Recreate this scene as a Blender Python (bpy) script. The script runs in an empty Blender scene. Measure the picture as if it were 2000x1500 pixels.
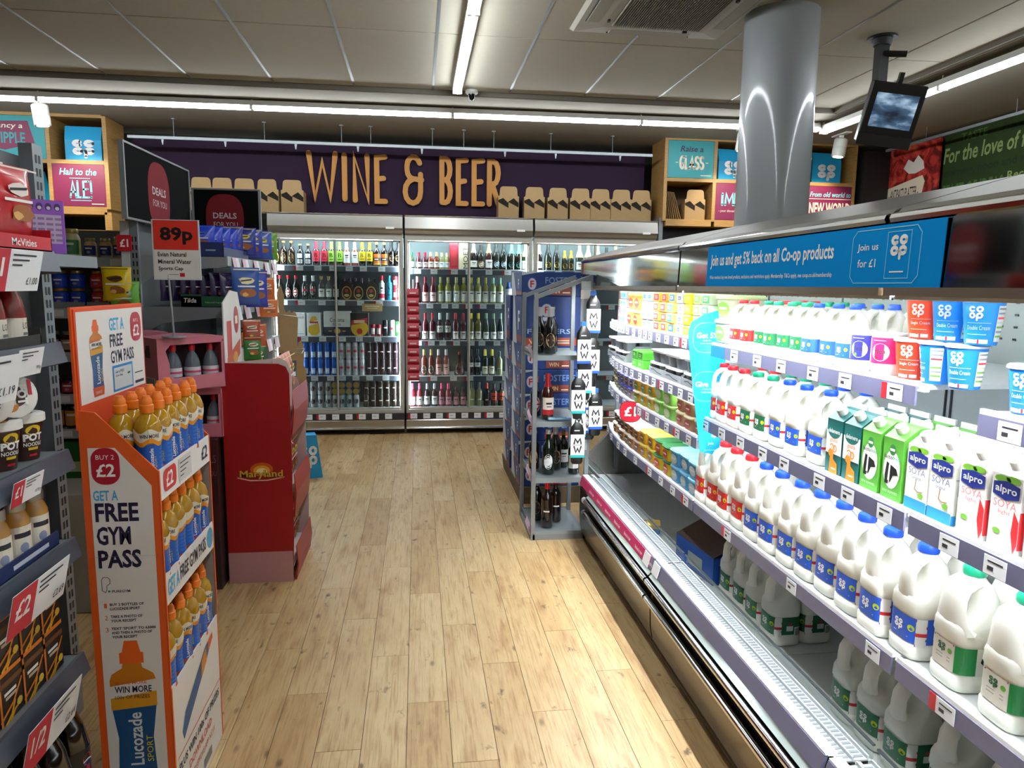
import bpy, math, random
from mathutils import Matrix, Vector
random.seed(7)
PI = math.pi
SC = bpy.context.scene
COL = SC.collection
# ---------------------------------------------------------------- camera, world, lamps, exposure
def _axes(yaw, pitch, roll):
    cy, sy, cp, sp = math.cos(yaw), math.sin(yaw), math.cos(pitch), math.sin(pitch)
    f = Vector((sy*cp, cy*cp, -sp)); r = Vector((cy, -sy, 0)); u = r.cross(f)
    cr, sr = math.cos(roll), math.sin(roll)
    return r*cr+u*sr, u*cr-r*sr, f
r_, u_, f_ = _axes(.131968, .136873, .0116682)
cam_d = bpy.data.cameras.new('camera'); cam = bpy.data.objects.new('camera', cam_d); COL.objects.link(cam)
M_ = Matrix.Identity(4)
for i in range(3):
    M_[i][0] = r_[i]; M_[i][1] = u_[i]; M_[i][2] = -f_[i]
M_[2][3] = 1.5
cam.matrix_world = M_
cam_d.sensor_width = 36; cam_d.lens = 1393.85/2000*36; cam_d.clip_start = .02
SC.camera = cam
w = bpy.data.worlds.new('world'); SC.world = w; w.use_nodes = True
w.node_tree.nodes['Background'].inputs[0].default_value = (.75, .8, .85, 1)
w.node_tree.nodes['Background'].inputs[1].default_value = .03
SC.view_settings.view_transform = 'Standard'; SC.view_settings.look = 'None'
SC.view_settings.exposure = 1.8; SC.view_settings.gamma = 1; SC.view_settings.use_curve_mapping = False
SC.cycles.max_bounces = 8; SC.cycles.transparent_max_bounces = 12; SC.cycles.caustics_reflective = False
SC.cycles.caustics_refractive = False; SC.cycles.sample_clamp_indirect = 4.0
STRIP_E = 11.0      # ceiling strip lamps
DAIRY_E = 80.0      # strip under the dairy canopy
FRIDGE_E = 22.0     # led strips inside the drinks fridges
# ---------------------------------------------------------------- materials
MATS = {}
def srgb(h):
    if isinstance(h, str):
        c = [int(h[i:i+2], 16)/255 for i in (0, 2, 4)]
    else:
        c = h
    return tuple((x/12.92 if x <= .04045 else ((x+.055)/1.055)**2.4) for x in c)+(1,)
def mat(h, rough=.5, metal=0., key=None, noise=0., scale=40, bump=0., trans=0., coat=0., sss=0., aniso=0.):
    k = (h, rough, metal, key, noise, scale, bump, trans, coat, sss)
    if k in MATS: return MATS[k]
    m = bpy.data.materials.new('mat_%s' % (key or h)); m.use_nodes = True
    nt = m.node_tree; b = nt.nodes['Principled BSDF']
    c = srgb(h)
    b.inputs['Base Color'].default_value = c
    b.inputs['Roughness'].default_value = rough; b.inputs['Metallic'].default_value = metal
    if trans: b.inputs['Transmission Weight'].default_value = trans; b.inputs['IOR'].default_value = 1.35
    if coat: b.inputs['Coat Weight'].default_value = coat; b.inputs['Coat Roughness'].default_value = .08
    if sss:
        b.inputs['Subsurface Weight'].default_value = sss; b.inputs['Subsurface Radius'].default_value = (.02, .018, .014)
        b.inputs['Subsurface Scale'].default_value = .5
    tc = nt.nodes.new('ShaderNodeTexCoord'); nz = nt.nodes.new('ShaderNodeTexNoise')
    nz.inputs['Scale'].default_value = scale; nz.inputs['Detail'].default_value = 3
    nt.links.new(tc.outputs['Object'], nz.inputs['Vector'])
    mx = nt.nodes.new('ShaderNodeMix'); mx.data_type = 'RGBA'; mx.blend_type = 'MULTIPLY'
    mx.inputs[0].default_value = noise if noise else .04
    mx.inputs[6].default_value = c; nt.links.new(nz.outputs['Color'], mx.inputs[7])
    nt.links.new(mx.outputs[2], b.inputs['Base Color'])
    if bump:
        bp = nt.nodes.new('ShaderNodeBump'); bp.inputs['Strength'].default_value = bump; bp.inputs['Distance'].default_value = .002
        nt.links.new(nz.outputs['Fac'], bp.inputs['Height']); nt.links.new(bp.outputs['Normal'], b.inputs['Normal'])
    MATS[k] = m; return m
def emit(h, s, key):
    if key in MATS: return MATS[key]
    m = bpy.data.materials.new('mat_'+key); m.use_nodes = True; nt = m.node_tree
    b = nt.nodes['Principled BSDF']; b.inputs['Base Color'].default_value = (.8, .8, .8, 1)
    b.inputs['Emission Color'].default_value = srgb(h); b.inputs['Emission Strength'].default_value = s
    MATS[key] = m; return m
def glass(key='pane', tint=(.93, .97, .96), refl=.10):
    if key in MATS: return MATS[key]
    m = bpy.data.materials.new('mat_'+key); m.use_nodes = True; nt = m.node_tree
    nt.nodes.remove(nt.nodes['Principled BSDF'])
    t = nt.nodes.new('ShaderNodeBsdfTransparent'); t.inputs[0].default_value = tint+(1,)
    g = nt.nodes.new('ShaderNodeBsdfGlossy'); g.inputs['Roughness'].default_value = .03
    fr = nt.nodes.new('ShaderNodeFresnel'); fr.inputs[0].default_value = 1.4
    mu = nt.nodes.new('ShaderNodeMath'); mu.operation = 'MULTIPLY'; mu.inputs[1].default_value = refl*10
    nt.links.new(fr.outputs[0], mu.inputs[0])
    mx = nt.nodes.new('ShaderNodeMixShader')
    nt.links.new(mu.outputs[0], mx.inputs[0]); nt.links.new(t.outputs[0], mx.inputs[1]); nt.links.new(g.outputs[0], mx.inputs[2])
    nt.links.new(mx.outputs[0], nt.nodes['Material Output'].inputs[0])
    MATS[key] = m; return m
def nodemat(key, build):
    if key in MATS: return MATS[key]
    m = bpy.data.materials.new('mat_'+key); m.use_nodes = True
    build(m.node_tree, m.node_tree.nodes['Principled BSDF']); MATS[key] = m; return m
def _plank(nt, b):
    N = nt.nodes.new; L = nt.links.new
    tc = N('ShaderNodeTexCoord'); oi = N('ShaderNodeObjectInfo')
    add = N('ShaderNodeVectorMath'); add.operation = 'MULTIPLY_ADD'
    cmb = N('ShaderNodeCombineXYZ')
    ml = N('ShaderNodeMath'); ml.operation = 'MULTIPLY'; ml.inputs[1].default_value = 37
    L(oi.outputs['Random'], ml.inputs[0])
    for k in range(3): L(ml.outputs[0], cmb.inputs[k])
    add.inputs[1].default_value = (1, 1, 1)
    L(tc.outputs['Object'], add.inputs[0]); L(cmb.outputs[0], add.inputs[2])
    def noise(vec_scale, scale, det, src=add.outputs[0]):
        mp = N('ShaderNodeMapping'); mp.inputs['Scale'].default_value = vec_scale; L(src, mp.inputs[0])
        n = N('ShaderNodeTexNoise'); n.inputs['Scale'].default_value = scale; n.inputs['Detail'].default_value = det
        n.inputs['Roughness'].default_value = .6
        L(mp.outputs[0], n.inputs['Vector']); return n
    def ramp(src, stops):
        r = N('ShaderNodeValToRGB'); e = r.color_ramp.elements
        e[0].position, e[0].color = stops[0][0], srgb(stops[0][1]); e[1].position, e[1].color = stops[-1][0], srgb(stops[-1][1])
        for p, c in stops[1:-1]:
            x = e.new(p); x.color = srgb(c)
        L(src, r.inputs[0]); return r
    n1 = noise((5, 1.0, 1), 2.6, 5); base = ramp(n1.outputs['Fac'], [(.28, 'a8865a'), (.44, 'c4a87c'), (.57, 'cdb488'), (.74, 'ab8558')])
    n2 = noise((60, 2.2, 1), 2.2, 5); grain = ramp(n2.outputs['Fac'], [(.3, 'c9b79a'), (.5, 'ffffff')])
    n3 = noise((9, 5, 1), 1.9, 4); knots = ramp(n3.outputs['Fac'], [(.26, '54402c'), (.36, 'ffffff')])
    vor = N('ShaderNodeTexVoronoi'); mpv = N('ShaderNodeMapping'); mpv.inputs['Scale'].default_value = (7.5, 3.6, 1)
    L(add.outputs[0], mpv.inputs[0]); L(mpv.outputs[0], vor.inputs['Vector']); vor.inputs['Scale'].default_value = 1.0
    kn2 = ramp(vor.outputs['Distance'], [(.04, '5f4930'), (.11, 'ffffff')])
    tone = ramp(oi.outputs['Random'], [(0, 'efe8dc'), (.5, 'ffffff'), (1, 'dfd0b8')])
    out = base.outputs[0]
    for nn, fac in ((grain, .75), (knots, .8), (kn2, .7), (tone, 1)):
        mx = N('ShaderNodeMix'); mx.data_type = 'RGBA'; mx.blend_type = 'MULTIPLY'; mx.inputs[0].default_value = fac
        L(out, mx.inputs[6]); L(nn.outputs[0], mx.inputs[7]); out = mx.outputs[2]
    L(out, b.inputs['Base Color']); b.inputs['Roughness'].default_value = .42
    bp = N('ShaderNodeBump'); bp.inputs['Strength'].default_value = .12; bp.inputs['Distance'].default_value = .001
    L(n2.outputs['Fac'], bp.inputs['Height']); L(bp.outputs[0], b.inputs['Normal'])
PLANK = nodemat('plank', _plank)
def _oak(nt, b):
    N = nt.nodes.new; L = nt.links.new
    tc = N('ShaderNodeTexCoord'); mp = N('ShaderNodeMapping'); mp.inputs['Scale'].default_value = (3, 3, 30)
    n = N('ShaderNodeTexNoise'); n.inputs['Scale'].default_value = 3; n.inputs['Detail'].default_value = 4
    r = N('ShaderNodeValToRGB'); r.color_ramp.elements[0].color = srgb('8f6a38'); r.color_ramp.elements[1].color = srgb('c79d5e')
    L(tc.outputs['Object'], mp.inputs[0]); L(mp.outputs[0], n.inputs['Vector']); L(n.outputs['Fac'], r.inputs[0])
    L(r.outputs[0], b.inputs['Base Color']); b.inputs['Roughness'].default_value = .5
OAK = nodemat('oak', _oak)
def _photo(nt, b):   # printed food photograph: red meat, white cheese, dark herbs
    N = nt.nodes.new; L = nt.links.new
    tc = N('ShaderNodeTexCoord'); v = N('ShaderNodeTexNoise'); v.inputs['Scale'].default_value = 7; v.inputs['Detail'].default_value = 5; v.inputs['Distortion'].default_value = 1.2
    r = N('ShaderNodeValToRGB'); e = r.color_ramp.elements
    e[0].position = .3; e[0].color = srgb('2c1408'); e[1].position = .8; e[1].color = srgb('e8d8c0')
    for p, c in ((.42, '7d1414'), (.5, 'b8322a'), (.6, 'cf4a3c'), (.68, 'b07840')):
        x = e.new(p); x.color = srgb(c)
    L(tc.outputs['Object'], v.inputs['Vector']); L(v.outputs['Fac'], r.inputs[0]); L(r.outputs[0], b.inputs['Base Color'])
PHOTO = nodemat('food_photo', _photo)
def _screen(nt, b):
    N = nt.nodes.new; L = nt.links.new
    tc = N('ShaderNodeTexCoord'); mp = N('ShaderNodeMapping'); mp.inputs['Rotation'].default_value = (0, 0, .6); mp.inputs['Scale'].default_value = (6, 26, 14)
    v = N('ShaderNodeTexNoise'); v.inputs['Scale'].default_value = 1.0; v.inputs['Detail'].default_value = 4
    r = N('ShaderNodeValToRGB'); e = r.color_ramp.elements
    e[0].position = .35; e[0].color = srgb('0c1420'); e[1].position = .72; e[1].color = srgb('8fa6b8')
    x = e.new(.52); x.color = srgb('2c4258')
    L(tc.outputs['Object'], mp.inputs[0]); L(mp.outputs[0], v.inputs['Vector']); L(v.outputs['Fac'], r.inputs[0])
    b.inputs['Base Color'].default_value = (.01, .01, .01, 1)
    L(r.outputs[0], b.inputs['Emission Color']); b.inputs['Emission Strength'].default_value = .55
SCREEN = nodemat('monitor_picture', _screen)
WHITE = mat('f2f2ee', .5); BLACK = mat('111112', .45); DGREY = mat('2b2c2e', .5); GREY = mat('8b9094', .45, .2); ADDED_GLOW = emit('f6fbff', 15.0, 'shelf_led'); DLED2 = emit('f6fbff', 2.2, 'dairy_led_rear')
STEEL = mat('b6b4ae', .3, .85, 'steel', .15, 8); CHROME = mat('d8dadb', .12, 1., 'chrome'); MIRROR = mat('9a9a96', .07, 1., 'mirror')
RACK = mat('8a9094', .4, .5, 'rack_grey'); RAIL = mat('6f7186', .3, 0, 'rail_plastic'); RED = mat('c01826', .45); DRED = mat('9c0f22', .45)
NAVY = mat('1b1838', .5); ORANGE = mat('e8611c', .45); COOP = mat('18a3d8', .5); CARD = mat('a98a5e', .75, 0, 'cardboard', .25, 60)
INK = mat('26242c', .6); TICKET = mat('eef1f5', .5); PAPER = mat('e6e3dd', .6)
# ---------------------------------------------------------------- mesh builder
TXT = {}
def text_geo(s, off=0.0):
    k = (s, off)
    if k not in TXT:
        c = bpy.data.curves.new('t', 'FONT'); c.body = s; c.size = 1; c.resolution_u = 2; c.offset = off
        o = bpy.data.objects.new('t', c); COL.objects.link(o)
        dg = bpy.context.evaluated_depsgraph_get(); dg.update()
        me = bpy.data.meshes.new_from_object(o.evaluated_get(dg))
        v = [(p.co.x, p.co.y) for p in me.vertices]; f = [tuple(p.vertices) for p in me.polygons]
        bpy.data.meshes.remove(me); bpy.data.objects.remove(o); bpy.data.curves.remove(c)
        xs = [p[0] for p in v] or [0, 1]; ys = [p[1] for p in v] or [0, 1]
        TXT[k] = ([((x-min(xs))/(max(xs)-min(xs)+1e-9), (y-min(ys))/(max(ys)-min(ys)+1e-9)) for x, y in v], f, (max(xs)-min(xs))/(max(ys)-min(ys)+1e-9))
    return TXT[k]
class MB:
    def __init__(s, m=None):
        s.v = []; s.f = []; s.mi = []; s.sm = []; s.mats = []; s.M = None; s.fn = None; s.smooth = False; s.layer = 0
        if m: s.use(m)
        else: s.cur = 0
    def use(s, m):
        if m not in s.mats: s.mats.append(m)
        s.cur = s.mats.index(m); return s
    def add(s, vs, fs):
        n = len(s.v)
        for p in vs:
            if s.fn: p = s.fn(p)
            if s.M is not None: p = s.M @ Vector(p)
            s.v.append(tuple(p))
        for f in fs:
            s.f.append(tuple(n+i for i in f)); s.mi.append(s.cur); s.sm.append(s.smooth)
        return s
    def box(s, x0, y0, z0, x1, y1, z1):
        v = [(x, y, z) for z in (z0, z1) for y in (y0, y1) for x in (x0, x1)]
        return s.add(v, [(0, 2, 3, 1), (4, 5, 7, 6), (0, 1, 5, 4), (2, 6, 7, 3), (0, 4, 6, 2), (1, 3, 7, 5)])
    def bev(s, x0, y0, z0, x1, y1, z1, r=.004):     # box with chamfered vertical and top edges
        rings = []
        for z, i in ((z0, r), (z0+r, 0), (z1-r, 0), (z1, r)):
            rings.append([(x0+i+r, y0+i, z), (x1-i-r, y0+i, z), (x1-i, y0+i+r, z), (x1-i, y1-i-r, z), (x1-i-r, y1-i, z), (x0+i+r, y1-i, z), (x0+i, y1-i-r, z), (x0+i, y0+i+r, z)])
        return s.loft(rings)
    def loft(s, rings, cap=True, close=True):
        n = len(rings[0]); v = [p for r in rings for p in r]; f = []
        for k in range(len(rings)-1):
            for i in range(n if close else n-1):
                j = (i+1) % n; f.append((k*n+i, k*n+j, (k+1)*n+j, (k+1)*n+i))
        if cap: f.append(tuple(reversed(range(n)))); f.append(tuple((len(rings)-1)*n+i for i in range(n)))
        return s.add(v, f)
    def lathe(s, prof, n=12, cx=0, cy=0, cap=True):
        sm = s.smooth; s.smooth = True
        s.loft([[(cx+r*math.cos(2*PI*i/n), cy+r*math.sin(2*PI*i/n), z) for i in range(n)] for r, z in prof], cap); s.smooth = sm; return s
    def cyl(s, a, b, r, n=8, r2=None):
        a, b = Vector(a), Vector(b); d = (b-a).normalized(); t = Vector((1, 0, 0)) if abs(d.x) < .9 else Vector((0, 1, 0))
        p = d.cross(t).normalized(); q = d.cross(p); r2 = r if r2 is None else r2
        sm = s.smooth; s.smooth = True
        s.loft([[tuple(c+(p*math.cos(2*PI*i/n)+q*math.sin(2*PI*i/n))*rr) for i in range(n)] for c, rr in ((a, r), (b, r2))]); s.smooth = sm; return s
    def tube(s, path, rads, n=8, up=(0, 1, 0)):
        P = [Vector(p) for p in path]; U = Vector(up); rings = []
        for k, p in enumerate(P):
            d = (P[min(k+1, len(P)-1)]-P[max(k-1, 0)]).normalized(); q = U; e = d.cross(q).normalized()
            a, b = rads[k] if isinstance(rads, list) else rads
            rings.append([tuple(p+e*a*math.cos(2*PI*i/n)+q*b*math.sin(2*PI*i/n)) for i in range(n)])
        sm = s.smooth; s.smooth = True; s.loft(rings); s.smooth = sm; return s
    def prism(s, pts, axis, a, b):   # polygon in the two other axes, extruded along axis from a to b
        def P(p, t):
            return {'x': (t, p[0], p[1]), 'y': (p[0], t, p[1]), 'z': (p[0], p[1], t)}[axis]
        n = len(pts)
        return s.add([P(p, a) for p in pts]+[P(p, b) for p in pts], [tuple(range(n)), tuple(reversed(range(n, 2*n)))]+[(i, n+i, n+(i+1) % n, (i+1) % n) for i in range(n)])
    # flat print: 2-D shapes in the local (x, y) plane, lifted by layer
    def plane(s, o, ux, uy):
        ux, uy = Vector(ux).normalized(), Vector(uy).normalized(); nn = ux.cross(uy); M = Matrix.Identity(4)
        for i in range(3):
            M[i][0] = ux[i]; M[i][1] = uy[i]; M[i][2] = nn[i]; M[i][3] = o[i]
        s.M = M; return s
    def z(s): return .0005*s.layer
    def rect(s, x0, y0, x1, y1, m=None, lay=0, step=0):
        if m: s.use(m)
        s.layer = lay; n = max(1, int(abs(x1-x0)/step+.999)) if step else 1; v = []; f = []
        for i in range(n+1):
            x = x0+(x1-x0)*i/n; v += [(x, y0, s.z()), (x, y1, s.z())]
            if i: f.append((2*i-2, 2*i, 2*i+1, 2*i-1))
        return s.add(v, f)
    def poly2(s, pts, m=None, lay=0):
        if m: s.use(m)
        s.layer = lay; return s.add([(x, y, s.z()) for x, y in pts], [tuple(range(len(pts)))])
    def rrect(s, x0, y0, x1, y1, r, m=None, lay=0, n=4):
        pts = []
        for cx, cy, a in ((x1-r, y0+r, -90), (x1-r, y1-r, 0), (x0+r, y1-r, 90), (x0+r, y0+r, 180)):
            for k in range(n+1):
                t = math.radians(a+90*k/n); pts.append((cx+r*math.cos(t), cy+r*math.sin(t)))
        return s.poly2(pts, m, lay)
    def disc(s, cx, cy, rx, ry=None, m=None, lay=0, n=20):
        ry = ry or rx; return s.poly2([(cx+rx*math.cos(2*PI*i/n), cy+ry*math.sin(2*PI*i/n)) for i in range(n)], m, lay)
    def text(s, t, x0, y0, x1, y1, m=None, lay=2, off=.0, shear=0.):
        if m: s.use(m)
        s.layer = lay; v, f, _ = text_geo(t, off)
        return s.add([(x0+(x1-x0)*a+shear*(y1-y0)*b, y0+(y1-y0)*b, s.z()) for a, b in v], f)
    def textw(s, t, x, y, h, m=None, lay=2, al='l', wmax=None, off=.0):
        a = text_geo(t, off)[2]*h
        if wmax: a = min(a, wmax)
        if al == 'c': x -= a/2
        if al == 'r': x -= a
        return s.text(t, x, y, x+a, y+h, m, lay, off)
    def stroke(s, pts, wd, m=None, lay=2, depth=0, close=False):
        if m: s.use(m)
        s.layer = lay; z = s.z(); P = [Vector((p[0], p[1])) for p in pts]
        if close: P.append(P[0])
        n = 8; L = []; R = []
        for k, p in enumerate(P):
            a = P[k-1] if k else (P[-2] if close else None); b = P[k+1] if k < len(P)-1 else (P[1] if close else None)
            da = (p-a).normalized() if a is not None else None; db = (b-p).normalized() if b is not None else None
            d = ((da or db)+(db or da)); d = (d.normalized() if d.length > 1e-6 else (da or db))
            q = Vector((-d.y, d.x)); c = 1.0
            if da and db: c = 1/max(.55, abs(q.dot(Vector((-da.y, da.x)))))
            L.append(p+q*wd/2*c); R.append(p-q*wd/2*c)
        for k in range(len(P)-1):
            quad = [L[k], R[k], R[k+1], L[k+1]]
            if depth:
                s.add([(x, y, 0) for x, y in quad]+[(x, y, depth) for x, y in quad], [(0, 1, 2, 3), (7, 6, 5, 4), (0, 4, 5, 1), (2, 6, 7, 3)])
            else: s.add([(x, y, z) for x, y in quad], [(0, 1, 2, 3)])
        for p in ([] if close else (P[0], P[-1])):
            if depth: depth -= .0006
            pts2 = [(p.x+wd/2*math.cos(2*PI*i/10), p.y+wd/2*math.sin(2*PI*i/10)) for i in range(10)]
            if depth:
                s.add([(x, y, 0) for x, y in pts2]+[(x, y, depth) for x, y in pts2], [tuple(range(10)), tuple(reversed(range(10, 20)))]+[(i, 10+i, 10+(i+1) % 10, (i+1) % 10) for i in range(10)])
            else: s.add([(x, y, z) for x, y in pts2], [tuple(range(10))])
        return s
    def build(s, name, parent=None, loc=None, sharp=40):
        me = bpy.data.meshes.new(name); me.from_pydata(s.v, [], s.f)
        for m in s.mats: me.materials.append(m)
        me.polygons.foreach_set('material_index', s.mi); me.polygons.foreach_set('use_smooth', s.sm)
        if any(s.sm): me.set_sharp_from_angle(angle=math.radians(sharp))
        me.update()
        o = bpy.data.objects.new(name, me); COL.objects.link(o); o.parent = parent
        if loc: o.location = loc
        return o
def arc(cx, cy, rx, ry, a0, a1, n=8):
    return [(cx+rx*math.cos(math.radians(a0+(a1-a0)*i/n)), cy+ry*math.sin(math.radians(a0+(a1-a0)*i/n))) for i in range(n+1)]
GL = {  # hand-lettered capitals in a 0..1 box, as strokes
 'W': (1.15, [[(0, 1), (.2, 0), (.5, .82), (.78, 0), (1, 1)]]), 'I': (.25, [[(.5, 0), (.5, 1)]]), 'N': (.8, [[(.05, 0), (0, 1), (1, 0), (.95, 1)]]),
 'E': (.62, [[(1, 1), (0, .98), (0, 0), (1, 0)], [(0, .5), (.8, .52)]]), 'B': (.66, [[(0, 0), (0, 1)]+arc(.45, .76, .5, .24, 90, -90, 6)+[(.1, .52)], arc(.4, .26, .6, .26, 90, -90, 6)+[(0, 0)]]),
 'R': (.68, [[(0, 0), (0, 1)]+arc(.45, .74, .5, .26, 90, -90, 6)+[(.1, .48)], [(.3, .48), (1, 0)]]), '&': (.85, [arc(.55, .8, .4, .2, 20, 180, 6)+arc(.55, .72, .4, .2, 180, 260, 3)+[(1.05, .5)], arc(.5, .24, .48, .26, 95, 360, 9)+[(.98, .62)]]),
 'G': (.7, [arc(.5, .5, .5, .5, 60, 300, 10)+[(.95, .2), (.95, .42), (.6, .42)]]), 'L': (.5, [[(0, 1), (0, 0), (1, 0)]]), 'A': (.72, [[(0, 0), (.5, 1), (1, 0)], [(.18, .33), (.82, .33)]]),
 'S': (.6, [arc(.5, .76, .45, .24, 40, 250, 7)+arc(.5, .25, .47, .25, 80, -150, 8)]), 'M': (.9, [[(0, 0), (.1, 1), (.5, .25), (.9, 1), (1, 0)]]), 'P': (.62, [[(0, 0), (0, 1)]+arc(.45, .72, .5, .28, 90, -90, 6)+[(.1, .44)]]),
 'O': (.68, [arc(.5, .5, .5, .5, 90, 450, 14)]), 'D': (.68, [[(0, 0), (0, 1)]+arc(.35, .5, .65, .5, 90, -90, 8)+[(0, 0)]]), '!': (.2, [[(.5, 1), (.5, .3)], [(.5, .04), (.5, 0)]]), ' ': (.42, []),
 'T': (.66, [[(0, 1), (1, 1)], [(.5, 1), (.5, 0)]]), 'F': (.56, [[(1, 1), (0, 1), (0, 0)], [(0, .52), (.75, .52)]]), '-': (.4, [[(0, .5), (1, .5)]]),
}
def hand(mb, word, x0, y0, x1, y1, wd, m, lay=2, depth=0):
    tot = sum(GL[c][0] for c in word)+.22*(len(word)-1); sx = (x1-x0-wd)/tot; x = x0+wd/2; h = y1-y0-wd
    for c in word:
        wc, st = GL[c]
        for k_, p in enumerate(st): mb.stroke([(x+q[0]*wc*sx, y0+wd/2+q[1]*h) for q in p], wd, m, lay, depth+(.0015*k_ if depth else 0))
        x += (wc+.22)*sx
def coop_logo(mb, x0, y0, w, h, m, lay=2):     # the four-lobed c-o-o-p mark
    t = w*.155; r = w*.25-t*.5; ry = h*.22-t*.5
    for i, (cx, cy) in enumerate(((.25, .76), (.77, .76), (.25, .32), (.77, .32))):
        X, Y = x0+cx*w, y0+cy*h
        if i == 0: mb.stroke(arc(X, Y, r, ry, 45, 315, 8), t, m, lay)
        else: mb.stroke(arc(X, Y, r, ry, 0, 360, 10), t, m, lay)
        if i == 3: mb.stroke([(X-r, Y), (X-r, y0)], t, m, lay)
# ---------------------------------------------------------------- things, parts, copies
def T(name, label, cat, loc=(0, 0, 0), rz=0, group=None):
    o = bpy.data.objects.new(name, None); COL.objects.link(o); o.empty_display_size = .05
    o.location = loc; o.rotation_euler = (0, 0, rz); o['label'] = label; o['category'] = cat
    if group: o['group'] = group
    return o
def tag(o, label, cat, group=None):
    o['label'] = label; o['category'] = cat
    if group: o['group'] = group
    return o
def struct(o): o['kind'] = 'structure'; return o
KIDS = {}
def kids(o):
    return [c for c in o.children]
def dup(root, loc, rz, label, group=None):
    r = root.copy(); COL.objects.link(r); r.location = loc; r.rotation_euler = (0, 0, rz); r['label'] = label
    if group: r['group'] = group
    for ch in KIDS[root.name]:
        c = ch.copy(); COL.objects.link(c); c.parent = r
        for g in KIDS.get(ch.name, ()):
            d = g.copy(); COL.objects.link(d); d.parent = c
    return r
PROTO = {}
def put(key, maker, loc, rz, label, cat, group, *a):
    """first use builds the thing, later uses copy it and its parts"""
    k = (key,)+a
    if k not in PROTO:
        o = T(key, label, cat, loc, rz, group); maker(o, *a); PROTO[k] = o; ch = kids(o); KIDS[o.name] = ch
        for c in ch: KIDS[c.name] = kids(c)
        return o
    return dup(PROTO[k], loc, rz, label, group)
ORD = ['first', 'second', 'third', 'fourth', 'fifth', 'sixth', 'seventh', 'eighth', 'ninth', 'tenth', 'eleventh', 'twelfth', 'thirteenth', 'fourteenth', 'fifteenth', 'sixteenth', 'seventeenth', 'eighteenth']
def perim(cx, cy, hx, hy, n=4., k=28):
    pts = []
    for i in range(k):
        t = 2*PI*i/k; c, s_ = math.cos(t), math.sin(t)
        pts.append((cx+hx*math.copysign(abs(c)**(2/n), c), cy+hy*math.copysign(abs(s_)**(2/n), s_)))
    return pts
def wrapper(path, off=.0006):
    """maps flat label coordinates (u along the path, v up, lift) onto an upright surface"""
    P = [Vector(p) for p in path]; D = [0]
    for a, b in zip(P, P[1:]): D.append(D[-1]+(b-a).length)
    def fn(p):
        u, v, l = p; u = min(max(u, 0), D[-1]-1e-6); k = 0
        while D[k+1] < u: k += 1
        d = (P[k+1]-P[k]).normalized(); q = P[k]+d*(u-D[k]); nn = Vector((d.y, -d.x))
        q = q+nn*(off+l); return (q.x, q.y, v)
    return fn, D[-1]
def cylwrap(r, a0=-160, a1=-20, n=16):   # faces -Y, u grows to the right for a viewer at -Y
    return wrapper([(r*math.cos(math.radians(a0+(a1-a0)*i/n)), r*math.sin(math.radians(a0+(a1-a0)*i/n))) for i in range(n+1)])
# ---------------------------------------------------------------- room shell
HC = 3.01
fl = struct(MB(mat('3a2f22', .8)).box(-7, -5, -.06, 6.6, 8.1, -.004).build('floor')); KP = {}
pw, pl = .1467, .93
for j in range(-9, 9):
    x0 = .105+pw*j-.004; off = (j*.37) % 1*pl
    k = 0; y = 1.15-off
    while y < 7.25:
        y0, y1 = max(y, 1.15), min(y+pl, 7.25)
        if y1-y0 > .1:
            key = round(y1-y0, 2)
            if key not in KP:
                mb = MB(PLANK); L = y1-y0; e = .0008
                mb.loft([[(e, e, -.006), (pw-e, e, -.006), (pw-e, L-e, -.006), (e, L-e, -.006)], [(e, e, -.0006), (pw-e, e, -.0006), (pw-e, L-e, -.0006), (e, L-e, -.0006)], [(2*e, 2*e, 0), (pw-2*e, 2*e, 0), (pw-2*e, L-2*e, 0), (2*e, L-2*e, 0)]])
                o = mb.build('plank', fl); KP[key] = o.data
            else:
                o = bpy.data.objects.new('plank', KP[key]); COL.objects.link(o); o.parent = fl
            o.location = (x0, y0, 0)
        y += pl; k += 1
mb = MB(PLANK)     # plain boards beyond the part of the floor one can pick out
for x0, x1, y0, y1 in ((-7, x0-pw*17, -5, 8.1), (.105+pw*9-.004, 6.6, -5, 8.1), (x0-pw*17, .105+pw*9-.004, -5, 1.15), (x0-pw*17, .105+pw*9-.004, 7.25, 8.1)):
    mb.box(x0, y0, -.01, x1, y1, -.0005)
mb.build('floor_field', fl)
TILE = mat('c4bfae', .85, 0, 'ceiling_tile', .1, 25, .15)
ce = struct(MB(mat('5a5750', .8)).box(-7, -5, HC+.02, 6.6, 8.1, HC+.08).build('ceiling'))
tm = None; gx0, gy0 = -2.272, 4.595-6.0
for i in range(-6, 10):
    for j in range(0, 6):
        if tm is None:
            e = .004; mb = MB(TILE); mb.loft([[(e, e, .018), (.6-e, e, .018), (.6-e, 1.2-e, .018), (e, 1.2-e, .018)][::-1], [(e, e, .003), (.6-e, e, .003), (.6-e, 1.2-e, .003), (e, 1.2-e, .003)][::-1], [(.008, .008, 0), (.592, .008, 0), (.592, 1.192, 0), (.008, 1.192, 0)][::-1]])
            o = mb.build('ceiling_tile', ce); tm = o.data
        else:
            o = bpy.data.objects.new('ceiling_tile', tm); COL.objects.link(o); o.parent = ce
        o.location = (gx0+.6*i, gy0+1.2*j-(.0), HC)
o = MB(TILE); o.box(-7, 5.78, HC-.0, 6.6, 5.86, HC+.018); o.build('edge_tile', ce)
MARG = mat('a29c8e', .85, 0, 'plasterboard', .06, 10)
mb = MB(MARG); mb.box(-7, 5.90, HC-.035, 6.6, 7.95, HC+.018); mb.box(3.53, -5, HC-.035, 6.6, 5.90, HC+.018); mb.build('plaster_margin', ce)
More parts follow.
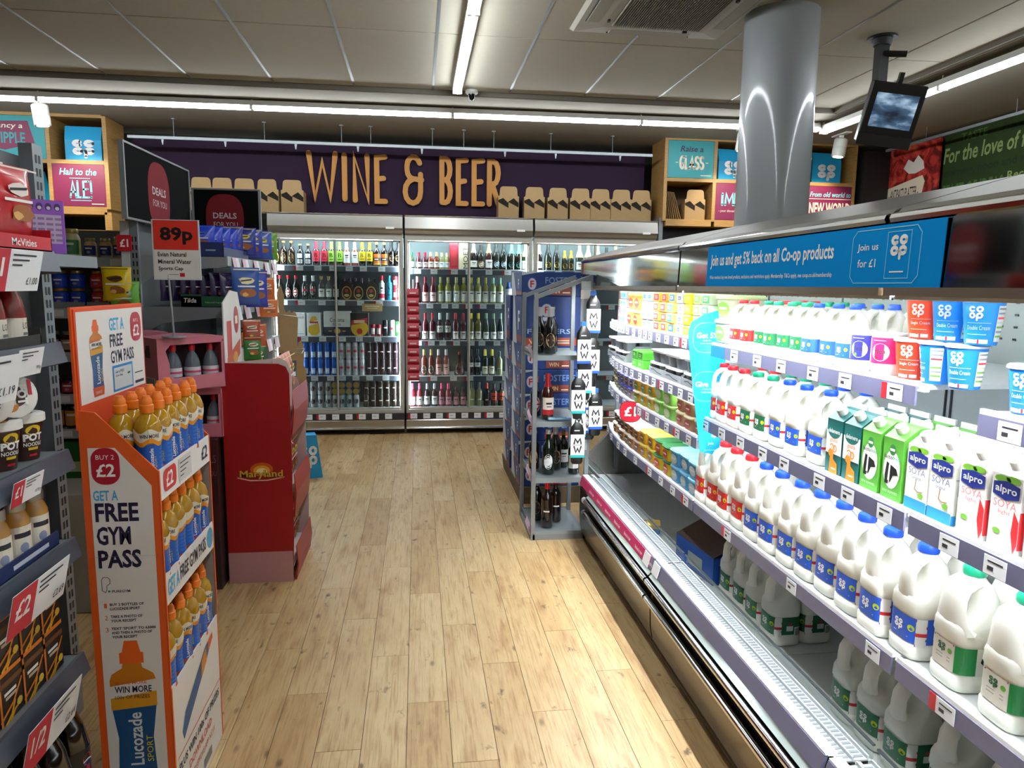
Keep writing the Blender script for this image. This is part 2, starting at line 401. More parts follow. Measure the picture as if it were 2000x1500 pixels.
mb = MB(mat('7d786c', .7)); mb.box(-7, 5.885, HC-.03, 3.5, 5.905, HC+.01); mb.box(3.5, -5, HC-.03, 3.52, 5.905, HC+.01); mb.build('shadow_gap_trim', ce)
mb = MB(RACK); 
for i in range(-5, 9): mb.box(gx0+.6*i-.009, gy0, HC-.001, gx0+.6*i+.009, 5.88, HC+.012)
mb.build('ceiling_grid', ce)
DW = mat('2e2b28', .8, 0, 'dark_wall')
struct(MB(DW).box(-7, 7.9, 0, 6.6, 8.0, HC+.02).build('wall_back'))
struct(MB(mat('8d887c', .8)).box(-7, -5.1, 0, 6.6, -5, HC+.02).build('wall_rear'))
struct(MB(mat('6f6a60', .8)).box(-7.1, -5, 0, -7, 8, HC+.02).build('wall_left'))
struct(MB(DW).box(5.0, -5, 0, 5.1, 8, HC+.02).build('wall_right'))
# purple panel with the raised letters
PURP = mat('2a1430', .9, 0, 'purple_paint', .1, 6)
pan = MB(PURP)
pan.box(-2.68, 7.46, 2.17, 2.36, 7.5, 2.86); pan = pan.build('wall_sign_panel'); tag(pan, 'dark purple sign board on the back wall behind the orange WINE & BEER letters', 'sign board')
LET = mat('c98b3c', .55, 0, 'letter_orange')
sg = T('letter_sign', 'large orange hand-lettered WINE & BEER wording on the purple board', 'sign', (0, 7.455, 0))
spans = [('W', -1.075, -.77, 2.31, 2.79), ('I', -.733, -.685, 2.31, 2.78), ('N', -.64, -.457, 2.30, 2.78), ('E', -.42, -.288, 2.295, 2.775), ('&', -.146, .065, 2.295, 2.785), ('B', .225, .36, 2.30, 2.78), ('E', .39, .52, 2.295, 2.77), ('E', .55, .688, 2.295, 2.77), ('R', .706, .85, 2.295, 2.765)]
for c, x0, x1, z0, z1 in spans:
    x0, x1 = x0*1.0, x1*1.0
    mb = MB(LET); mb.plane((0, 0, 0), (1, 0, 0), (0, 0, 1)); hand(mb, c, x0, z0, x1, z1, .05, LET, 0, .035); mb.build('letter', sg)
sg['label'] = 'large orange hand-lettered WINE & BEER wording on the purple board'
# suspended rail with rods and clips
rl = T('hanging_rail', 'grey metal rail on thin rods in front of the purple board', 'rail', (0, 7.12, 2.80))
MB(RACK).box(-2.6, -.012, -.012, 2.33, .012, .014).build('bar', rl)
for x in (-2.2, -1.4, -.70, -.43, .15, .45, .74, 1.3, 1.92): MB(GREY).cyl((x, 0, .014), (x, 0, .17), .003, 6).cyl((x, 0, .165), (x, 0, .175), .02, 8).build('rod', rl)
for x in (-2.3, -1.75, -1.12, -.55, .05, .85, 1.35, 2.0): MB(RACK).prism([(x-.012, -.012), (x+.012, -.012), (x+.004, -.06), (x-.004, -.06)], 'y', -.006, .006).build('clip', rl)
MB(RACK).box(-2.6, .45, -.02, 2.33, .47, .0).build('rear_rail', rl)
# ceiling lamps: aluminium channel with a glowing diffuser
TUBE = emit('f4fbff', STRIP_E, 'strip_light')
def strip_lamp(label, p, q, seg=1.5, drop=.03):
    p, q = Vector(p), Vector(q); L = (q-p).length; a = math.atan2(q.y-p.y, q.x-p.x)
    t = T('strip_lamp', label, 'lamp', tuple(p), a); n = max(1, round(L/seg)); s = L/n
    MB(mat('c9c9c4', .4, .3)).box(0, -.035, .022, L, .035, .06).build('housing', t)
    for i in range(n):
        x0, x1 = i*s+.015, (i+1)*s-.015; mb = MB(TUBE); mb.smooth = False
        mb.loft([[(x, .03*math.cos(k*PI/6), .022-.034*math.sin(k*PI/6)) for k in range(7)] for x in (x0, x1)]); mb.build('diffuser', t)
    for i in range(n+1): MB(WHITE).box(i*s-.012, -.034, -.008, i*s+.012, .034, .022).box(i*s-.004, -.004, .06, i*s+.004, .004, .12).build('joint_clip', t)
    return t
strip_lamp('long white strip lamp along the back wall above the WINE & BEER board', (-6.2, 6.36, 2.90), (3.55, 6.20, 2.90), 1.55)
strip_lamp('white strip lamp pointing from the camera towards the small dome camera', (.30, -4, 2.95), (.31, 5.70, 2.95), 1.62)
strip_lamp('white strip lamp along the right side behind the hanging monitor', (3.66, -4, 2.88), (3.60, 6.2, 2.88), 1.55)
# dome camera
d = T('dome_camera', 'small white dome camera with black eye on ceiling at strip lamp end', 'camera', (.43, 5.84, HC))
MB(WHITE).lathe([(.05, 0), (.05, -.02), (.036, -.03)][::-1], 14).build('housing', d); MB(mat('0a0a0c', .08)).lathe([(.004, -.075), (.018, -.068), (.027, -.05), (.03, -.028)], 14).build('dome_lens', d)
# air conditioning cassette
ac = T('air_conditioner', 'white ceiling air conditioner cassette with dark slatted grille', 'air conditioner', (1.36, 3.93, HC))
ACW = mat('b5b1a4', .6, 0, 'ac_plastic')
mb = MB(ACW); mb.loft([[(-.46, -.46, 0), (.46, -.46, 0), (.46, .46, 0), (-.46, .46, 0)][::-1], [(-.44, -.44, -.02), (.44, -.44, -.02), (.44, .44, -.02), (-.44, .44, -.02)][::-1], [(-.30, -.30, -.035), (.30, -.30, -.035), (.30, .30, -.035), (-.30, .30, -.035)][::-1]]); mb.build('panel', ac)
MB(mat('57544c', .8)).rrect(-.26, -.26, .26, .26, .05).build('filter', ac, (0, 0, -.036)).rotation_euler = (PI, 0, 0)
mb = MB(mat('a09a8c', .6))
sl = None
for i in range(40):
    x = -.255+i*.01308
    if sl is None: o = MB(mat('8f8a7e', .6)).box(-.0028, -.25, -.048, .0028, .25, -.037).build('slat', ac); sl = o.data
    else: o = bpy.data.objects.new('slat', sl); COL.objects.link(o); o.parent = ac
    o.location = (x, 0, 0)
for a in range(4):
    o = MB(ACW).box(-.24, -.405, -.032, .24, -.335, -.022).build('louvre', ac); o.rotation_euler = (0, 0, a*PI/2)
    o = MB(BLACK).box(-.25, -.412, -.0285, .25, -.405, -.02).build('louvre_gap', ac); o.rotation_euler = (0, 0, a*PI/2)
    o = MB(BLACK).box(-.2, -.3, -.045, -.175, -.285, -.03).build('latch', ac); o.rotation_euler = (0, 0, a*PI/2)
# pillar
PIL = mat('9aa0a2', .38, .1, 'pillar_paint', .12, 4, 0, 0, .7)
p = MB(PIL).lathe([(.2, 0), (.2, HC)], 48, cap=False).build('pillar', None, (2.02, 3.98, 0)); struct(p); p.name = 'trim_1'
# hanging monitor
tv = T('hanging_monitor', 'black monitor showing camera pictures on a black ceiling pole', 'monitor', (2.79, 4.22, HC))
MB(BLACK).lathe([(.085, -.012), (.085, 0)], 20).lathe([(.05, -.05), (.055, -.012)], 16).build('ceiling_plate', tv)
MB(BLACK).box(-.03, -.03, -.36, .03, .03, -.05).build('pole', tv)
MB(BLACK).cyl((0, -.02, -.10), (.11, -.08, -.115), .018, 8).build('tightening_handle', tv)
hd = MB(mat('16171a', .35)); hd.bev(-.155, -.04, -.21, .155, .04, .14, .006); hd = hd.build('screen_housing', tv, (.085, -.02, -.41)); hd.rotation_euler = (.28, .17, -.35)
MB(SCREEN).plane((0, -.0415, 0), (1, 0, 0), (0, 0, 1)).rect(-.115, -.115, .125, .08).build('screen', hd)
MB(mat('202124', .4)).bev(-.155, -.045, -.225, .155, -.0405, -.155, .002).build('screen_base', hd)
MB(BLACK).box(-.012, .0, -.20, .012, .05, .2).build('mount_arm', hd)
# spotlights on brackets
for x, y, tilt, lb in ((-3.06, 6.55, -.1, 'white cylinder spotlight above the left wooden cube unit'), (3.0, 6.5, .12, 'white cylinder spotlight left of the pillar, over the right cube unit'), (4.02, 6.6, .14, 'white cylinder spotlight right of the pillar, below the strip lamp')):
    s = T('spotlight', lb, 'lamp', (x, y, 2.97))
    MB(WHITE).box(-.015, -.015, -.05, .015, .015, 0).box(-.03, -.12, -.012, .03, .12, 0).build('bracket', s)
    o = MB(mat('d9d8d2', .4)).lathe([(.058, -.17), (.062, -.16), (.062, -.09), (.058, -.085), (.062, -.08), (.062, -.01), (.05, 0)], 18).build('lamp_body', s, (0, 0, -.045)); o.rotation_euler = (0, tilt, 0)
    o2 = MB(emit('fff2dc', 6, 'spot_glow')).disc(0, 0, .045).build('lens', o, (0, 0, -.1705)); o2.rotation_euler = (PI, 0, 0)
    ld = bpy.data.lights.new('spotlight_beam', 'SPOT'); ld.energy = 13; ld.spot_size = 1.25; ld.spot_blend = .6; ld.color = (1, .86, .66); ld.shadow_soft_size = .04
    lo = bpy.data.objects.new('spotlight_beam', ld); COL.objects.link(lo); lo.location = (x, y, 2.74)
    tgt = Vector((x+.1, 7.15, 2.2))-Vector((x, y, 2.74)); lo.rotation_euler = tgt.to_track_quat('-Z', 'Y').to_euler()
# ---------------------------------------------------------------- wooden cube shelving on the back wall
TEAL = mat('2a9aa0', .5, 0, 'teal_card'); PLUM = mat('7c1f4c', .5, 0, 'plum_card'); CREAM = mat('e9dfc8', .5); LBLUE = mat('7fd4e0', .5)
def cube_unit(label, xs, zs, yf=7.1, dep=.4, base=None):
    t = T('cube_shelving', label, 'shelving', (0, yf, 0)); w_ = .035
    for x in xs: MB(OAK).box(x-w_/2, 0, base or zs[0], x+w_/2, dep, zs[-1]).build('upright_panel', t)
    for k, z in enumerate(zs):
        h = .05 if k == 0 else w_/2
        for a, b in zip(xs, xs[1:]): MB(OAK).box(a+w_/2, 0, z-h, b-w_/2, dep, z+w_/2).build('shelf_board', t)
    MB(mat('4a3820', .7)).box(xs[0], dep, zs[0], xs[-1], dep+.01, zs[-1]).build('back_panel', t)
    return t
cube_unit('oak cube shelving on the right with Raise a GLASS card', [2.47, 2.985, 3.49, 3.99, 4.5], [2.17, 2.575, 2.975])
cube_unit('oak cube shelving on the left with Hail to the ALE card', [-4.3, -3.79, -3.27, -2.79], [2.15, 2.56, 2.965])
MB(BLACK).box(2.45, 7.3, 0, 4.6, 7.6, 2.12).build('dark_backing', None); bpy.data.objects['dark_backing']['kind'] = 'structure'; bpy.data.objects['dark_backing'].name = 'trim_2'
MB(OAK).box(-2.83, 7.1, 1.95, -2.77, 7.5, 2.12).box(-4.3, 7.1, 1.9, -2.77, 7.13, 1.96).build('trim_3')['kind'] = 'structure'
MB(BLACK).box(-4.3, 7.2, 0, -2.45, 7.6, 1.9).build('trim_4')['kind'] = 'structure'
def card(label, x, z, w_, h, m, draw, y=7.10):
    t = T('message_card', label, 'sign', (x, y, z)); MB(m).box(0, 0, 0, w_, .008, h).build('board', t)
    mb = MB(); mb.plane((0, -.0008, 0), (1, 0, 0), (0, 0, 1)); draw(mb, w_, h); mb.build('lettering', t); return t
PT = mat('3d2c55', .5)
def d_glass(m, w, h):
    m.text('Raise a', .26*w, .70*h, .76*w, .86*h, PT, 1, .02, .2); hand(m, 'GLASS', .24*w, .22*h, .80*w, .60*h, .022, CREAM, 1)
    m.rect(.16*w, .40*h, .22*w, .42*h, CREAM, 1); m.rect(.82*w, .40*h, .88*w, .42*h, CREAM, 1); m.rect(.72*w, .06*h, .95*w, .08*h, CREAM, 1)
def d_impr(m, w, h):
    hand(m, 'IMPR', .10*w, .38*h, .78*w, .74*h, .024, LBLUE, 1); m.textw('- your dinner', .08*w, .20*h, .08*h, CREAM, 1, wmax=.7*w)
def d_ale(m, w, h):
    m.text('Hail to the', .13*w, .74*h, .84*w, .90*h, LBLUE, 1, .02, .2); hand(m, 'ALE!', .30*w, .19*h, .76*w, .62*h, .017, LBLUE, 1)
    m.rect(.32*w, .66*h, .72*w, .675*h, LBLUE, 1); m.rect(.32*w, .13*h, .72*w, .145*h, LBLUE, 1); m.rect(.72*w, .05*h, .96*w, .07*h, CREAM, 1)
def d_world(m, w, h):
    m.text('From old world to', .02*w, .70*h, .98*w, .84*h, LBLUE, 1, .02, .2); m.rect(0, .64*h, w, .655*h, CREAM, 1); m.rect(.1*w, .13*h, .6*w, .15*h, CREAM, 1)
    m.text('NEW WORLD', .02*w, .22*h, .98*w, .55*h, CREAM, 1, .03)
def d_ripple(m, w, h):
    m.poly2([(.05*w, .85*h), (.72*w, .88*h), (.82*w, .36*h), (.3*w, .18*h), (.05*w, .24*h)], PLUM, 1); m.text('Fancy a', .1*w, .66*h, .62*w, .82*h, CREAM, 2, .01, .2); m.text('TIPPLE', .12*w, .34*h, .66*w, .6*h, TEAL, 2, .02)
    m.rect(.6*w, .06*h, .92*w, .08*h, CREAM, 1)
card('teal Raise a GLASS card, top left cube of the right oak unit', 2.49, 2.595, .475, .36, TEAL, d_glass)
card('plum card reading IMPR beside the pillar, lower row of cubes', 3.005, 2.19, .465, .365, PLUM, d_impr)
card('plum From old world to NEW WORLD card right of the pillar', 4.01, 2.19, .47, .365, PLUM, d_world)
card('plum Hail to the ALE! card in the left oak unit', -3.25, 2.17, .44, .37, PLUM, d_ale)
card('teal Fancy a TIPPLE card, top of the left oak unit', -3.77, 2.58, .48, .365, TEAL, d_ripple)
def gift_bag(o, w_=.32, h=.31):
    mb = MB(COOP); d_ = .14; mb.loft([[(-w_/2, 0, 0), (w_/2, 0, 0), (w_/2, d_, 0), (-w_/2, d_, 0)], [(-w_/2, 0, h*.6), (w_/2, 0, h*.6), (w_/2-.01, d_*.8, h*.6), (-w_/2+.01, d_*.8, h*.6)], [(-w_/2-.004, .03, h), (w_/2+.004, .025, h-.006), (w_/2-.01, d_*.55, h), (-w_/2+.01, d_*.55, h)]]); mb.build('bag', o)
    mb = MB(); mb.plane((0, -.001, 0), (1, 0, 0), (0, 0, 1)); coop_logo(mb, -w_*.3, h*.12, w_*.6, h*.5, WHITE, 0); mb.M = None; mb.build('logo', o)
for x, z, rz, lb in ((3.2, 2.594, .08, 'blue logo gift bag in upper cube just left of the pillar'), (4.22, 2.594, 0, 'blue logo gift bag in upper cube right of the pillar'), (-3.0, 2.578, -.06, 'blue logo gift bag above the Hail to the ALE card'), (-3.52, 2.168, -.3, 'tilted blue logo gift bag in lower left cube, partly hidden')):
    put('gift_bag', gift_bag, (x, 7.16, z), rz, lb, 'bag', 'blue gift bags in the oak cubes')
def carrier(o):      # bottle carrier: box with a zigzag-cut front and back and a taller handle panel in the middle
    w_, d_, H = .21, .17, .305; h = .2; mb = MB(CARD); r = .03
    # front and back sheets are cut apart by two slanted openings; the box behind holds a shade-coloured panel
    low = [(0, 0), (w_, 0), (w_, .33*H), (w_*.5, .50*H), (w_*.5, .31*H), (0, .50*H)]
    top = [(0, .56*H), (w_*.25, .63*H), (w_*.46, .49*H), (w_*.52, .53*H), (w_*.75, .63*H), (w_, .47*H), (w_, .68*H), (w_-.014, .70*H)]+[(w_-.02-r+r*math.cos(a), H-r+r*math.sin(a)) for a in (0, .5, 1.05, PI/2)]+[(.02+r-r*math.sin(a), H-r+r*math.cos(a)) for a in (0, .5, 1.05, PI/2)]+[(.014, .70*H), (0, .68*H)]
    for y0_, y1_ in ((0, .003), (d_-.003, d_)): mb.prism(low, 'y', y0_, y1_)
    mb.box(0, 0, 0, w_, d_, .003); mb.box(0, 0, 0, .003, d_, h); mb.box(w_-.003, 0, 0, w_, d_, h); mb.box(0, .02, h, w_, d_, h+.003); mb.build('carrier_body', o)
    mb = MB(mat('b8986a', .75, 0, 'cardboard_light', .2, 60)); mb.prism(top, 'y', 0, .003); mb.build('handle_panel', o)
    MB(mat('1c130b', .9)).box(.004, .006, .004, w_-.004, .009, h-.004).build('slot_shade_panel', o)  # near-black panel paints the shade seen through the slanted openings
cx = [-2.12, -1.93, -1.73, -1.52, -1.29, .80, 1.06, 1.30, 1.53, 1.74, 1.955, 2.165]
cn = ['left group on the fridge top, far left', 'left group on the fridge top, second', 'left group on the fridge top, middle', 'left group on the fridge top, fourth', 'left group, nearest the letter W', 'right group on the fridge top, under letter R', 'right group on the fridge top, second', 'right group on the fridge top, third', 'right group on the fridge top, fourth', 'right group on the fridge top, fifth', 'right group on the fridge top, sixth', 'right group, nearest the oak unit']
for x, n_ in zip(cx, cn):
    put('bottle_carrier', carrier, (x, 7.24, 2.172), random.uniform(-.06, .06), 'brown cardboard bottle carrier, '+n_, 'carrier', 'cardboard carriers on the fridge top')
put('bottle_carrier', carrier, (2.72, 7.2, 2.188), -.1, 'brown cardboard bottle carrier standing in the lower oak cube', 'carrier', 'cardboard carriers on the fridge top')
t = T('flat_carriers', 'leaning stack of folded flat cardboard carriers in lower oak cube', 'cardboard', (2.51, 7.2, 2.19))
for i in range(8): o = MB(CARD).box(0, 0, 0, .004, .2, .29).build('sheet', t, (.012+.024*i, .02, 0)); o.rotation_euler = (0, -.10-.05*i*.6, 0)
# right wall: food poster and green banner
G1 = mat('24390f', .95, 0, 'green_banner', .25, 3); G2 = mat('3f6428', .9); G3 = mat('122a0e', .9); G4 = mat('7f9258', .9)
bn = T('wall_banner', 'green slogan banner about the love of food high on the right wall', 'banner', (4.86, 0, 0))
MB(G1).box(0, 3.4, 2.10, .02, 6.28, 2.93).build('board', bn)
mb = MB(); mb.plane((-.001, 6.28, 2.10), (0, -1, 0), (0, 0, 1))
mb.text('For the love of food', -.0, .56, 1.12, .70, G4, 1, .02, .1); mb.text('morning, noon and night', .0, .42, 1.1, .51, G3, 1, .03); mb.text('FEAST OF IDEAS', .02, .22, .72, .37, G2, 1, .02)
mb.text('Recipes', .76, .30, 1.1, .39, G4, 1, .02); mb.text('food', .76, .19, 1.0, .28, G4, 1, .02); mb.text('heart', .66, .72, .98, .80, G3, 1, .04, .15); mb.text('TASTE', .2, .73, .5, .8, G2, 1, .01); mb.build('lettering', bn)
po = T('food_poster', 'red antipasti platter food poster on the right wall beside the green banner', 'poster', (4.82, 0, 0))
MB(PHOTO).box(0, 6.29, 2.2, .02, 7.0, 2.93).build('picture', po)
mb = MB(); mb.plane((-.001, 7.0, 2.2), (0, -1, 0), (0, 0, 1)); mb.poly2([(0, .33), (.50, .40), (.54, .34), (.50, .18), (0, .15)], CREAM, 1); mb.text('- ANTIPASTI PLATTER -', .02, .21, .46, .31, INK, 2, .01, 0)
mb.poly2([(.22, .5), (.28, .58), (.36, .54), (.42, .6), (.5, .53), (.52, .46), (.4, .43), (.3, .44)], mat('e9e4da', .6), 1); mb.build('caption', po)
rr = T('hanging_rail', 'grey metal rail hung over the green banner at the right wall', 'rail', (4.6, 0, 2.86)); MB(RACK).box(-.012, 3.0, -.012, .012, 6.75, .012).build('bar', rr)
for y in (4.2, 5.2, 6.2): MB(GREY).cyl((0, y, .012), (0, y, .12), .003, 6).build('rod', rr)
struct(MB(BLACK).box(4.55, 7.0, 0, 5.0, 7.9, 2.9).build('trim_5'))
# ---------------------------------------------------------------- drinks fridges along the back wall
FRM = mat('b5b1a6', .4, .15, 'door_frame'); LED = emit('e6f4ff', FRIDGE_E, 'fridge_led'); INT = mat('30383a', .6, 0, 'fridge_liner'); SHW = mat('c9d0d2', .45)
YD = 7.2     # plane of the sliding doors
def ticket_mesh(o_parent, xs, y, z0, z1, red=()):
    for k, x in enumerate(xs):
        m = MB(TICKET); m.box(x, y-.002, z0-.002, x+.068, y, z1+.004)
        m.use(INK); m.box(x+.012, y-.0024, z0+(z1-z0)*.55, x+.042, y-.002, z0+(z1-z0)*.62)
        if k in red: m.use(RED); m.box(x-.022, y-.0025, z0, x, y-.0005, z1)
        m.build('price_ticket', o_parent)
def fridge(x0, x1, sh, label, frac=.5):
    t = T('drinks_fridge', label, 'fridge', (0, 0, 0)); e = .006; a, b = x0+e, x1-e
    mb = MB(DGREY); mb.box(a, 7.75, 0, b, 7.85, 2.17); mb.box(a, 7.3, 0, b, 7.75, .19); mb.build('carcass', t)
    MB(INT).box(a, 7.72, .2, b, 7.75, sh[0]-.02).build('rear_panel', t); MB(mat('a9bbbf', .6, 0, 'pale_liner')).box(a, 7.69, sh[0]+.001, b, 7.75, 1.98).build('upper_liner', t)
    mb = MB(STEEL); mb.prism([(7.15, 2.02), (7.13, 2.04), (7.15, 2.15), (7.17, 2.165), (7.8, 2.165), (7.8, 1.99), (7.16, 1.99)], 'x', a, b); mb.build('header_panel', t)
    MB(CHROME).cyl((a, 7.155, 2.16), (b, 7.155, 2.16), .008, 8).build('header_trim', t)
    MB(WHITE).box(b-.16, 7.128, 2.03, b-.08, 7.131, 2.05).build('maker_plate', t)
    # kick, bumpers
    MB(BLACK).box(a, 7.28, 0, b, 7.32, .06).build('kick_plate', t)
    mb = MB(STEEL); mb.prism([(7.20, .045), (7.17, .06), (7.165, .135), (7.2, .15), (7.3, .15), (7.3, .045)], 'x', a, b); mb.build('lower_panel', t)
    for z in (.062, .143): MB(CHROME).cyl((a, 7.163, z), (b, 7.163, z), .010, 8).build('bumper_bar', t)
    # base ticket rail
    r = MB(DGREY); r.box(a, 7.16, .155, b, 7.2, .215); r = r.build('base_ticket_rail', t)
    n = 9; ticket_mesh(r, [a+.04+i*(b-a-.1)/n for i in range(n)], 7.16, .16, .208, (0, 3, 6))
    # frame
    mb = MB(FRM); mb.box(a, 7.18, 1.93, b, 7.26, 1.99); mb.box(a, 7.18, .215, b, 7.26, .245); mb.box(a, 7.18, .245, a+.025, 7.26, 1.93); mb.box(b-.025, 7.18, .245, b, 7.26, 1.93); mb.build('door_surround', t)
    xm = a+(b-a)*frac
    for k, (p, q, y) in enumerate(((a+.027, xm+.012, YD-.008), (xm-.012, b-.027, YD+.022))):
        d = MB(FRM); g = .012
        d.box(p, y, .25, p+g, y+.02, 1.925).box(q-g, y, .25, q, y+.02, 1.925).box(p, y, .25, q, y+.02, .262).box(p, y, 1.912, q, y+.02, 1.925); d = d.build('sliding_door', t)
        MB(glass()).box(p+g, y+.008, .262, q-g, y+.012, 1.912).build('glass_pane', d)
    for z in sh:
        s = MB(SHW); s.box(a+.03, 7.31, z-.018, b-.03, 7.70, z); s = s.build('shelf', t)
        MB(mat('565c68', .4)).box(a+.03, 7.292, z-.052, b-.03, 7.306, z+.004).build('ticket_rail', s)
        MB(SHW).box(a+.03, 7.286, z-.002, b-.03, 7.31, z+.006).build('shelf_lip', s)
        n = random.choice((6, 7, 8)); ticket_mesh(s, [a+.07+i*(b-a-.16)/n+random.uniform(-.02, .02) for i in range(n)], 7.292, z-.046, z-.006, random.sample(range(n), 2))
    for x, s in ((a+.03, 1), (b-.03, -1)): MB(LED).box(min(x, x+.012*s), 7.262, .28, max(x, x+.012*s), 7.274, 1.9).build('glow_strip', t)
    MB(LED).box(a+.1, 7.265, 1.92, b-.1, 7.28, 1.93).build('glow_strip', t)
    return t
S1 = [1.672, 1.335, .975, .58, .25]; S2 = [1.655, 1.312, .935, .572, .25]
fridge(-1.415, -.135, S1, 'left drinks fridge of beers and ciders with sliding glass doors', .485)
fridge(-.125, 1.145, S2, 'middle drinks fridge of rose and white wines with glass doors', .5)
fridge(1.155, 2.43, S2, 'right drinks fridge with sparkling wine, partly hidden by racks', .5)
MB(GREY).box(2.435, 7.14, 0, 2.475, 7.8, 2.2).build('trim_6')['kind'] = 'structure'
# bottles: body, cap, label. Profiles in fractions of radius / height.
SHAPE = {
 'beer': [(.9, 0), (1, .02), (1, .56), (.92, .63), (.55, .72), (.40, .80), (.38, .95), (.44, .955), (.44, .985)],
 'wine': [(.9, 0), (1, .015), (1, .60), (.95, .66), (.6, .72), (.40, .77), (.38, .98)],
 'flute': [(.9, 0), (1, .015), (1, .45), (.9, .55), (.62, .68), (.42, .80), (.38, .98)],
 'champ': [(.9, 0), (1, .015), (1, .48), (.93, .56), (.7, .66), (.48, .75), (.38, .82), (.38, .98)],
 'squat': [(.9, 0), (1, .03), (1, .30), (.85, .40), (.35, .50), (.24, .58), (.22, .98)],
 'clear': [(.9, 0), (1, .015), (1, .66), (.8, .72), (.5, .78), (.42, .82), (.42, .98)],
 'can': [(.82, 0), (1, .04), (1, .92), (.84, .97), (.84, 1)],
 'stub': [(.9, 0), (1, .02), (1, .52), (.85, .62), (.45, .78), (.40, .97)],
}
def bottle(o, kind, r, h, col, capc, capf, lab):
    """lab = (colour, z0, z1, extra) as fractions of the height; capf = where the cap or foil starts"""
    gm = mat(col, .12, 0, None, 0, 40, 0, 0, .3) if kind != 'can' else mat(col, .32, .25)
    pr = [(p*r, z*h) for p, z in SHAPE[kind]]; MB(gm).lathe(pr, 14).build('body', o)
    if kind != 'can':
        cp = [(p*r*1.06+.0006, z*h) for p, z in SHAPE[kind] if z > capf]
        rr = next(p for p, z in SHAPE[kind] if z >= capf)*r*1.08+.0006
        MB(mat(capc, .35, .3)).lathe([(rr, capf*h)]+cp+[(cp[-1][0], h)], 12).build('cap', o)
    else: MB(mat('b8bcc0', .25, .9, 'can_top')).lathe([(r*.80, h*1.0), (r*.80, h*1.006)], 12).build('can_lid', o)
    if lab:
        c, z0, z1, ex = lab; z0, z1 = z0*h, z1*h; mb = MB(); fn, W_ = cylwrap(r, -175, -5, 18); mb.fn = fn; cm = mat(c, .5)
        H_ = z1-z0; X = W_/2
        if ex == 'oval':
            mb.disc(X, z0+H_/2, r*.75, H_/2, cm, 0, 16); mb.disc(X, z0+H_/2, r*.55, H_*.36, mat('2a1a12', .5), 1, 14); mb.rect(X-r*.4, z0+H_*.44, X+r*.4, z0+H_*.56, cm, 2)
        elif ex == 'ring':
            mb.disc(X, z0+H_/2, r*.75, H_/2, WHITE, 0, 16); mb.disc(X, z0+H_/2, r*.6, H_*.4, cm, 1, 16); mb.disc(X, z0+H_/2, r*.45, H_*.28, WHITE, 2, 14); mb.rect(X-r*.7, z0+H_*.44, X+r*.7, z0+H_*.56, cm, 3, .01)
        elif ex == 'shield':
            mb.poly2([(X-r*.75, z0+H_), (X-r*.8, z0+H_*.4), (X-r*.4, z0+H_*.12), (X, z0), (X+r*.4, z0+H_*.12), (X+r*.8, z0+H_*.4), (X+r*.75, z0+H_), (X, z0+H_)], cm, 0); mb.rect(X-r*.6, z0+H_*.45, X+r*.6, z0+H_*.72, RED, 1, .01)
        elif ex == 'text':
            mb.rect(X-r*.8, z0+H_*.55, X+r*.8, z0+H_, cm, 0, .01); mb.rect(X-r*.8, z0, X+r*.8, z0+H_*.42, cm, 0, .01)
            for k in range(3): mb.rect(X-r*.5+k*r*.38, z0+H_*.05, X-r*.34+k*r*.38, z0+H_*.36, BLACK, 1)
        elif ex.startswith('L:'):       # coloured label with a letter
            mb.rect(.08*W_, z0, .92*W_, z1, cm, 0, .012); mb.textw(ex[2:], X, z0+H_*.38, H_*.42, BLACK, 1, 'c', 1.3*r, .02); mb.rect(X-r*.6, z0+H_*.18, X+r*.6, z0+H_*.24, BLACK, 1, .01)
        elif ex == 'band2':
            mb.rect(.05*W_, z0, .95*W_, z1, cm, 0, .012); mb.rect(.05*W_, z0+H_*.36, .95*W_, z0+H_*.64, BLACK, 1, .012); mb.rect(X-r*.6, z0+H_*.45, X+r*.6, z0+H_*.55, WHITE, 2, .01); mb.rect(.05*W_, z0+H_*.0, .95*W_, z0+H_*.12, mat('e8b030', .5), 1, .012)
        elif ex == 'can':
            mb.rect(X-r*.7, z0, X+r*.7, z1, cm, 0, .01); mb.rect(X-r*.55, z0+H_*.4, X+r*.55, z0+H_*.62, mat(capc, .4), 1, .01)
        elif ex == 'diag':
            mb.poly2([(X-r*.7, z0), (X+r*.2, z0+H_*.2), (X+r*.8, z1), (X-r*.1, z0+H_*.7)], cm, 0); mb.rect(X-r*.5, z0+H_*.5, X+r*.5, z0+H_*.6, WHITE, 1, .01)
        elif ex == 'hill':
            mb.rect(.06*W_, z0, .94*W_, z1, mat('e9ecdf', .5), 0, .012); mb.poly2([(X-r*.9, z0+H_*.1), (X+r*.9, z0+H_*.1), (X+r*.9, z0+H_*.42), (X+r*.1, z0+H_*.3), (X-r*.9, z0+H_*.62)], cm, 1); mb.rect(X-r*.5, z0+H_*.74, X+r*.5, z0+H_*.84, INK, 1, .01)
        elif ex == 'stripe':
            mb.rect(.1*W_, z0, .9*W_, z1, cm, 0, .012); mb.rect(.1*W_, z0+H_*.0, .9*W_, z0+H_*.3, mat(capc, .5), 1, .012); mb.rect(X-r*.5, z0+H_*.6, X+r*.5, z0+H_*.72, INK, 1, .01); mb.rect(X-r*.4, z0+H_*.45, X+r*.4, z0+H_*.5, INK, 1, .01)
        else:
            mb.rect(.12*W_, z0, .88*W_, z1, cm, 0, .012); mb.rect(X-r*.5, z0+H_*.62, X+r*.5, z0+H_*.74, INK, 1, .01); mb.rect(X-r*.35, z0+H_*.45, X+r*.35, z0+H_*.5, INK, 1, .01)
        mb.fn = None; mb.build('label', o)
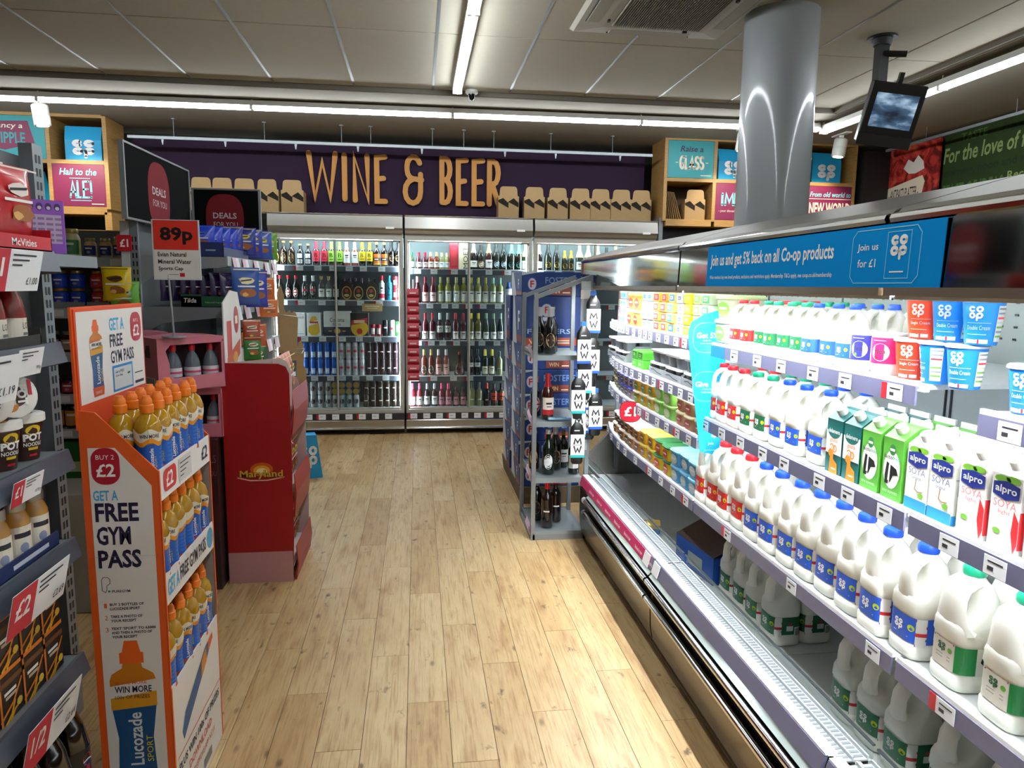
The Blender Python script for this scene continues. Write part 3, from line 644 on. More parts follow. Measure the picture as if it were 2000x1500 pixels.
BK = {
 'ale_gold': ('beer', .034, .235, '24130a', 'c9a24a', .93, ('c9a24a', .12, .52, 'oval'), 'brown ale bottle, gold oval label', 'bottle'),
 'cider_text': ('beer', .033, .21, '17131a', 'd8c66a', .93, ('e8e8e8', .10, .55, 'text'), 'dark cider bottle, bold white lettering', 'bottle'),
 'red_b': ('beer', .034, .235, '1d0f0c', 'c81e3c', .70, ('e0304c', .18, .62, 'L:B'), 'cider bottle with red foil and label', 'bottle'),
 'green_b': ('beer', .034, .235, '1d1a0c', '8cc63e', .70, ('9ed84a', .18, .62, 'L:B'), 'cider bottle with lime green label', 'bottle'),
 'white_top': ('beer', .034, .235, '8a3a14', 'eef0ee', .66, ('f0ece4', .14, .60, 'stripe'), 'amber bottle with white neck label', 'bottle'),
 'yellow_b': ('beer', .034, .235, '1d1a0c', 'e8c81e', .70, ('f0d22a', .22, .62, 'L:B'), 'cider bottle with yellow label', 'bottle'),
 'orange_b': ('beer', .033, .24, '1c0e08', 'd8b44a', .90, ('d8702a', .08, .52, 'band2'), 'dark bottle with orange band label', 'bottle'),
 'black_b': ('beer', .034, .245, '120c0a', '1a1a1c', .62, ('d8b878', .22, .48, 'oval'), 'black foiled stout bottle', 'bottle'),
 'ring_b': ('beer', .034, .24, '10140e', 'c02030', .86, ('c02030', .12, .50, 'ring'), 'dark bottle with round red and white label', 'bottle'),
 'shield_b': ('beer', .034, .24, '0c1a10', 'e8eaea', .74, ('f0f0ee', .20, .56, 'shield'), 'green bottle with white shield label', 'bottle'),
 'tall_w': ('beer', .032, .235, '10160e', '9a8a4a', .86, ('f0f0ea', .14, .48, ''), 'slim green bottle, plain white label', 'bottle'),
 'spirit_r': ('clear', .030, .25, 'b8c8c8', 'c01838', .80, ('dfe6e6', .1, .7, 'stripe'), 'clear bottle with red cap', 'bottle'),
 'blue_b': ('clear', .031, .25, '0e86a8', '1a7a90', .90, ('0a6a90', .1, .72, 'L:X'), 'bright blue mixed drink bottle', 'bottle'),
 'wk_rose': ('wine', .034, .265, '5a1420', '8a1a2a', .78, ('f0c4c0', .08, .42, ''), 'rose wine bottle with pink label', 'bottle'),
 'wk_pink': ('flute', .036, .27, '3c0c1c', 'f4a0b0', .72, ('2c0c18', .1, .4, ''), 'sparkling rose bottle with pink foil', 'bottle'),
 'wk_green': ('wine', .034, .265, '8e8a34', 'a8a86a', .78, ('2a9a5c', .08, .48, 'hill'), 'white wine bottle, green slanted label', 'bottle'),
 'wk_blue': ('wine', .034, .265, '8e8a34', 'a8a86a', .78, ('2f86c4', .08, .48, 'hill'), 'white wine bottle, blue slanted label', 'bottle'),
 'wk_yel': ('wine', .034, .265, '8e8a3c', 'b8b04a', .78, ('d8cc30', .08, .48, 'hill'), 'white wine bottle, pale yellow label', 'bottle'),
 'wk_teal': ('wine', .034, .265, '7e8a4c', '8ac0a0', .78, ('2fb0a0', .08, .48, 'hill'), 'white wine bottle, teal label', 'bottle'),
 'wn_red': ('wine', .034, .28, '541222', 'b01a34', .78, ('f0e4e0', .06, .34, ''), 'red capped wine bottle, white label', 'bottle'),
 'wn_sil': ('wine', .034, .28, '33161e', 'c4c8cc', .76, ('eceae6', .30, .54, 'L:W'), 'silver capped wine bottle, white label', 'bottle'),
 'wn_yel': ('wine', .034, .28, '6c6a1c', 'e0d028', .80, ('f2efe0', .06, .34, ''), 'yellow capped white wine bottle', 'bottle'),
 'wn_grn': ('flute', .034, .28, '3a4a2c', '6a9a6a', .80, ('f0f0ea', .06, .32, ''), 'green capped white wine bottle', 'bottle'),
 'wn_gry': ('flute', .034, .28, '2c3c3c', '8aa4a0', .80, ('eef0ee', .06, .34, ''), 'grey green capped wine bottle', 'bottle'),
 'wb_gold': ('wine', .034, .27, '6a2a22', 'b89a5a', .78, ('f0e4d0', .08, .40, 'oval'), 'pale rose bottle with gold cap', 'bottle'),
 'wb_flor': ('wine', .034, .27, '7a3c38', 'b8b0b0', .78, ('d8a8a4', .06, .44, ''), 'rose wine bottle, floral label', 'bottle'),
 'squat_b': ('squat', .055, .24, '3c0c10', 'a02024', .90, ('c8a0a0', .06, .22, 'oval'), 'squat round rose wine bottle', 'bottle'),
 'wb_dark': ('wine', .034, .27, '101814', '1a1c1c', .78, ('e8e8e4', .34, .50, ''), 'dark wine bottle, high white label', 'bottle'),
 'wb_yel': ('wine', .034, .27, '1c2414', 'd8cc3a', .76, ('f0ecd0', .06, .36, ''), 'dark green wine bottle, yellow cap', 'bottle'),
 'wb_pale': ('wine', .034, .25, '8a8c60', '4a5a4a', .78, ('d8d8a8', .10, .46, 'diag'), 'pale green wine bottle, leafy label', 'bottle'),
 'wp_pink': ('wine', .033, .24, '7a1c2c', 'e05080', .74, ('f2e8ea', .08, .44, ''), 'blush wine bottle, bright pink cap', 'bottle'),
 'wp_sil': ('wine', .033, .24, '3a1a24', 'b4b8bc', .74, ('f0f0ee', .10, .46, ''), 'blush wine bottle, silver cap', 'bottle'),
 'wp_rose': ('wine', .033, .24, '8a2c3c', 'e03a7c', .74, ('d890a0', .10, .42, ''), 'rose wine bottle, magenta cap', 'bottle'),
 'wp_clr': ('clear', .033, .20, '5c2a2c', '4c3030', .86, ('d8989c', .10, .50, ''), 'small blush bottle, dusty pink label', 'bottle'),
 'wp_red': ('wine', .033, .24, '2c1c18', 'd04a24', .76, ('e8e0d8', .10, .42, 'diag'), 'dark wine bottle, orange cap', 'bottle'),
 'wp_mix': ('wine', .035, .235, '4a3a1c', '3a1c1c', .80, ('d8543c', .12, .60, 'stripe'), 'fruit wine bottle, red and white label', 'bottle'),
 'mini_g': ('stub', .030, .165, '2c4a24', '2aa04a', .84, ('dfeadc', .12, .44, ''), 'small green capped wine bottle', 'bottle'),
 'mini_r': ('stub', .030, .165, '4c1420', 'b82038', .78, ('e8d0d0', .12, .42, ''), 'small red capped rose bottle', 'bottle'),
 'mini_o': ('stub', .030, .17, '7a3018', 'd8b88a', .74, ('f0e8dc', .12, .44, ''), 'small amber wine bottle, cream foil', 'bottle'),
 'mini_w': ('stub', .030, .165, '8a8c58', 'd8d0a0', .74, ('e8f0f4', .12, .44, ''), 'small white wine bottle, pale foil', 'bottle'),
 'ch_rose': ('champ', .040, .27, '1c1210', 'e8b8b0', .62, ('f0ece0', .10, .34, ''), 'sparkling bottle with pale pink foil', 'bottle'),
 'ch_ring': ('champ', .040, .25, '14110c', '16160f', .62, ('d8a060', .08, .36, 'ring'), 'black prosecco bottle, copper round label', 'bottle'),
 'ch_gold': ('champ', .040, .27, '3a1818', 'd8c070', .60, ('f0ece6', .08, .38, ''), 'sparkling bottle with gold foil', 'bottle'),
 'ch_blue': ('champ', .040, .265, '10160e', '16201e', .60, ('3a80b0', .10, .36, 'ring'), 'dark sparkling bottle, blue round label', 'bottle'),
 'ch_teal': ('champ', .040, .265, '12160e', '5ac4c0', .64, ('3ab8b8', .10, .32, 'oval'), 'dark sparkling bottle, teal foil', 'bottle'),
 'ch_yel': ('champ', .040, .265, '10180e', '1c201c', .60, ('e8c030', .12, .34, 'oval'), 'dark sparkling bottle, yellow oval label', 'bottle'),
 'ch_cream': ('champ', .040, .27, '1c3018', 'e8dca0', .52, ('f4f2ea', .06, .36, ''), 'green sparkling bottle, long cream foil', 'bottle'),
 'ch_small': ('champ', .032, .21, '1a1c10', 'd8a83a', .58, ('e0b030', .12, .38, 'oval'), 'small sparkling bottle with gold foil', 'bottle'),
 'jug_blue': ('clear', .038, .22, 'c8d4da', '2a4a8a', .70, ('e8eef0', .1, .55, 'stripe'), 'white bottle with navy cap', 'bottle'),
 'can_blue': ('can', .031, .165, '1c56b8', 'e8ecf0', 1, ('c8d8f0', .12, .45, 'can'), 'tall blue lager can', 'can'),
 'can_silver': ('can', .031, .165, 'c4c8cc', 'c02838', 1, ('a8acb2', .18, .78, 'can'), 'tall silver and red lager can', 'can'),
 'can_dark': ('can', .031, .165, '2c1820', 'a8a0a8', 1, ('6a5a66', .14, .7, 'diag'), 'tall black and plum cider can', 'can'),
 'can_short': ('can', .033, .13, 'b4b8ba', '6c3030', 1, ('8c6a68', .25, .75, 'oval'), 'grey lager can with red oval', 'can'),
 'can_gold': ('can', .033, .13, '2a2018', 'c89a4a', 1, ('a87c3c', .15, .85, 'diag'), 'dark brown and gold cider can', 'can'),
 'can_red': ('can', .027, .12, '9c1a2c', 'f0f0f0', 1, ('d8d8dc', .2, .7, 'can'), 'small red cocktail can', 'can'),
 'can_rstack': ('can', .028, .12, 'c03038', 'f0e8e0', 1, ('e8d8d0', .3, .7, 'can'), 'slim red mixer can', 'can'),
 'can_green': ('can', .031, .15, '4ab04a', 'f0f0f0', 1, ('d0f0c0', .3, .8, 'can'), 'bright green cider can', 'can'),
 'can_vert': ('can', .031, .165, '1c1c1e', 'b0b4b8', 1, ('d8d8da', .1, .9, 'diag'), 'black can with white diagonal lettering', 'can'),
}
def bmk(o, k):
    kd, r, h, c, cc, cf, lb, d, ct = BK[k]; bottle(o, kd, r, h, c, cc, cf, lb)
_bc = {}
def bmk2(k):
    if k not in _bc: _bc[k] = lambda o, kk=k: bmk(o, k)
    return _bc[k]
NM = {'beer': 'beer_bottle', 'wine': 'wine_bottle', 'flute': 'wine_bottle', 'champ': 'sparkling_wine_bottle', 'squat': 'wine_bottle', 'clear': 'clear_bottle', 'can': 'drink_can', 'stub': 'small_wine_bottle'}
def put_b(k, loc, rz, lb, grp): return put(NM[BK[k][0]], bmk2(k), loc, rz, lb, BK[k][8], grp, k)
def row(xs, ks, y, z, shelf, grp, rz=0.):
    cnt = {}; tot = {k: ks.count(k) for k in ks}
    for x, k in zip(xs, ks):
        cnt[k] = cnt.get(k, 0)+1; d = BK[k][7]
        lb = '%s, %s' % (d, shelf) if tot[k] == 1 else ('%s, %s of two, %s' % (d, ('left', 'right')[cnt[k]-1], shelf) if tot[k] == 2 else '%s, %s from left, %s' % (d, ORD[cnt[k]-1], shelf))
        put_b(k, (x+random.uniform(-.003, .003), y+random.uniform(-.004, .004), z), rz+random.uniform(-.12, .12), lb, grp)
Y0 = 7.352
row([-1.37, -1.30, -1.225, -1.145, -1.07, -.99, -.915, -.84, -.765, -.695, -.62, -.545, -.47, -.40, -.33, -.26, -.19], ['ale_gold']*3+['cider_text']*2+['red_b']*2+['green_b']*2+['white_top']*2+['yellow_b']*2+['orange_b']*2+['black_b']*2, Y0, S1[0]+.001, 'left fridge top shelf', 'beers on the left fridge top shelf')
row([-1.345, -1.27, -1.195, -1.11, -1.03, -.95, -.88, -.81], ['ring_b']*3+['shield_b']*2+['tall_w']*3, Y0, S1[1]+.001, 'left fridge second shelf', 'beers on the left fridge second shelf')
row([-.355, -.285], ['spirit_r', 'blue_b'], Y0, S1[1]+.001, 'left fridge second shelf', 'mixed drinks on the left fridge second shelf')
for i in range(2): put_b('can_rstack', (-.222, Y0, S1[1]+.001+.1225*i), 0, 'slim red mixer can, %s of its pair, left fridge second shelf' % ('lower', 'upper')[i], 'mixed drinks on the left fridge second shelf')
put_b('can_green', (-.182+.0, 7.43, S1[1]+.001), 0, 'bright green cider can at right end, left fridge second shelf', 'mixed drinks on the left fridge second shelf')
def multi(o, w_, h, m1, draw, d_=.15):
    mb = MB(m1); mb.bev(-w_/2, 0, 0, w_/2, d_, h, .003); mb.build('carton', o)
    mb = MB(); mb.plane((0, -.0008, 0), (1, 0, 0), (0, 0, 1)); draw(mb, w_, h); mb.build('printing', o)
def four_pack(o):       # four cider bottles in a dark card carrier
    mb = MB(mat('14100e', .6)); mb.prism([(-.06, 0), (.06, 0), (.06, .11), (.05, .155), (.02, .19), (-.02, .19), (-.05, .155), (-.06, .11)], 'y', 0, .12); mb.build('carrier_sleeve', o)
    mb = MB(); mb.plane((0, -.0008, 0), (1, 0, 0), (0, 0, 1)); mb.disc(0, .075, .048, .066, mat('c9a24a', .5), 0); mb.disc(0, .075, .040, .057, mat('2a1a12', .5), 1); mb.disc(0, .095, .018, .018, mat('b03a2a', .5), 2); mb.disc(0, .05, .024, .014, mat('b8b06a', .5), 2); mb.build('printing', o)
    for x in (-.03, .03): MB(mat('241206', .15)).lathe([(.024, .14), (.012, .19), (.012, .215), (.014, .225)], 10, x, .06).build('bottle_neck', o)
for i, x in enumerate((-.70, -.585, -.46)): put('bottle_pack', four_pack, (x, 7.315, S1[1]+.001), 0, 'dark four-bottle cider pack, %s from left, left fridge second shelf' % ORD[i], 'pack', 'cider packs on the second shelf')
YEL = mat('e8b820', .5); 
def p_white(m, w, h): m.rect(-.4*w, .1*h, .4*w, .12*h, COOP, 0); m.rect(-.4*w, .75*h, .4*w, .85*h, mat('c8ccd4', .5), 0)
def p_lager(m, w, h): m.poly2([(-.42*w, .2*h), (-.2*w, .05*h), (.2*w, .05*h), (.42*w, .2*h), (.35*w, .6*h), (.15*w, .85*h), (-.15*w, .85*h), (-.35*w, .6*h)], YEL, 0); m.poly2([(-.48*w, .42*h), (.48*w, .6*h), (.48*w, .74*h), (-.48*w, .56*h)], WHITE, 1); m.rect(-.3*w, .56*h, .3*w, .63*h, RED, 2)
def p_crown(m, w, h): m.rect(-.5*w, 0, .5*w, .38*h, NAVY, 0); m.textw('Corona', 0, .58*h, .17*h, INK, 1, 'c', .55*w); m.textw('Extra', 0, .44*h, .1*h, INK, 1, 'c', .3*w); m.disc(0, .22*h, .13*h, .11*h, YEL, 1); m.rect(-.32*w, .2*h, -.2*w, .23*h, YEL, 1); m.rect(.2*w, .2*h, .32*w, .23*h, YEL, 1)
def p_desp(m, w, h): m.disc(0, .35*h, .48*w, .34*h, YEL, 0); m.poly2([(-.46*w, .48*h), (.4*w, .6*h), (.44*w, .8*h), (-.42*w, .68*h)], mat('d03040', .5), 1); m.rect(-.3*w, .57*h, .28*w, .70*h, mat('f0d0a0', .5), 2); m.disc(0, .22*h, .16*w, .12*h, RED, 2); m.rect(-.45*w, .85*h, .45*w, .98*h, BLACK, 1)
for k, (x, w_, h, m1, dr, lb) in enumerate(((-1.17, .12, .235, WHITE, p_white, 'plain white beer carton, left end, left fridge third shelf'), (-1.025, .135, .235, mat('eef0ee', .5), p_lager, 'white carton with yellow crest, left fridge third shelf'), (-.80, .26, .25, mat('f2f2f0', .5), p_crown, 'wide white and navy lager carton, left fridge third shelf'), (-.58, .18, .235, mat('241012', .5), p_desp, 'black and yellow flavoured beer carton, left fridge third shelf'))):
    t = T('beer_carton', lb, 'carton', (x, 7.315, S1[2]+.001), 0, 'beer cartons on the third shelf'); multi(t, w_, h, m1, dr)
row([-.45, -.39], ['can_red']*2, Y0, S1[2]+.001, 'left fridge third shelf', 'cans on the left fridge third shelf')
for k, x, n_ in (('can_vert', -.325, 'left fridge third shelf'), ('can_silver', -.26, 'left fridge third shelf'), ('can_green', -.195, 'left fridge third shelf')):
    for i in range(2 if k != 'can_green' else 1): put_b(k, (x, Y0, S1[2]+.001+.1685*i*.8 if 0 else S1[2]+.001+.1683*i*(.0 if k == 'x' else 1)), 0, BK[k][7]+', %s, left fridge third shelf right end' % ('lower', 'upper')[i], 'cans on the left fridge third shelf') if not (i == 1) else None
nm = {'can_blue': 'tall blue lager can', 'can_silver': 'tall silver and red lager can', 'can_dark': 'tall plum cider can'}
for k, xs in (('can_blue', [-1.185, -1.115, -1.045, -.975, -.905, -.838]), ('can_silver', [-.765, -.697, -.63, -.562]), ('can_dark', [-.493, -.427, -.36, -.293, -.225])):
    for i, x in enumerate(xs):
        for j in range(2): put_b(k, (x, Y0, S1[3]+.001+.1665*j), random.uniform(-.2, .2), '%s, %s row, %s from left, left fridge fourth shelf' % (nm[k], ('lower', 'upper')[j], ORD[i]), 'cans on the left fridge fourth shelf')
for k, xs, d in (('can_short', [-1.13, -1.055, -.98, -.905], 'grey lager can'), ('can_gold', [-.525, -.455, -.385, -.315, -.245, -.178], 'brown and gold cider can')):
    for i, x in enumerate(xs):
        for j in range(2): put_b(k, (x, Y0, S1[4]+.001+.1315*j), random.uniform(-.2, .2), '%s, %s row, %s from left, left fridge bottom shelf' % (d, ('lower', 'upper')[j], ORD[i]), 'cans on the left fridge bottom shelf')
for i, x in enumerate((-.835, -.765, -.695, -.625)):
    put_b('can_short', (x, Y0, S1[4]+.001), 0, 'grey lager can under the lying cans, %s from left' % ORD[i], 'cans on the left fridge bottom shelf')
def lying(o):
    MB(mat('9fa3a6', .3, .5)).cyl((0, .002, .033), (0, .13, .033), .033, 14).build('body', o); MB(mat('c9a24a', .3, .7, 'gold_lid')).cyl((0, 0, .033), (0, .003, .033), .028, 14).build('can_lid', o)
for j in range(2):
    for i, x in enumerate((-.835, -.765, -.695, -.625)): put('lying_drink_can', lying, (x, 7.32, S1[4]+.1325+.0665*j), 0, 'lying can with gold lid, %s row, %s from left, fridge bottom' % (('lower', 'upper')[j], ORD[i]), 'can', 'lying cans on the left fridge bottom shelf')
# middle fridge
row([-.06, .015, .075, .135, .19, .245, .30], ['mini_g', 'mini_r', 'mini_r', 'mini_o', 'mini_o', 'mini_w', 'mini_w'], Y0, S2[0]+.001, 'middle fridge top shelf', 'small wines on the middle fridge top shelf')
for x, w_, h, m1, tx, lb in ((.365, .085, .265, mat('b01c2c', .45), '', 'tall red gift box of sparkling wine, middle fridge top shelf'), (.465, .10, .265, mat('e8dcb8', .45), 'MOET', 'cream gift box with upright lettering, middle fridge top shelf')):
    t = T('gift_box', lb, 'box', (x, 7.315, S2[0]+.001)); MB(m1).bev(-w_/2, 0, 0, w_/2, .085, h, .002).build('carton', t)
    mb = MB(); mb.plane((0, -.0008, 0), (0, 0, 1), (-1, 0, 0))
    if tx: mb.text(tx, .01, -.04, .23, .005, INK, 1, 0)
    else: mb.rect(.04, -.03, .22, .03, mat('c03a44', .5), 1)
    mb.build('lettering', t)
row([.565, .64, .72, .80, .875, .955, 1.035, 1.10], ['ch_rose', 'ch_ring', 'ch_gold', 'ch_blue', 'ch_blue', 'ch_teal', 'ch_teal', 'ch_gold'][:7]+['ch_cream'], 7.36, S2[0]+.001, 'middle fridge top shelf', 'sparkling wine on the middle fridge top shelf')
row([.0, .08, .155, .235, .31, .39, .465, .545, .615, .69, .765, .84], ['wk_pink', 'wk_rose', 'wk_rose', 'wk_green', 'wk_green', 'wk_blue', 'wk_blue', 'wk_yel', 'wk_yel', 'wk_yel', 'wk_teal', 'wk_teal'], Y0, S2[1]+.001, 'middle fridge second shelf', 'wine on the middle fridge second shelf')
put_b('jug_blue', (.93, Y0+.01, S2[1]+.001), 0, 'white bottle with navy cap, right end of middle fridge second shelf', 'wine on the middle fridge second shelf')
row([.0, .075, .15, .225, .305, .385, .465, .545, .62, .70, .775, .85, .925, 1.0, 1.075], ['wn_sil', 'wn_red', 'wn_red', 'wn_sil', 'wn_sil', 'wn_red', 'wn_red', 'wn_yel', 'wn_yel', 'wn_grn', 'wn_grn', 'wn_gry', 'wn_gry', 'wn_gry', 'wn_grn'], Y0, S2[2]+.001, 'middle fridge third shelf', 'wine on the middle fridge third shelf')
row([-.02, .06, .135, .21, .285, .36][0:5], ['wb_gold', 'wb_gold', 'wb_gold', 'wb_flor', 'wb_flor'], Y0, S2[3]+.001, 'middle fridge fourth shelf', 'wine on the middle fridge fourth shelf')
put_b('squat_b', (.425, Y0+.02, S2[3]+.001), 0, 'squat round rose wine bottle, middle fridge fourth shelf', 'wine on the middle fridge fourth shelf')
row([.54, .615, .69, .765, .84, .99, 1.065], ['wb_dark', 'wb_dark', 'wb_yel', 'wb_yel', 'wb_pale', 'wb_pale', 'wb_dark'], Y0, S2[3]+.001, 'middle fridge fourth shelf', 'wine on the middle fridge fourth shelf')
row([-.06, .015, .09, .165, .24, .31, .39, .46, .56, .63, .71, .785, .86, .935, 1.01], ['wp_pink', 'wp_pink', 'wp_sil', 'wp_sil', 'wp_rose', 'wp_rose', 'wp_clr', 'wp_clr', 'wb_pale', 'wb_pale', 'wp_red', 'wp_mix', 'wp_mix', 'wk_yel', 'wp_pink'], Y0, S2[4]+.001, 'middle fridge bottom shelf', 'wine on the middle fridge bottom shelf')
# right fridge: top shelf shows, lower ones only through gaps
row([1.24, 1.335, 1.425, 1.51, 1.58, 1.665, 1.76, 1.86, 1.955, 2.05], ['ch_rose', 'ch_yel', 'ch_yel', 'ch_small', 'ch_small', 'ch_cream', 'ch_cream', 'ch_cream', 'ch_ring', 'ch_gold'], 7.36, S2[0]+.001, 'right fridge top shelf', 'sparkling wine on the right fridge top shelf')
row([1.22, 1.30, 1.38, 1.46], ['wk_yel', 'wk_rose', 'wk_teal', 'wk_green'], Y0, S2[1]+.001, 'right fridge second shelf', 'wine on the right fridge second shelf')
row([1.22, 1.30, 1.38, 1.46], ['wn_red', 'wn_red', 'wn_sil', 'wn_yel'], Y0, S2[2]+.001, 'right fridge third shelf', 'wine on the right fridge third shelf')
# strip of red snack bags hanging on the door post
t = T('snack_clip_strip', 'long hanging strip of small red snack bags on the fridge door post', 'snack bags', (-.045, 7.165, 0))
MB(WHITE).box(-.008, .004, .56, .008, .006, 1.55).build('clip_strip', t)
for i in range(11):
    z = 1.46-i*.083; mb = MB(mat('b8233a', .35)); mb.smooth = True
    mb.loft([[(-.06, -.002, z), (.06, -.002, z), (.06, .002, z), (-.06, .002, z)], [(-.055, -.022, z-.02), (.055, -.022, z-.02), (.055, 0, z-.02), (-.055, 0, z-.02)], [(-.055, -.026, z-.06), (.055, -.026, z-.06), (.055, 0, z-.06), (-.055, 0, z-.06)], [(-.06, -.006, z-.085), (.06, -.006, z-.085), (.06, 0, z-.085), (-.06, 0, z-.085)]]); mb.smooth = False
    mb.use(mat('e8c8c4', .4)).box(-.035, -.0275, z-.05, .03, -.024, z-.035); mb.build('snack_bag', t)
t = T('promotion_card', 'tan promotion card hanging from left fridge second shelf', 'sign', (-.45, 7.288, S1[1]-.105)); MB(mat('c9a468', .5)).box(-.1, 0, 0, .1, .002, .075).build('card', t)
MB(CREAM).box(-.07, -.0008, .045, .07, -.0002, .055).box(-.05, -.0008, .025, .05, -.0002, .033).build('lettering', t)
# ---------------------------------------------------------------- open dairy cabinets on the right
DW_ = mat('eef2f2', .35, 0, 'white_enamel'); DST = mat('8f8b84', .38, .85, 'brushed_hood', .2, 5); RAILM = mat('6a6a86', .35, 0, 'rail_violet'); PNK = mat('c0185c', .45, 0, 'magenta_strip')
DLED = emit('f6fbff', DAIRY_E, 'dairy_led'); GRL = mat('c4c9cc', .35, .5, 'grille'); BROWN = mat('6e655a', .22, .8, 'bumper_panel')
XF = 1.12
def tickets_x(par, ys, x, z0, z1, red=(), wd=.06):      # tickets on a rail facing -X
    for k, y in enumerate(ys):
        m = MB(TICKET); m.box(x-.002, y, z0, x, y+wd, z1); m.use(INK)
        m.box(x-.0025, y+.008, z0+(z1-z0)*.62, x-.002, y+wd-.012, z0+(z1-z0)*.68); m.box(x-.0025, y+.008, z0+(z1-z0)*.2, x-.002, y+.025, z0+(z1-z0)*.4)
        if k in red: m.use(RED); m.box(x-.0026, y+wd, z0, x-.0005, y+wd+.022, z1)
        m.build('price_ticket', par)
def bend(y):  # the cabinet front curves gently away at its far end
    return 0 if y < 3.6 else .10*((y-3.6)/.8)**2
def dairy(y0, y1, shelves, label, end=False):
    t = T('dairy_cabinet', label, 'cabinet', (0, 0, 0)); a, b = y0+.003, y1-.003
    MB(DW_).box(1.76, a, .05, 1.80, b, 1.70).build('rear_wall', t)
    pb = MB(mat('c4cecd', .45, 0, 'perforated_back')); pb.box(1.70, a, .34, 1.72, b, 1.56)
    pb.use(mat('33393c', .7))
    y = a+.03
    while y < b-.02:
        for z in (1.36, 1.395, 1.43, 1.465, 1.50): pb.box(1.698, y, z, 1.7005, y+.012, z+.006)
        y += .05
    pb.box(1.695, a+.60, .36, 1.7, a+.606, 1.55).box(1.695, a+.625, .36, 1.7, a+.631, 1.55); pb.build('perforated_back', t)
    # base: kick, panel, bumpers, ticket strip, white edge, grille, riser glass, tray
    bb = min(b, 3.80); bf = min(b, 4.01)
    MB(BLACK).box(1.0, a, 0, 1.03, bf, .06).build('kick_plate', t)
    MB(BROWN).prism([(.985, .02), (.96, .05), (.95, .10), (.945, .20), (.945, .33), (1.03, .33), (1.03, .02)], 'y', a, bf).build('lower_panel', t)
    MB(mat('b9c6c2', .15, .5, 'glassy_trim')).prism([(.932, .325), (.955, .345), (.975, .34), (.96, .318)], 'y', a, bb).build('upper_trim', t)
    for x, z in ((.925, .232), (.925, .305)): MB(CHROME).cyl((x, a, z), (x, bb, z), .013, 10).build('bumper_bar', t); MB(BLACK).box(x, a, z-.02, x+.02, bb, z-.012).build('bumper_seal', t)
    if end:
        for z in (.232, .305): MB(GREY).cyl((.925, bb, z), (.925, bb+.02, z), .017, 10).build('bumper_cap', t)
    r = MB(RAILM); r.prism([(.945, .345), (.958, .395), (.968, .395), (.957, .345)], 'y', a, bf); r = r.build('base_ticket_rail', t)
    if y0 > 2: 
        MB(PNK).prism([(.9425, .347), (.9555, .393), (.9575, .393), (.9445, .347)], 'y', a+.03, bf).build('magenta_strip', r)
        mb = MB(); mb.plane((.940, 0, .347), (0, -1, 0), (.27, 0, 1))
        for k in range(7): yy = -(3.78-k*.17); mb.text('Reduced to clear', yy-.0, .015, yy+.10, .03, WHITE, 0, .01)
        mb.build('lettering', r)
        for yy in (2.62, 2.74): MB(TICKET).prism([(.9395, .345), (.953, .394), (.955, .394), (.9415, .345)], 'y', yy, yy+.07).build('price_ticket', r)
    MB(mat('f4f6f4', .35)).box(.960, a, .392, .992, bf, .40).build('white_edge', t)
    g = MB(GRL); g.box(.994, a, .372, 1.072, bf, .376)
    g = g.build('grille_tray', t); gb = MB(mat('6c7478', .6)); nb = int((bf-a)/.0165)
    for i in range(nb):
        for x in (1.0, 1.038): gb.box(x, a+.01+i*.0165, .3765, x+.028, a+.018+i*.0165, .3775)
    o = gb.build('grille_slot', g); o['kind'] = 'stuff'
    for x in (1.032, 1.072): MB(mat('dfe4e6', .3, .3)).box(x-.002, a, .376, x+.002, bf, .386).build('grille_wire', g)
    MB(mat('b4bcbe', .3, .4)).box(1.073, a, .355, 1.083, b, .372).box(1.083, a, .34, 1.10, b, .346).build('riser_ledge', t)
    gl = MB(glass('riser_glass', (.95, .975, .965), .022)); n = 2
    for i in range(n): gl.box(1.082, a+i*(b-a)/n+.003, .33, 1.088, a+(i+1)*(b-a)/n-.003, .412)
    gl.build('riser_glass', t); MB(mat('4a4f50', .3, .6)).box(1.081, a, .410, 1.089, b, .414).build('riser_trim', t)
    yy = a
    while yy < b-.01:      # loose bottom plates
        y2 = min(b, yy+.62); MB(DW_).box(1.09, yy+.002, .285, 1.70, y2-.002, .30).build('bottom_plate', t); yy = y2
    MB(DW_).box(1.03, a, .02, 1.76, b, .27).build('plinth_box', t)
    # hood
    mb = MB(MIRROR); mb.prism([(1.006, 1.505), (1.012, 1.642), (1.02, 1.642), (1.014, 1.505)], 'y', a, b); mb.build('mirror_fascia', t)
    mb = MB(DST); mb.prism([(1.01, 1.655), (1.03, 1.675), (1.30, 1.752), (1.80, 1.775), (1.80, 1.70), (1.30, 1.715), (1.02, 1.642)], 'y', a, b); mb.build('hood_top', t)
    MB(CHROME).cyl((1.013, a, 1.652), (1.013, b, 1.652), .012, 8).build('hood_edge', t)
    MB(mat('8a7a68', .3, .7, 'bronze_lip')).box(1.0, a, 1.488, 1.028, b, 1.506).use(WHITE).box(1.028, a, 1.480, 1.032, b, 1.506).build('fascia_base', t)
    MB(mat('d8dcdc', .4)).prism([(1.022, 1.508), (1.022, 1.58), (1.40, 1.62), (1.70, 1.60), (1.70, 1.585), (1.40, 1.60), (1.03, 1.565), (1.03, 1.508)], 'y', a, b).build('canopy_liner', t)
    MB(DLED).box(1.034, a+.02, 1.498, 1.054, b-.02, 1.502).build('led_tube', t)
    MB(WHITE).box(1.0545, a+.01, 1.486, 1.0575, b-.01, 1.508).build('added_lamp_shield', t)  # added shield, keeps the canopy light off the top shelf stock
    MB(DLED2).box(1.36, a+.02, 1.588, 1.385, b-.02, 1.594).build('led_tube', t)
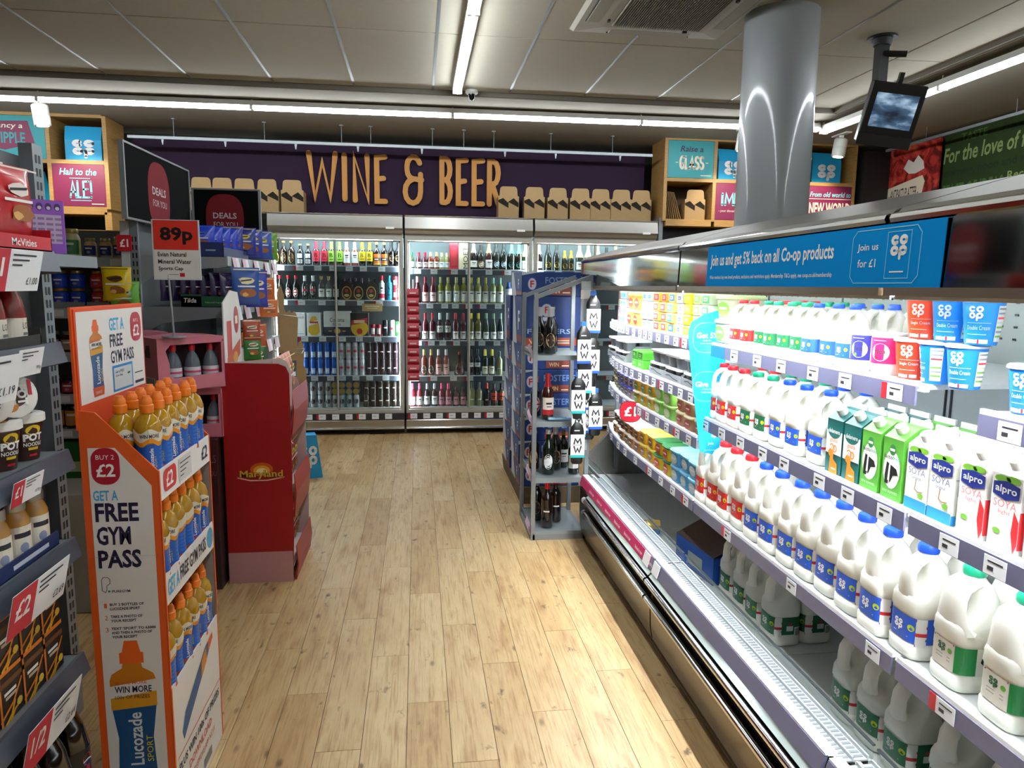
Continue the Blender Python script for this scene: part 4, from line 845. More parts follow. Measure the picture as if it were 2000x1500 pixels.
    for z, p, q, dz, red in shelves:
        P = max(a, p+.004); Q = min(b, q-.004); n = max(2, int((Q-P)/.2)+1)
        st = [P+(Q-P)*i/n for i in range(n+1)]
        s = MB(DW_)
        s.loft([[(XF+bend(y), y, z-.012), (XF+bend(y), y, z), (1.68, y, z), (1.68, y, z-.012)] for y in st]); s = s.build('shelf', t)
        e = MB(mat('f8fafa', .3)); e.loft([[(XF-.008+bend(y), y, z-.004), (XF-.008+bend(y), y, z+.006), (XF+.002+bend(y), y, z+.006), (XF+.002+bend(y), y, z-.004)] for y in st]); e.build('shelf_lip', s)
        e = MB(RAILM); e.loft([[(XF-.010+bend(y), y, z-.048), (XF-.010+bend(y), y, z-.004), (XF-.005+bend(y), y, z-.004), (XF-.005+bend(y), y, z-.048)] for y in st]); e.build('ticket_rail', s)
        if z > .66:
            e = MB(ADDED_GLOW); e.loft([[(XF+.012+bend(y), y, z-.017), (XF+.012+bend(y), y, z-.0125), (XF+.024+bend(y), y, z-.0125), (XF+.024+bend(y), y, z-.017)] for y in st]); e.build('glow_strip', s)  # added glowing strip behind the lip, brightens the milk on the shelf below
        e = MB(GREY); e.prism([(XF+.30, z-.012), (1.69, z-.012), (1.69, z-.08), (1.6, z-.06)], 'y', P, P+.004); e.build('bracket', s)
        ys = []; y = P+.04
        while y < Q-.08: ys.append(y); y += random.uniform(*dz)
        for k, y in enumerate(ys):
            m = MB(TICKET); x = XF-.0112+bend(y+.03); m.box(x-.001, y, z-.046, x, y+.055, z-.008); m.use(INK); m.box(x-.0014, y+.008, z-.02, x-.001, y+.045, z-.017); m.box(x-.0014, y+.03, z-.036, x-.001, y+.045, z-.028)
            if k in red: m.use(RED); m.box(x-.0016, y+.055, z-.046, x-.0005, y+.075, z-.008)
            m.build('price_ticket', s)
        if red and 99 in red: MB(mat('2e7ab8', .4)).loft([[(XF-.0115, y, z-.047), (XF-.0115, y, z-.006), (XF-.0105, y, z-.006), (XF-.0105, y, z-.047)] for y in (Q-.12, Q-.002)]).build('blue_insert', s)
    for yy in (a, b-.004) if not end else (a,):
        pass
    return t
R1, R2, R3 = 1.29, .995, .64
dairy(-1.05, .195, [(R3, -1.05, .195, (.15, .3), ()), (R2, -1.05, .195, (.15, .3), ()), (R1, -1.05, .195, (.15, .3), ())], 'dairy cabinet behind the camera, out of the picture')
dairy(.205, 1.445, [(R3, .2, 1.45, (.18, .3), (4,)), (R2, .2, 1.45, (.11, .16), ()), (1.262, .2, 1.275, (.07, .08), ())], 'nearest dairy cabinet with red soya cartons and green-capped milk')
dairy(1.455, 2.695, [(R3, 1.45, 2.7, (.3, .5), (2,)), (R2, 1.45, 2.7, (.13, .2), (99,)), (R1, 1.29, 2.6, (.14, .2), (0, 99))], 'middle dairy cabinet of milk jugs with blue membership banner')
cab = dairy(2.705, 4.38, [(.640, 2.7, 4.38, (.14, .24), (0, 3)), (.902, 2.55, 4.38, (.12, .2), (1, 4)), (1.08, 2.7, 4.38, (.10, .14), (3,)), (1.295, 2.6, 4.38, (.08, .12), (1,))], 'far dairy cabinet of butter, yoghurt and spreads with pink base strip', True)
o = MB(MIRROR); o.prism([(1.006, 1.50), (1.01, 1.66), (1.30, 1.75), (1.8, 1.77), (1.8, 1.50)], 'y', 4.36, 4.40); o.build('hood_end', cab)
o = MB(STEEL); o.prism([(1.06, .06), (1.06, .40), (1.28, .64), (1.28, 1.5), (1.8, 1.5), (1.8, .06)], 'y', 4.382, 4.41); o.build('end_panel', cab)
MB(GREY).box(1.245, 4.34, .34, 1.27, 4.37, 1.5).build('end_post', cab)
struct(MB(STEEL).box(1.81, -1, 0, 1.84, 3.75, 1.72).build('trim_7'))
# blue membership banner on the fascia
t = T('membership_banner', 'long bright blue banner offering 5% back, on the dairy hood', 'banner', (0, 0, 0))
L_ = Vector((.004, 0, .135)).normalized(); by0, by1, bh = 1.275, 2.415, .137
M0 = (1.0035, by1, 1.505)
BNB = mat('0c8fdc', .95, 0, 'banner_blue'); BNB.node_tree.nodes['Principled BSDF'].inputs['Specular IOR Level'].default_value = .05; mb = MB(BNB); mb.prism([(1.0015, 1.505), (1.0055, 1.64), (1.0075, 1.64), (1.0035, 1.505)], 'y', by0, by1); mb.build('board', t)
mb = MB(); mb.plane((1.0009, by1, 1.505), (0, -1, 0), tuple(L_)); W_ = by1-by0
mb.text('Join us and get 5% back on all Co-op products', .03, .058, .77, .108, WHITE, 0, .02)
mb.text('When members buy own brand products, exclusions and restrictions apply. Membership T&Cs apply, see coop.co.uk/membership', .03, .022, .77, .037, WHITE, 0, .01)
P_ = [(.86, .01), (1.06, .01), (1.075, .025), (1.075, .112), (1.06, .127), (.86, .127), (.845, .112), (.845, .025)]
mb.stroke(P_, .0022, mat('7fd0f4', .4), 0, 0, True); mb.text('Join us', .865, .078, .94, .098, WHITE, 0, .01); mb.text('for £1', .87, .045, .935, .063, WHITE, 0, .01)
mb.stroke([(.97, .02), (1.045, .02), (1.045, .118), (.97, .118)], .0018, mat('7fd0f4', .4), 0, 0, True); coop_logo(mb, .982, .062, .052, .05, WHITE, 0); mb.rect(.985, .032, 1.03, .035, WHITE, 0); mb.build('lettering', t)
# aqua hanging aisle fin
t = T('shelf_fin', 'tall aqua fin sign reading Get 5% and Give 1%, between shelves', 'sign', (0, 2.63, 0))
AQ = mat('14b4de', .45, 0, 'aqua'); pts = [(1.10, .86), (1.175, .845), (1.19, .98), (1.172, 1.02), (1.20, 1.06), (1.182, 1.1), (1.19, 1.36), (1.168, 1.42), (1.09, 1.40), (1.04, 1.37), (1.03, 1.33), (1.045, 1.20)]
MB(AQ).prism(pts, 'y', 0, .003).build('board', t)
mb = MB(); mb.plane((0, -.0008, 0), (1, 0, 0), (0, 0, 1)); c1 = mat('a8ecfa', .4)
for cx_, cz, s1, s2, s3 in ((1.108, 1.31, 'Get 5%', 'back for', 'you on own brand'), (1.115, 1.12, 'Give 1%', 'to help your', 'local cause')):
    mb.stroke([(cx_+.058*math.copysign(abs(math.cos(t_))**.7, math.cos(t_)), cz+.058*math.copysign(abs(math.sin(t_))**.7, math.sin(t_))) for t_ in [2*PI*k/24 for k in range(24)]], .0016, c1, 0, 0, True)
    mb.textw(s1, cx_, cz-.002, .022, WHITE, 0, 'c', .095, .02); mb.textw(s2, cx_, cz-.014, .007, WHITE, 0, 'c'); mb.textw(s3, cx_, cz-.026, .007, WHITE, 0, 'c', .08)
coop_logo(mb, 1.142, .915, .024, .028, WHITE, 0); mb.textw('Join', 1.13, .885, .014, WHITE, 0, 'l', .03, .01); mb.rect(1.115, .865, 1.165, .867, c1, 0); mb.build('lettering', t)
# round price badge
t = T('price_badge', 'round dark red £1 badge clipped to the far dairy shelf rail', 'sign', (1.085, 3.52, .862))
mb = MB(BLACK); mb.plane((0, .0, 0), (0, -1, 0), (0, 0, 1)); mb.M[0][3] = 0
mb.M = Matrix(((.78*0-.62, 0, -.78, 0), (-.78, 0, .62, 0), (0, 1, 0, 0), (0, 0, 0, 1)))
def _badge(mb, r, m, lay): mb.poly2([(r*math.copysign(abs(math.cos(k*PI/12))**.75, math.cos(k*PI/12)), r*math.copysign(abs(math.sin(k*PI/12))**.75, math.sin(k*PI/12))) for k in range(24)], m, lay)
# the badge faces back along the aisle towards the shopper
mb.M = Matrix(((.95, 0, -.29, 0), (-.29, 0, -.95, 0), (0, 1, 0, 0), (0, 0, 0, 1)))
_badge(mb, .056, mat('3a0810', .5), 0); _badge(mb, .053, mat('b0122c', .4, 0, 'badge_red'), 1); mb.text('£1', -.03, -.024, .03, .028, WHITE, 2, .03); mb.build('disc', t)
MB(GREY).box(.0, .0, -.01, .03, .03, .01).build('clip', t)
# ---------------------------------------------------------------- milk jugs
MILK = mat('faf9ee', .36, 0, 'milk_plastic', .03, 5, 0, 0, 0, .0)
LABC = {'blue': ('2458c4', '1c4fd0'), 'green': ('14603c', '12936c'), 'red': ('cc2424', 'd02430')}
def jug(o, colour, size, fat=False):
    k = {'four': 1.0, 'two': .80, 'one': .62}[size]; W, D, H = .053*k, .056*k, .27*(1.0 if size == 'four' else (.80 if size == 'two' else .625))
    if size == 'one': W, D = .036, .038
    if size == 'two': W, D = .045, .047
    n = 26
    def ring(cx, hx, hy, z, e=4.): return [(x, y, z*H) for x, y in perim(cx, 0, hx, hy, e, n)]
    mb = MB(MILK); mb.smooth = True
    mb.loft([ring(0, D*.86, W*.86, 0), ring(0, D*.97, W*.97, .015), ring(0, D, W, .05), ring(0, D, W, .13), ring(0, D*.955, W*.955, .145), ring(0, D*.955, W*.955, .40), ring(0, D, W, .42), ring(0, D, W, .52, 3.4),
             ring(.002, D*.97, W*.97, .56, 3.), ring(D*.14, D*.80, W*.92, .60, 2.8), ring(D*.30, D*.62, W*.86, .66, 2.6), ring(D*.33, D*.56, W*.78, .74, 2.4), ring(D*.28, D*.48, W*.62, .82, 2.2), ring(D*.15, D*.38, W*.45, .88, 2.), ring(D*.05, D*.36, W*.38, .915, 2.), ring(D*.05, D*.36, W*.38, .94, 2.)])
    fx = .9 if fat else 1.
    path = [(-D*.60*fx, 0, .50*H), (-D*.74*fx, 0, .56*H), (-D*.78*fx, 0, .66*H), (-D*.74*fx, 0, .76*H), (-D*.52, 0, .835*H), (-D*.15, 0, .875*H), (D*.08, 0, .87*H)]
    rr = [(D*.32, W*.75), (D*.24, W*.58), (D*.19, W*.50), (D*.19, W*.48), (D*.22, W*.46), (D*.24, W*.42), (D*.2, W*.36)]
    if fat: rr = [(a_*1.25, b_*1.5) for a_, b_ in rr]
    mb.tube(path, rr, 12); mb.build('jug_body', o, None, 60)
    MB(mat(LABC[colour][1], .4)).lathe([(D*.40, .925*H), (D*.42, .935*H), (D*.42, .975*H), (D*.38, .995*H), (D*.1, H)], 16, D*.05, 0).build('cap', o)
    # wrap-round label: front then the side towards the shopper
    pth = perim(0, 0, D*.957, W*.957, 4., 64); seg = pth[20:64]+pth[:1]      # from +Y corner round the front (-X) to the -Y side
    fn, L = wrapper(seg, .0008); mb = MB(); mb.fn = fn; z0, z1 = .155*H, .385*H; c = mat(LABC[colour][0], .45); h_ = z1-z0
    p0, p1, p2, p3 = L*.10, L*.43, L*.53, L*.92
    if fat:
        mb.rect(p0, z0, p3, z1, mat('e4e0d8', .5), 0, .006); mb.rect(L*.38, z0+h_*.02, L*.56, z1, mat('0d7a3c', .45), 1, .004)
        coop_logo(mb, L*.18, z0+h_*.55, h_*.36, h_*.32, mat('17603c', .5), 1); mb.rect(L*.16, z0+h_*.3, L*.34, z0+h_*.33, mat('9a9a90', .5), 1); mb.rect(L*.16, z0+h_*.42, L*.34, z0+h_*.45, mat('9a9a90', .5), 1)
        mb.disc(L*.33, z0+h_*.7, h_*.1, h_*.09, mat('5aa02c', .5), 1, 12); mb.rect(L*.12, z0+h_*.94, L*.37, z1, RED, 1)
        mb.poly2([(L*.60, z0+h_*.5), (L*.64, z0+h_*.35), (L*.66, z0+h_*.55), (L*.76, z0+h_*.6), (L*.79, z0+h_*.8), (L*.66, z0+h_*.9), (L*.62, z0+h_*.8)], BLACK, 1); mb.disc(L*.65, z0+h_*.6, h_*.08, h_*.12, WHITE, 2, 8)
    else:
        mb.rect(p0, z0, p3, z1, c, 0, .005); coop_logo(mb, L*.17, z0+h_*.32, h_*.44, h_*.42, WHITE, 1); mb.disc(L*.385, z0+h_*.58, h_*.14, h_*.13, mat('b8c820', .5), 1, 12)
        if size != 'one':
            mb.rect(p1, z0-h_*.22, p2, z1, WHITE, 1, .003); mb.rect(p1, z0+h_*.32, p2, z0+h_*.46, RED, 2, .003); mb.poly2([(p1, z1), (p2, z0+h_*.72), (p2, z0+h_*.62), (p1, z1-h_*.1)], RED, 2); mb.poly2([(p1, z0+.0), (p2, z0+h_*.25), (p2, z0+h_*.15), (p1, z0-h_*.1)], mat('2a3a7a', .5), 2)
            mb.rect(L*.60, z0+h_*.22, L*.70, z0+h_*.5, mat('e4e6e8', .5), 1, .004); mb.rect(L*.72, z0-h_*.12, L*.90, z0+h_*.42, WHITE, 1, .004)
            for i in range(8): mb.rect(L*(.735+.019*i), z0-h_*.06, L*(.745+.019*i), z0+h_*.36, INK, 2)
            mb.disc(L*.65, z0+h_*.62, h_*.13, h_*.09, mat('c83c4a', .5), 1, 10)
        mb.rect(L*.16, z0+h_*.18, L*.36, z0+h_*.21, mat('c4d4f0', .5), 1)
    mb.build('label', o)
CN = {'blue': 'blue-capped', 'green': 'green-capped', 'red': 'red-capped'}
SZ = {'four': 'large', 'two': 'medium', 'one': 'small'}
def jugs(ys, cols, x, z, size, where, grp, fat=False, back=''):
    cnt = {}; tot = {c: cols.count(c) for c in cols}
    for y, c in zip(ys, cols):
        cnt[c] = cnt.get(c, 0)+1; i = cnt[c]
        pos = 'only one' if tot[c] == 1 else '%s from the near end' % ORD[i-1]
        put('milk_jug', jug, (x+random.uniform(-.006, .006), y, z), random.uniform(-.05, .05), '%s %s milk jug%s, %s, %s' % (SZ[size], CN[c], back, pos, where), 'milk jug', grp, c, size, fat)
XJ = 1.182
ys = [1.47, 1.583, 1.695, 1.806, 1.912, 2.02, 2.135, 2.247]; jugs(ys, ['blue']*8, XJ, R3+.001, 'four', 'lowest shelf', 'blue-capped milk on the lowest shelf')
jugs([2.365, 2.475, 2.585, 2.69], ['red']*4, XJ, R3+.001, 'four', 'lowest shelf', 'red-capped milk on the lowest shelf')
jugs([1.05, 1.19, 1.335], ['green']*3, XJ+.01, R3+.001, 'four', 'lowest shelf, striped label', 'green-capped milk on the lowest shelf', True)
jugs([.92], ['blue'], XJ+.01, R3+.001, 'four', 'lowest shelf, right of the green caps', 'near milk on the lowest shelf', True)
jugs([1.055, 1.19, 1.33], ['green']*3, XJ+.13, R3+.001, 'four', 'lowest shelf, striped label', 'second row of milk on the lowest shelf', True, ' in second row')
jugs([1.53, 1.65, 1.765, 1.88, 2.0], ['blue']*5, XJ+.125, R3+.001, 'four', 'lowest shelf', 'second row of milk on the lowest shelf', False, ' in second row')
jugs([2.36, 2.47, 2.58], ['red']*3, XJ+.125, R3+.001, 'four', 'lowest shelf', 'second row of milk on the lowest shelf', False, ' in second row')
# bottom tray
jugs([2.18, 2.295, 2.41, 2.525], ['green']*4, 1.225, .301, 'four', 'bottom tray beside the blue box', 'green-capped milk on the bottom tray')
jugs([2.185, 2.30], ['green']*2, 1.345, .301, 'four', 'bottom tray', 'second row of milk on the bottom tray', False, ' in second row')
jugs([1.05, 1.20, 1.35, 1.505, 1.62, 1.735], ['green']*6, 1.225, .301, 'four', 'bottom tray nearest group', 'green-capped milk on the bottom tray')
jugs([1.46, 1.60, 1.73], ['green']*3, 1.345, .301, 'four', 'bottom tray nearest group', 'second row of milk on the bottom tray', False, ' in second row')
# middle shelf: two-pint jugs
jugs([1.905, 2.02, 2.135], ['blue']*3, 1.178, R2+.001, 'two', 'middle shelf', 'blue-capped milk on the middle shelf')
jugs([2.235, 2.335], ['green']*2, 1.175, R2+.001, 'two', 'middle shelf', 'green-capped milk on the middle shelf')
jugs([2.435, 2.535, 2.635], ['red']*3, 1.175, R2+.001, 'two', 'middle shelf', 'red-capped milk on the middle shelf')
jugs([1.90, 2.0], ['blue']*2, 1.285, R2+.001, 'two', 'middle shelf', 'second row of milk on the middle shelf', False, ' in second row')
jugs([2.11, 2.21, 2.31], ['green']*3, 1.285, R2+.001, 'two', 'middle shelf', 'second row of milk on the middle shelf', False, ' in second row')
jugs([2.42, 2.53], ['red']*2, 1.285, R2+.001, 'two', 'middle shelf', 'second row of milk on the middle shelf', False, ' in second row')
# top shelf: one-pint bottles in three rows
f1 = [1.80, 1.885, 1.97, 2.055, 2.135, 2.215, 2.295, 2.385, 2.47]; c1_ = ['blue', 'blue', 'blue', 'green', 'green', 'green', 'green', 'red', 'red']
for k, bk in enumerate(('', ' in second row', ' in third row')):
    jugs([y-.04*k for y in f1], c1_, 1.172+.09*k, R1+.001, 'one', 'top milk shelf', ('front', 'second', 'third')[k]+' row of small milk on the top shelf', False, bk)
jugs([1.64, 1.71], ['blue']*2, 1.30, R1+.001, 'one', 'top milk shelf behind yoghurts', 'small milk behind the yoghurts')
# ---------------------------------------------------------------- cartons on the middle shelf
def gable(o, kind):      # carton, front faces -X
    w_, d_, h, H = .036, .036, .150, .188
    m1 = {'goat': '0f5f5c', 'cow': '5aa83c', 'soya': 'f0efe8', 'light': 'f2f0ec', 'almond': 'f2f0ec'}[kind]
    mb = MB(mat(m1, .42)); mb.loft([[(-d_, -w_, 0), (d_, -w_, 0), (d_, w_, 0), (-d_, w_, 0)], [(-d_, -w_, h), (d_, -w_, h), (d_, w_, h), (-d_, w_, h)], [(d_*.1, -w_, H-.008), (d_, -w_, H-.008), (d_, w_, H-.008), (d_*.1, w_, H-.008)]]); mb.build('carton_body', o)
    MB(mat('e8ebe8', .4)).box(d_*.8, -w_, H-.01, d_*.95, w_, H+.006).build('top_seam', o)
    c = MB(WHITE); c.cyl((-d_*.35, 0, h+.016), (-d_*.62, 0, h+.032), .014, 12); c.build('screw_cap', o)
    mb = MB(); mb.plane((-d_-.0006, w_, 0), (0, -1, 0), (0, 0, 1)); W = 2*w_; S = MB(); S.plane((-d_, -w_-.0006, 0), (1, 0, 0), (0, 0, 1))
    if kind == 'goat':
        mb.rect(0, .052, W, .118, mat('eceae2', .5), 0); mb.disc(W/2, .118, W*.42, .02, mat('0f5f5c', .5), 1, 16); mb.textw('delamere', W/2, .112, .012, WHITE, 2, 'c', W*.72, .01)
        mb.textw('goats', W/2, .084, .013, mat('e88a6a', .5), 1, 'c', W*.7, .01); mb.textw('milk', W/2, .066, .011, mat('c8b8a8', .5), 1, 'c', W*.5)
        og = mat('e88a20', .5); mb.poly2([(W*.3, 0), (W*.85, 0), (W*.8, .03), (W*.55, .04), (W*.52, .062), (W*.3, .068), (W*.18, .058), (W*.22, .05), (W*.33, .045)], og, 2); mb.stroke(arc(W*.4, .072, W*.13, .009, -60, 150, 6), .003, og, 2); mb.stroke(arc(W*.6, .07, W*.12, .009, -150, 120, 6), .003, og, 2); mb.rect(W*.45, .012, W*.75, .016, WHITE, 3); mb.rect(0, .052, W, .054, mat('0f5f5c', .5), 1)
    if kind == 'cow':
        mb.poly2([(W/2+W*.42*math.cos(a), .073+.047*math.sin(a)) for a in [k*PI/9 for k in range(18)]], mat('f0efe8', .5), 0); mb.disc(W/2, .122, W*.16, .014, mat('2c7a3c', .5), 1, 12); mb.rect(W*.38, .119, W*.62, .125, WHITE, 2)
        mb.text('lacto', W*.1, .098, W*.52, .108, INK, 1, .01); mb.text('free', W*.54, .098, W*.86, .108, mat('5ab0a0', .5), 1, .01)
        mb.poly2([(W*.25, .09), (W*.4, .086), (W*.42, .06), (W*.36, .036), (W*.2, .036), (W*.18, .055)], BLACK, 1); mb.poly2([(W*.45, .085), (W*.75, .078), (W*.85, .064), (W*.6, .06), (W*.5, .045), (W*.44, .04), (W*.44, .07)], BLACK, 1); mb.poly2([(W*.38, .086), (W*.45, .086), (W*.44, .045), (W*.34, .045)], WHITE, 2); mb.textw('SEMI SKIMMED', W/2, .015, .006, mat('c8e0b8', .5), 1, 'c', W*.8)
    if kind in ('soya', 'light', 'almond'):
        lf = mat('7ab83c', .5); mb.disc(W*.35, .140, W*.28, .008, lf, 0, 10); mb.disc(W*.7, .143, W*.25, .007, lf, 0, 10)
        mb.poly2([(0.06*W, .108), (W*.5, .100), (W*.94, .108), (W*.94, .132), (W*.5, .138), (.06*W, .132)], mat('1c2c84', .45), 1); mb.text('alpro', W*.14, .110, W*.86, .129, WHITE, 2, .02)
        ink = mat({'soya': '6a74a8', 'light': 'd87a84', 'almond': '3c4c8c'}[kind], .5); mb.text({'soya': 'SOYA', 'light': 'SOYA', 'almond': 'ALMOND'}[kind], W*.12, .084, W*.88, .099, ink, 1, -.005)
        mb.text({'soya': 'original', 'light': 'light', 'almond': 'milk'}[kind], W*.3, .070, W*.7, .080, ink, 1)
        if kind == 'soya': mb.rect(0, 0, W, .026, mat('2a9ad8', .5), 0); mb.stroke([(W*.5, .072), (W*.46, .05), (W*.6, .045), (W*.8, .047)], .003, mat('b8906a', .5), 1); mb.disc(W*.75, .038, W*.12, .007, lf, 1, 8); S.rect(0, 0, .07, .022, mat('2a8ac8', .5), 0); S.rect(.01, .02, .06, .05, mat('d8d890', .5), 1); S.rect(.012, .065, .06, .09, mat('3a8a5a', .5), 0)
        if kind == 'light': mb.poly2([(W*.82, .085), (W, .065), (W, .02), (W*.9, 0), (W*.78, .04)], mat('dc2c34', .5), 1); mb.disc(W*.3, .035, W*.14, .006, lf, 1, 8); S.rect(0, .01, .012, .085, mat('dc2c34', .5), 0)
        if kind == 'almond': mb.disc(W*.55, .048, W*.4, .018, mat('c86a3a', .5), 1, 14); mb.disc(W*.55, .052, W*.3, .011, mat('ecd8b0', .5), 2, 12)
        if kind != 'light': S.rect(.005, .1, .05, .102, mat('8090a0', .5), 0)
        for k in range(4): S.rect(.012, .1+.006*k, .055, .102+.006*k, mat('a8b4bc', .5), 0)
    else: S.rect(.012, .03, .055, .11, mat({'goat': 'eceae2', 'cow': '4c9434'}[kind], .5), 0)
    mb.M = None; mb.build('front_print', o); S.M = None
    if S.v: S.build('side_print', o)
dn = {'goat': 'teal and orange goats milk carton', 'cow': 'green milk carton with cow face', 'soya': 'soya drink carton with blue base', 'light': 'soya drink carton with red flash', 'almond': 'almond drink carton with nut picture'}
for y, k, w_ in ((1.795, 'goat', 'far'), (1.715, 'goat', 'near'), (1.635, 'cow', 'far'), (1.55, 'cow', 'near'), (1.462, 'soya', 'far'), (1.385, 'soya', 'near'), (1.297, 'light', 'far'), (1.212, 'light', 'near'), (1.125, 'almond', 'far'), (1.045, 'almond', 'near')):
    put('drink_carton', gable, (1.172, y, R2+.001), 0, '%s, %s one of its pair, middle shelf' % (dn[k], w_), 'carton', 'drink cartons on the middle shelf', k)
for y, k in ((1.76, 'goat'), (1.67, 'goat'), (1.58, 'cow'), (1.49, 'cow'), (1.40, 'soya'), (1.30, 'light'), (1.2, 'light')):
    put('drink_carton', gable, (1.26, y, R2+.001), 0, '%s in the second row, %s, middle shelf' % (dn[k], 'behind its pair' if y in (1.40,) else ('far' if y in (1.76, 1.58, 1.30) else 'near')), 'carton', 'drink cartons in the second row', k)
# ---------------------------------------------------------------- yoghurt pots and cream tubs on the top shelf
def bigpot(o, kind):
    if kind == 'cream_o' or kind == 'cream_b':
        c = {'cream_o': 'e0401c', 'cream_b': '1878cc'}[kind]; r0, r1, h = .030, .039, .088
        MB(mat(c, .4)).lathe([(r0*.95, 0), (r0, .004), (r1, h)], 24).build('tub', o)
        MB(mat('c8d4e4', .15, 0, 'clear_lid')).lathe([(r1+.001, h), (r1+.004, h+.001), (r1+.004, h+.006), (r1, h+.009), (.001, h+.008)], 24).build('lid', o)
        n = 14; fn, L = cylwrap((r0+r1)/2+.0015, -200, 20, 20)
        def f2(p, fn=fn, r0=r0, r1=r1, h=h):
            q = fn(p); z = p[1]; k = (r0+(r1-r0)*z/h+.0008+p[2])/((r0+r1)/2+.0021+p[2]); return (q[0]*k, q[1]*k, z)
        mb = MB(); mb.fn = f2; X = L*.44
        coop_logo(mb, X-.020, .052, .026, .030, WHITE, 0); mb.textw({'cream_o': 'Single Cream', 'cream_b': 'Double Cream'}[kind], X-.024, .032, .009, mat('d8e4f4', .5), 0, 'l', .045)
        mb.rect(X-.024, .046, X+.022, .0468, WHITE, 0, .006); mb.rect(X-.024, .022, X+.015, .023, WHITE, 0, .006); mb.rect(X-.028, .004, X+.02, .012, WHITE, 0, .006); mb.poly2([(X-.026, .004), (X-.01, .012), (X-.004, .012), (X-.02, .004)], RED, 1); mb.rect(X-.002, .004, X+.002, .012, RED, 1)
        mb.rect(L*.68, .008, L*.86, .082, mat('e8eaec', .5), 0, .006)
        for i, cc in enumerate(('8a8e94', '8a8e94', 'c83434', 'c8d8c0', '6aa83c', '8a8e94', '6aa83c')): mb.rect(L*.69, .074-.0095*i, L*.85, .078-.0095*i, mat(cc, .5), 1, .006)
        mb.fn = None; mb.build('printing', o)
    else:
        c = {'pot_navy': '2c2c7c', 'pot_pink': 'c41c58'}[kind]; r, h = .040, .098
        MB(WHITE).lathe([(r*.88, 0), (r*.96, .012), (r, .03), (r, h), (r*1.04, h+.002), (r*1.04, h+.005), (.001, h+.006)], 24).build('pot', o)
        mb = MB(); fn, L = cylwrap(r, -215, 35, 22); mb.fn = fn; mb.rect(0, .028, L, .092, mat(c, .4), 0, .006); X = L*.44
        mb.disc(X, .056, .022, .022, WHITE, 1, 18); mb.textw('rlea' if kind == 'pot_pink' else 'lea', X, .052, .013, INK, 2, 'c', .03, .01); mb.disc(X-.008, .042, .004, .005, RED if kind == 'pot_pink' else mat('6a9a2c', .5), 2, 8); mb.rect(X-.02, .084, X+.012, .0855, WHITE, 1, .006)
        mb.rect(L*.12, .03, L*.26, .09, mat('e8e8f0', .5), 1, .006)
        for i in range(6): mb.rect(L*.13, .062+.004*i, L*.25, .064+.004*i, INK, 2, .01)
        mb.fn = None; mb.build('sleeve', o)
RZP = -.85
for y, k, lb in ((1.735, 'pot_navy', 'navy yoghurt pot on the top shelf beside the small milk'), (1.648, 'pot_pink', 'pink yoghurt pot on top shelf next to the cream tubs')):
    put('yoghurt_pot', bigpot, (1.172, y, R1+.001), RZP, lb, 'pot', 'yoghurt pots on the top shelf', k)
nmz = {'cream_o': 'orange cream tub', 'cream_b': 'blue cream tub'}
for y, k, rz in ((1.56, 'cream_o', 0), (1.475, 'cream_b', -1.2), (1.39, 'cream_b', -.2)):
    put('cream_tub', bigpot, (1.172, y, R1+.001), RZP+rz+.25, '%s, lower layer, %s' % (nmz[k], {1.56: 'beside the pink pot', 1.475: 'middle of three with nutrition panel', 1.39: 'at the shelf end'}[y]), 'tub', 'cream tubs on the top shelf', k)
for y, k in ((1.535, 'cream_o'), (1.45, 'cream_b'), (1.36, 'cream_b')):
    put('cream_tub', bigpot, (1.175, y, R1+.0985), RZP+.2, '%s, upper layer, %s' % (nmz[k], {1.535: 'left of the two blue ones', 1.45: 'middle of three', 1.36: 'nearest the camera'}[y]), 'tub', 'cream tubs on the top shelf', k)
for y in (1.235, 1.15): put('cream_tub', bigpot, (1.185, y, 1.263), RZP, 'blue cream tub on the lower step shelf at the right edge, %s one' % ('far' if y > 1.2 else 'near'), 'tub', 'cream tubs on the step shelf', 'cream_b')
put('yoghurt_pot', bigpot, (1.30, 1.30, R1+.001), RZP, 'pink yoghurt pot behind the cream tubs, right picture edge', 'pot', 'yoghurt pots on the top shelf', 'pot_pink')
# ---------------------------------------------------------------- far cabinet: butter, yoghurts, spreads
def block(o, c1, c2, c3=None):      # wrapped butter or cheese pack, front faces -X; soft folded ends
    w_, d_, h = .037, .05, .044; mb = MB(mat(c1, .4))
    mb.loft([[(-d_+.003, -w_+.002, 0), (d_-.003, -w_+.002, 0), (d_-.003, w_-.002, 0), (-d_+.003, w_-.002, 0)], [(-d_, -w_, .004), (d_, -w_, .004), (d_, w_, .004), (-d_, w_, .004)], [(-d_, -w_, h-.005), (d_, -w_, h-.005), (d_, w_, h-.005), (-d_, w_, h-.005)], [(-d_+.004, -w_+.003, h), (d_-.004, -w_+.003, h), (d_-.004, w_-.003, h), (-d_+.004, w_-.003, h)]]); mb.build('wrapped_block', o)
    mb = MB(); mb.plane((-d_-.0006, w_, 0), (0, -1, 0), (0, 0, 1)); W = 2*w_
    mb.rect(W*.08, .007, W*.92, .037, mat(c2, .45), 0); mb.rect(W*.25, .015, W*.7, .03, mat(c3 or 'ffffff', .45), 1); mb.rect(W*.3, .02, W*.6, .024, mat(c2, .45), 2); mb.M = None; mb.build('printing', o)
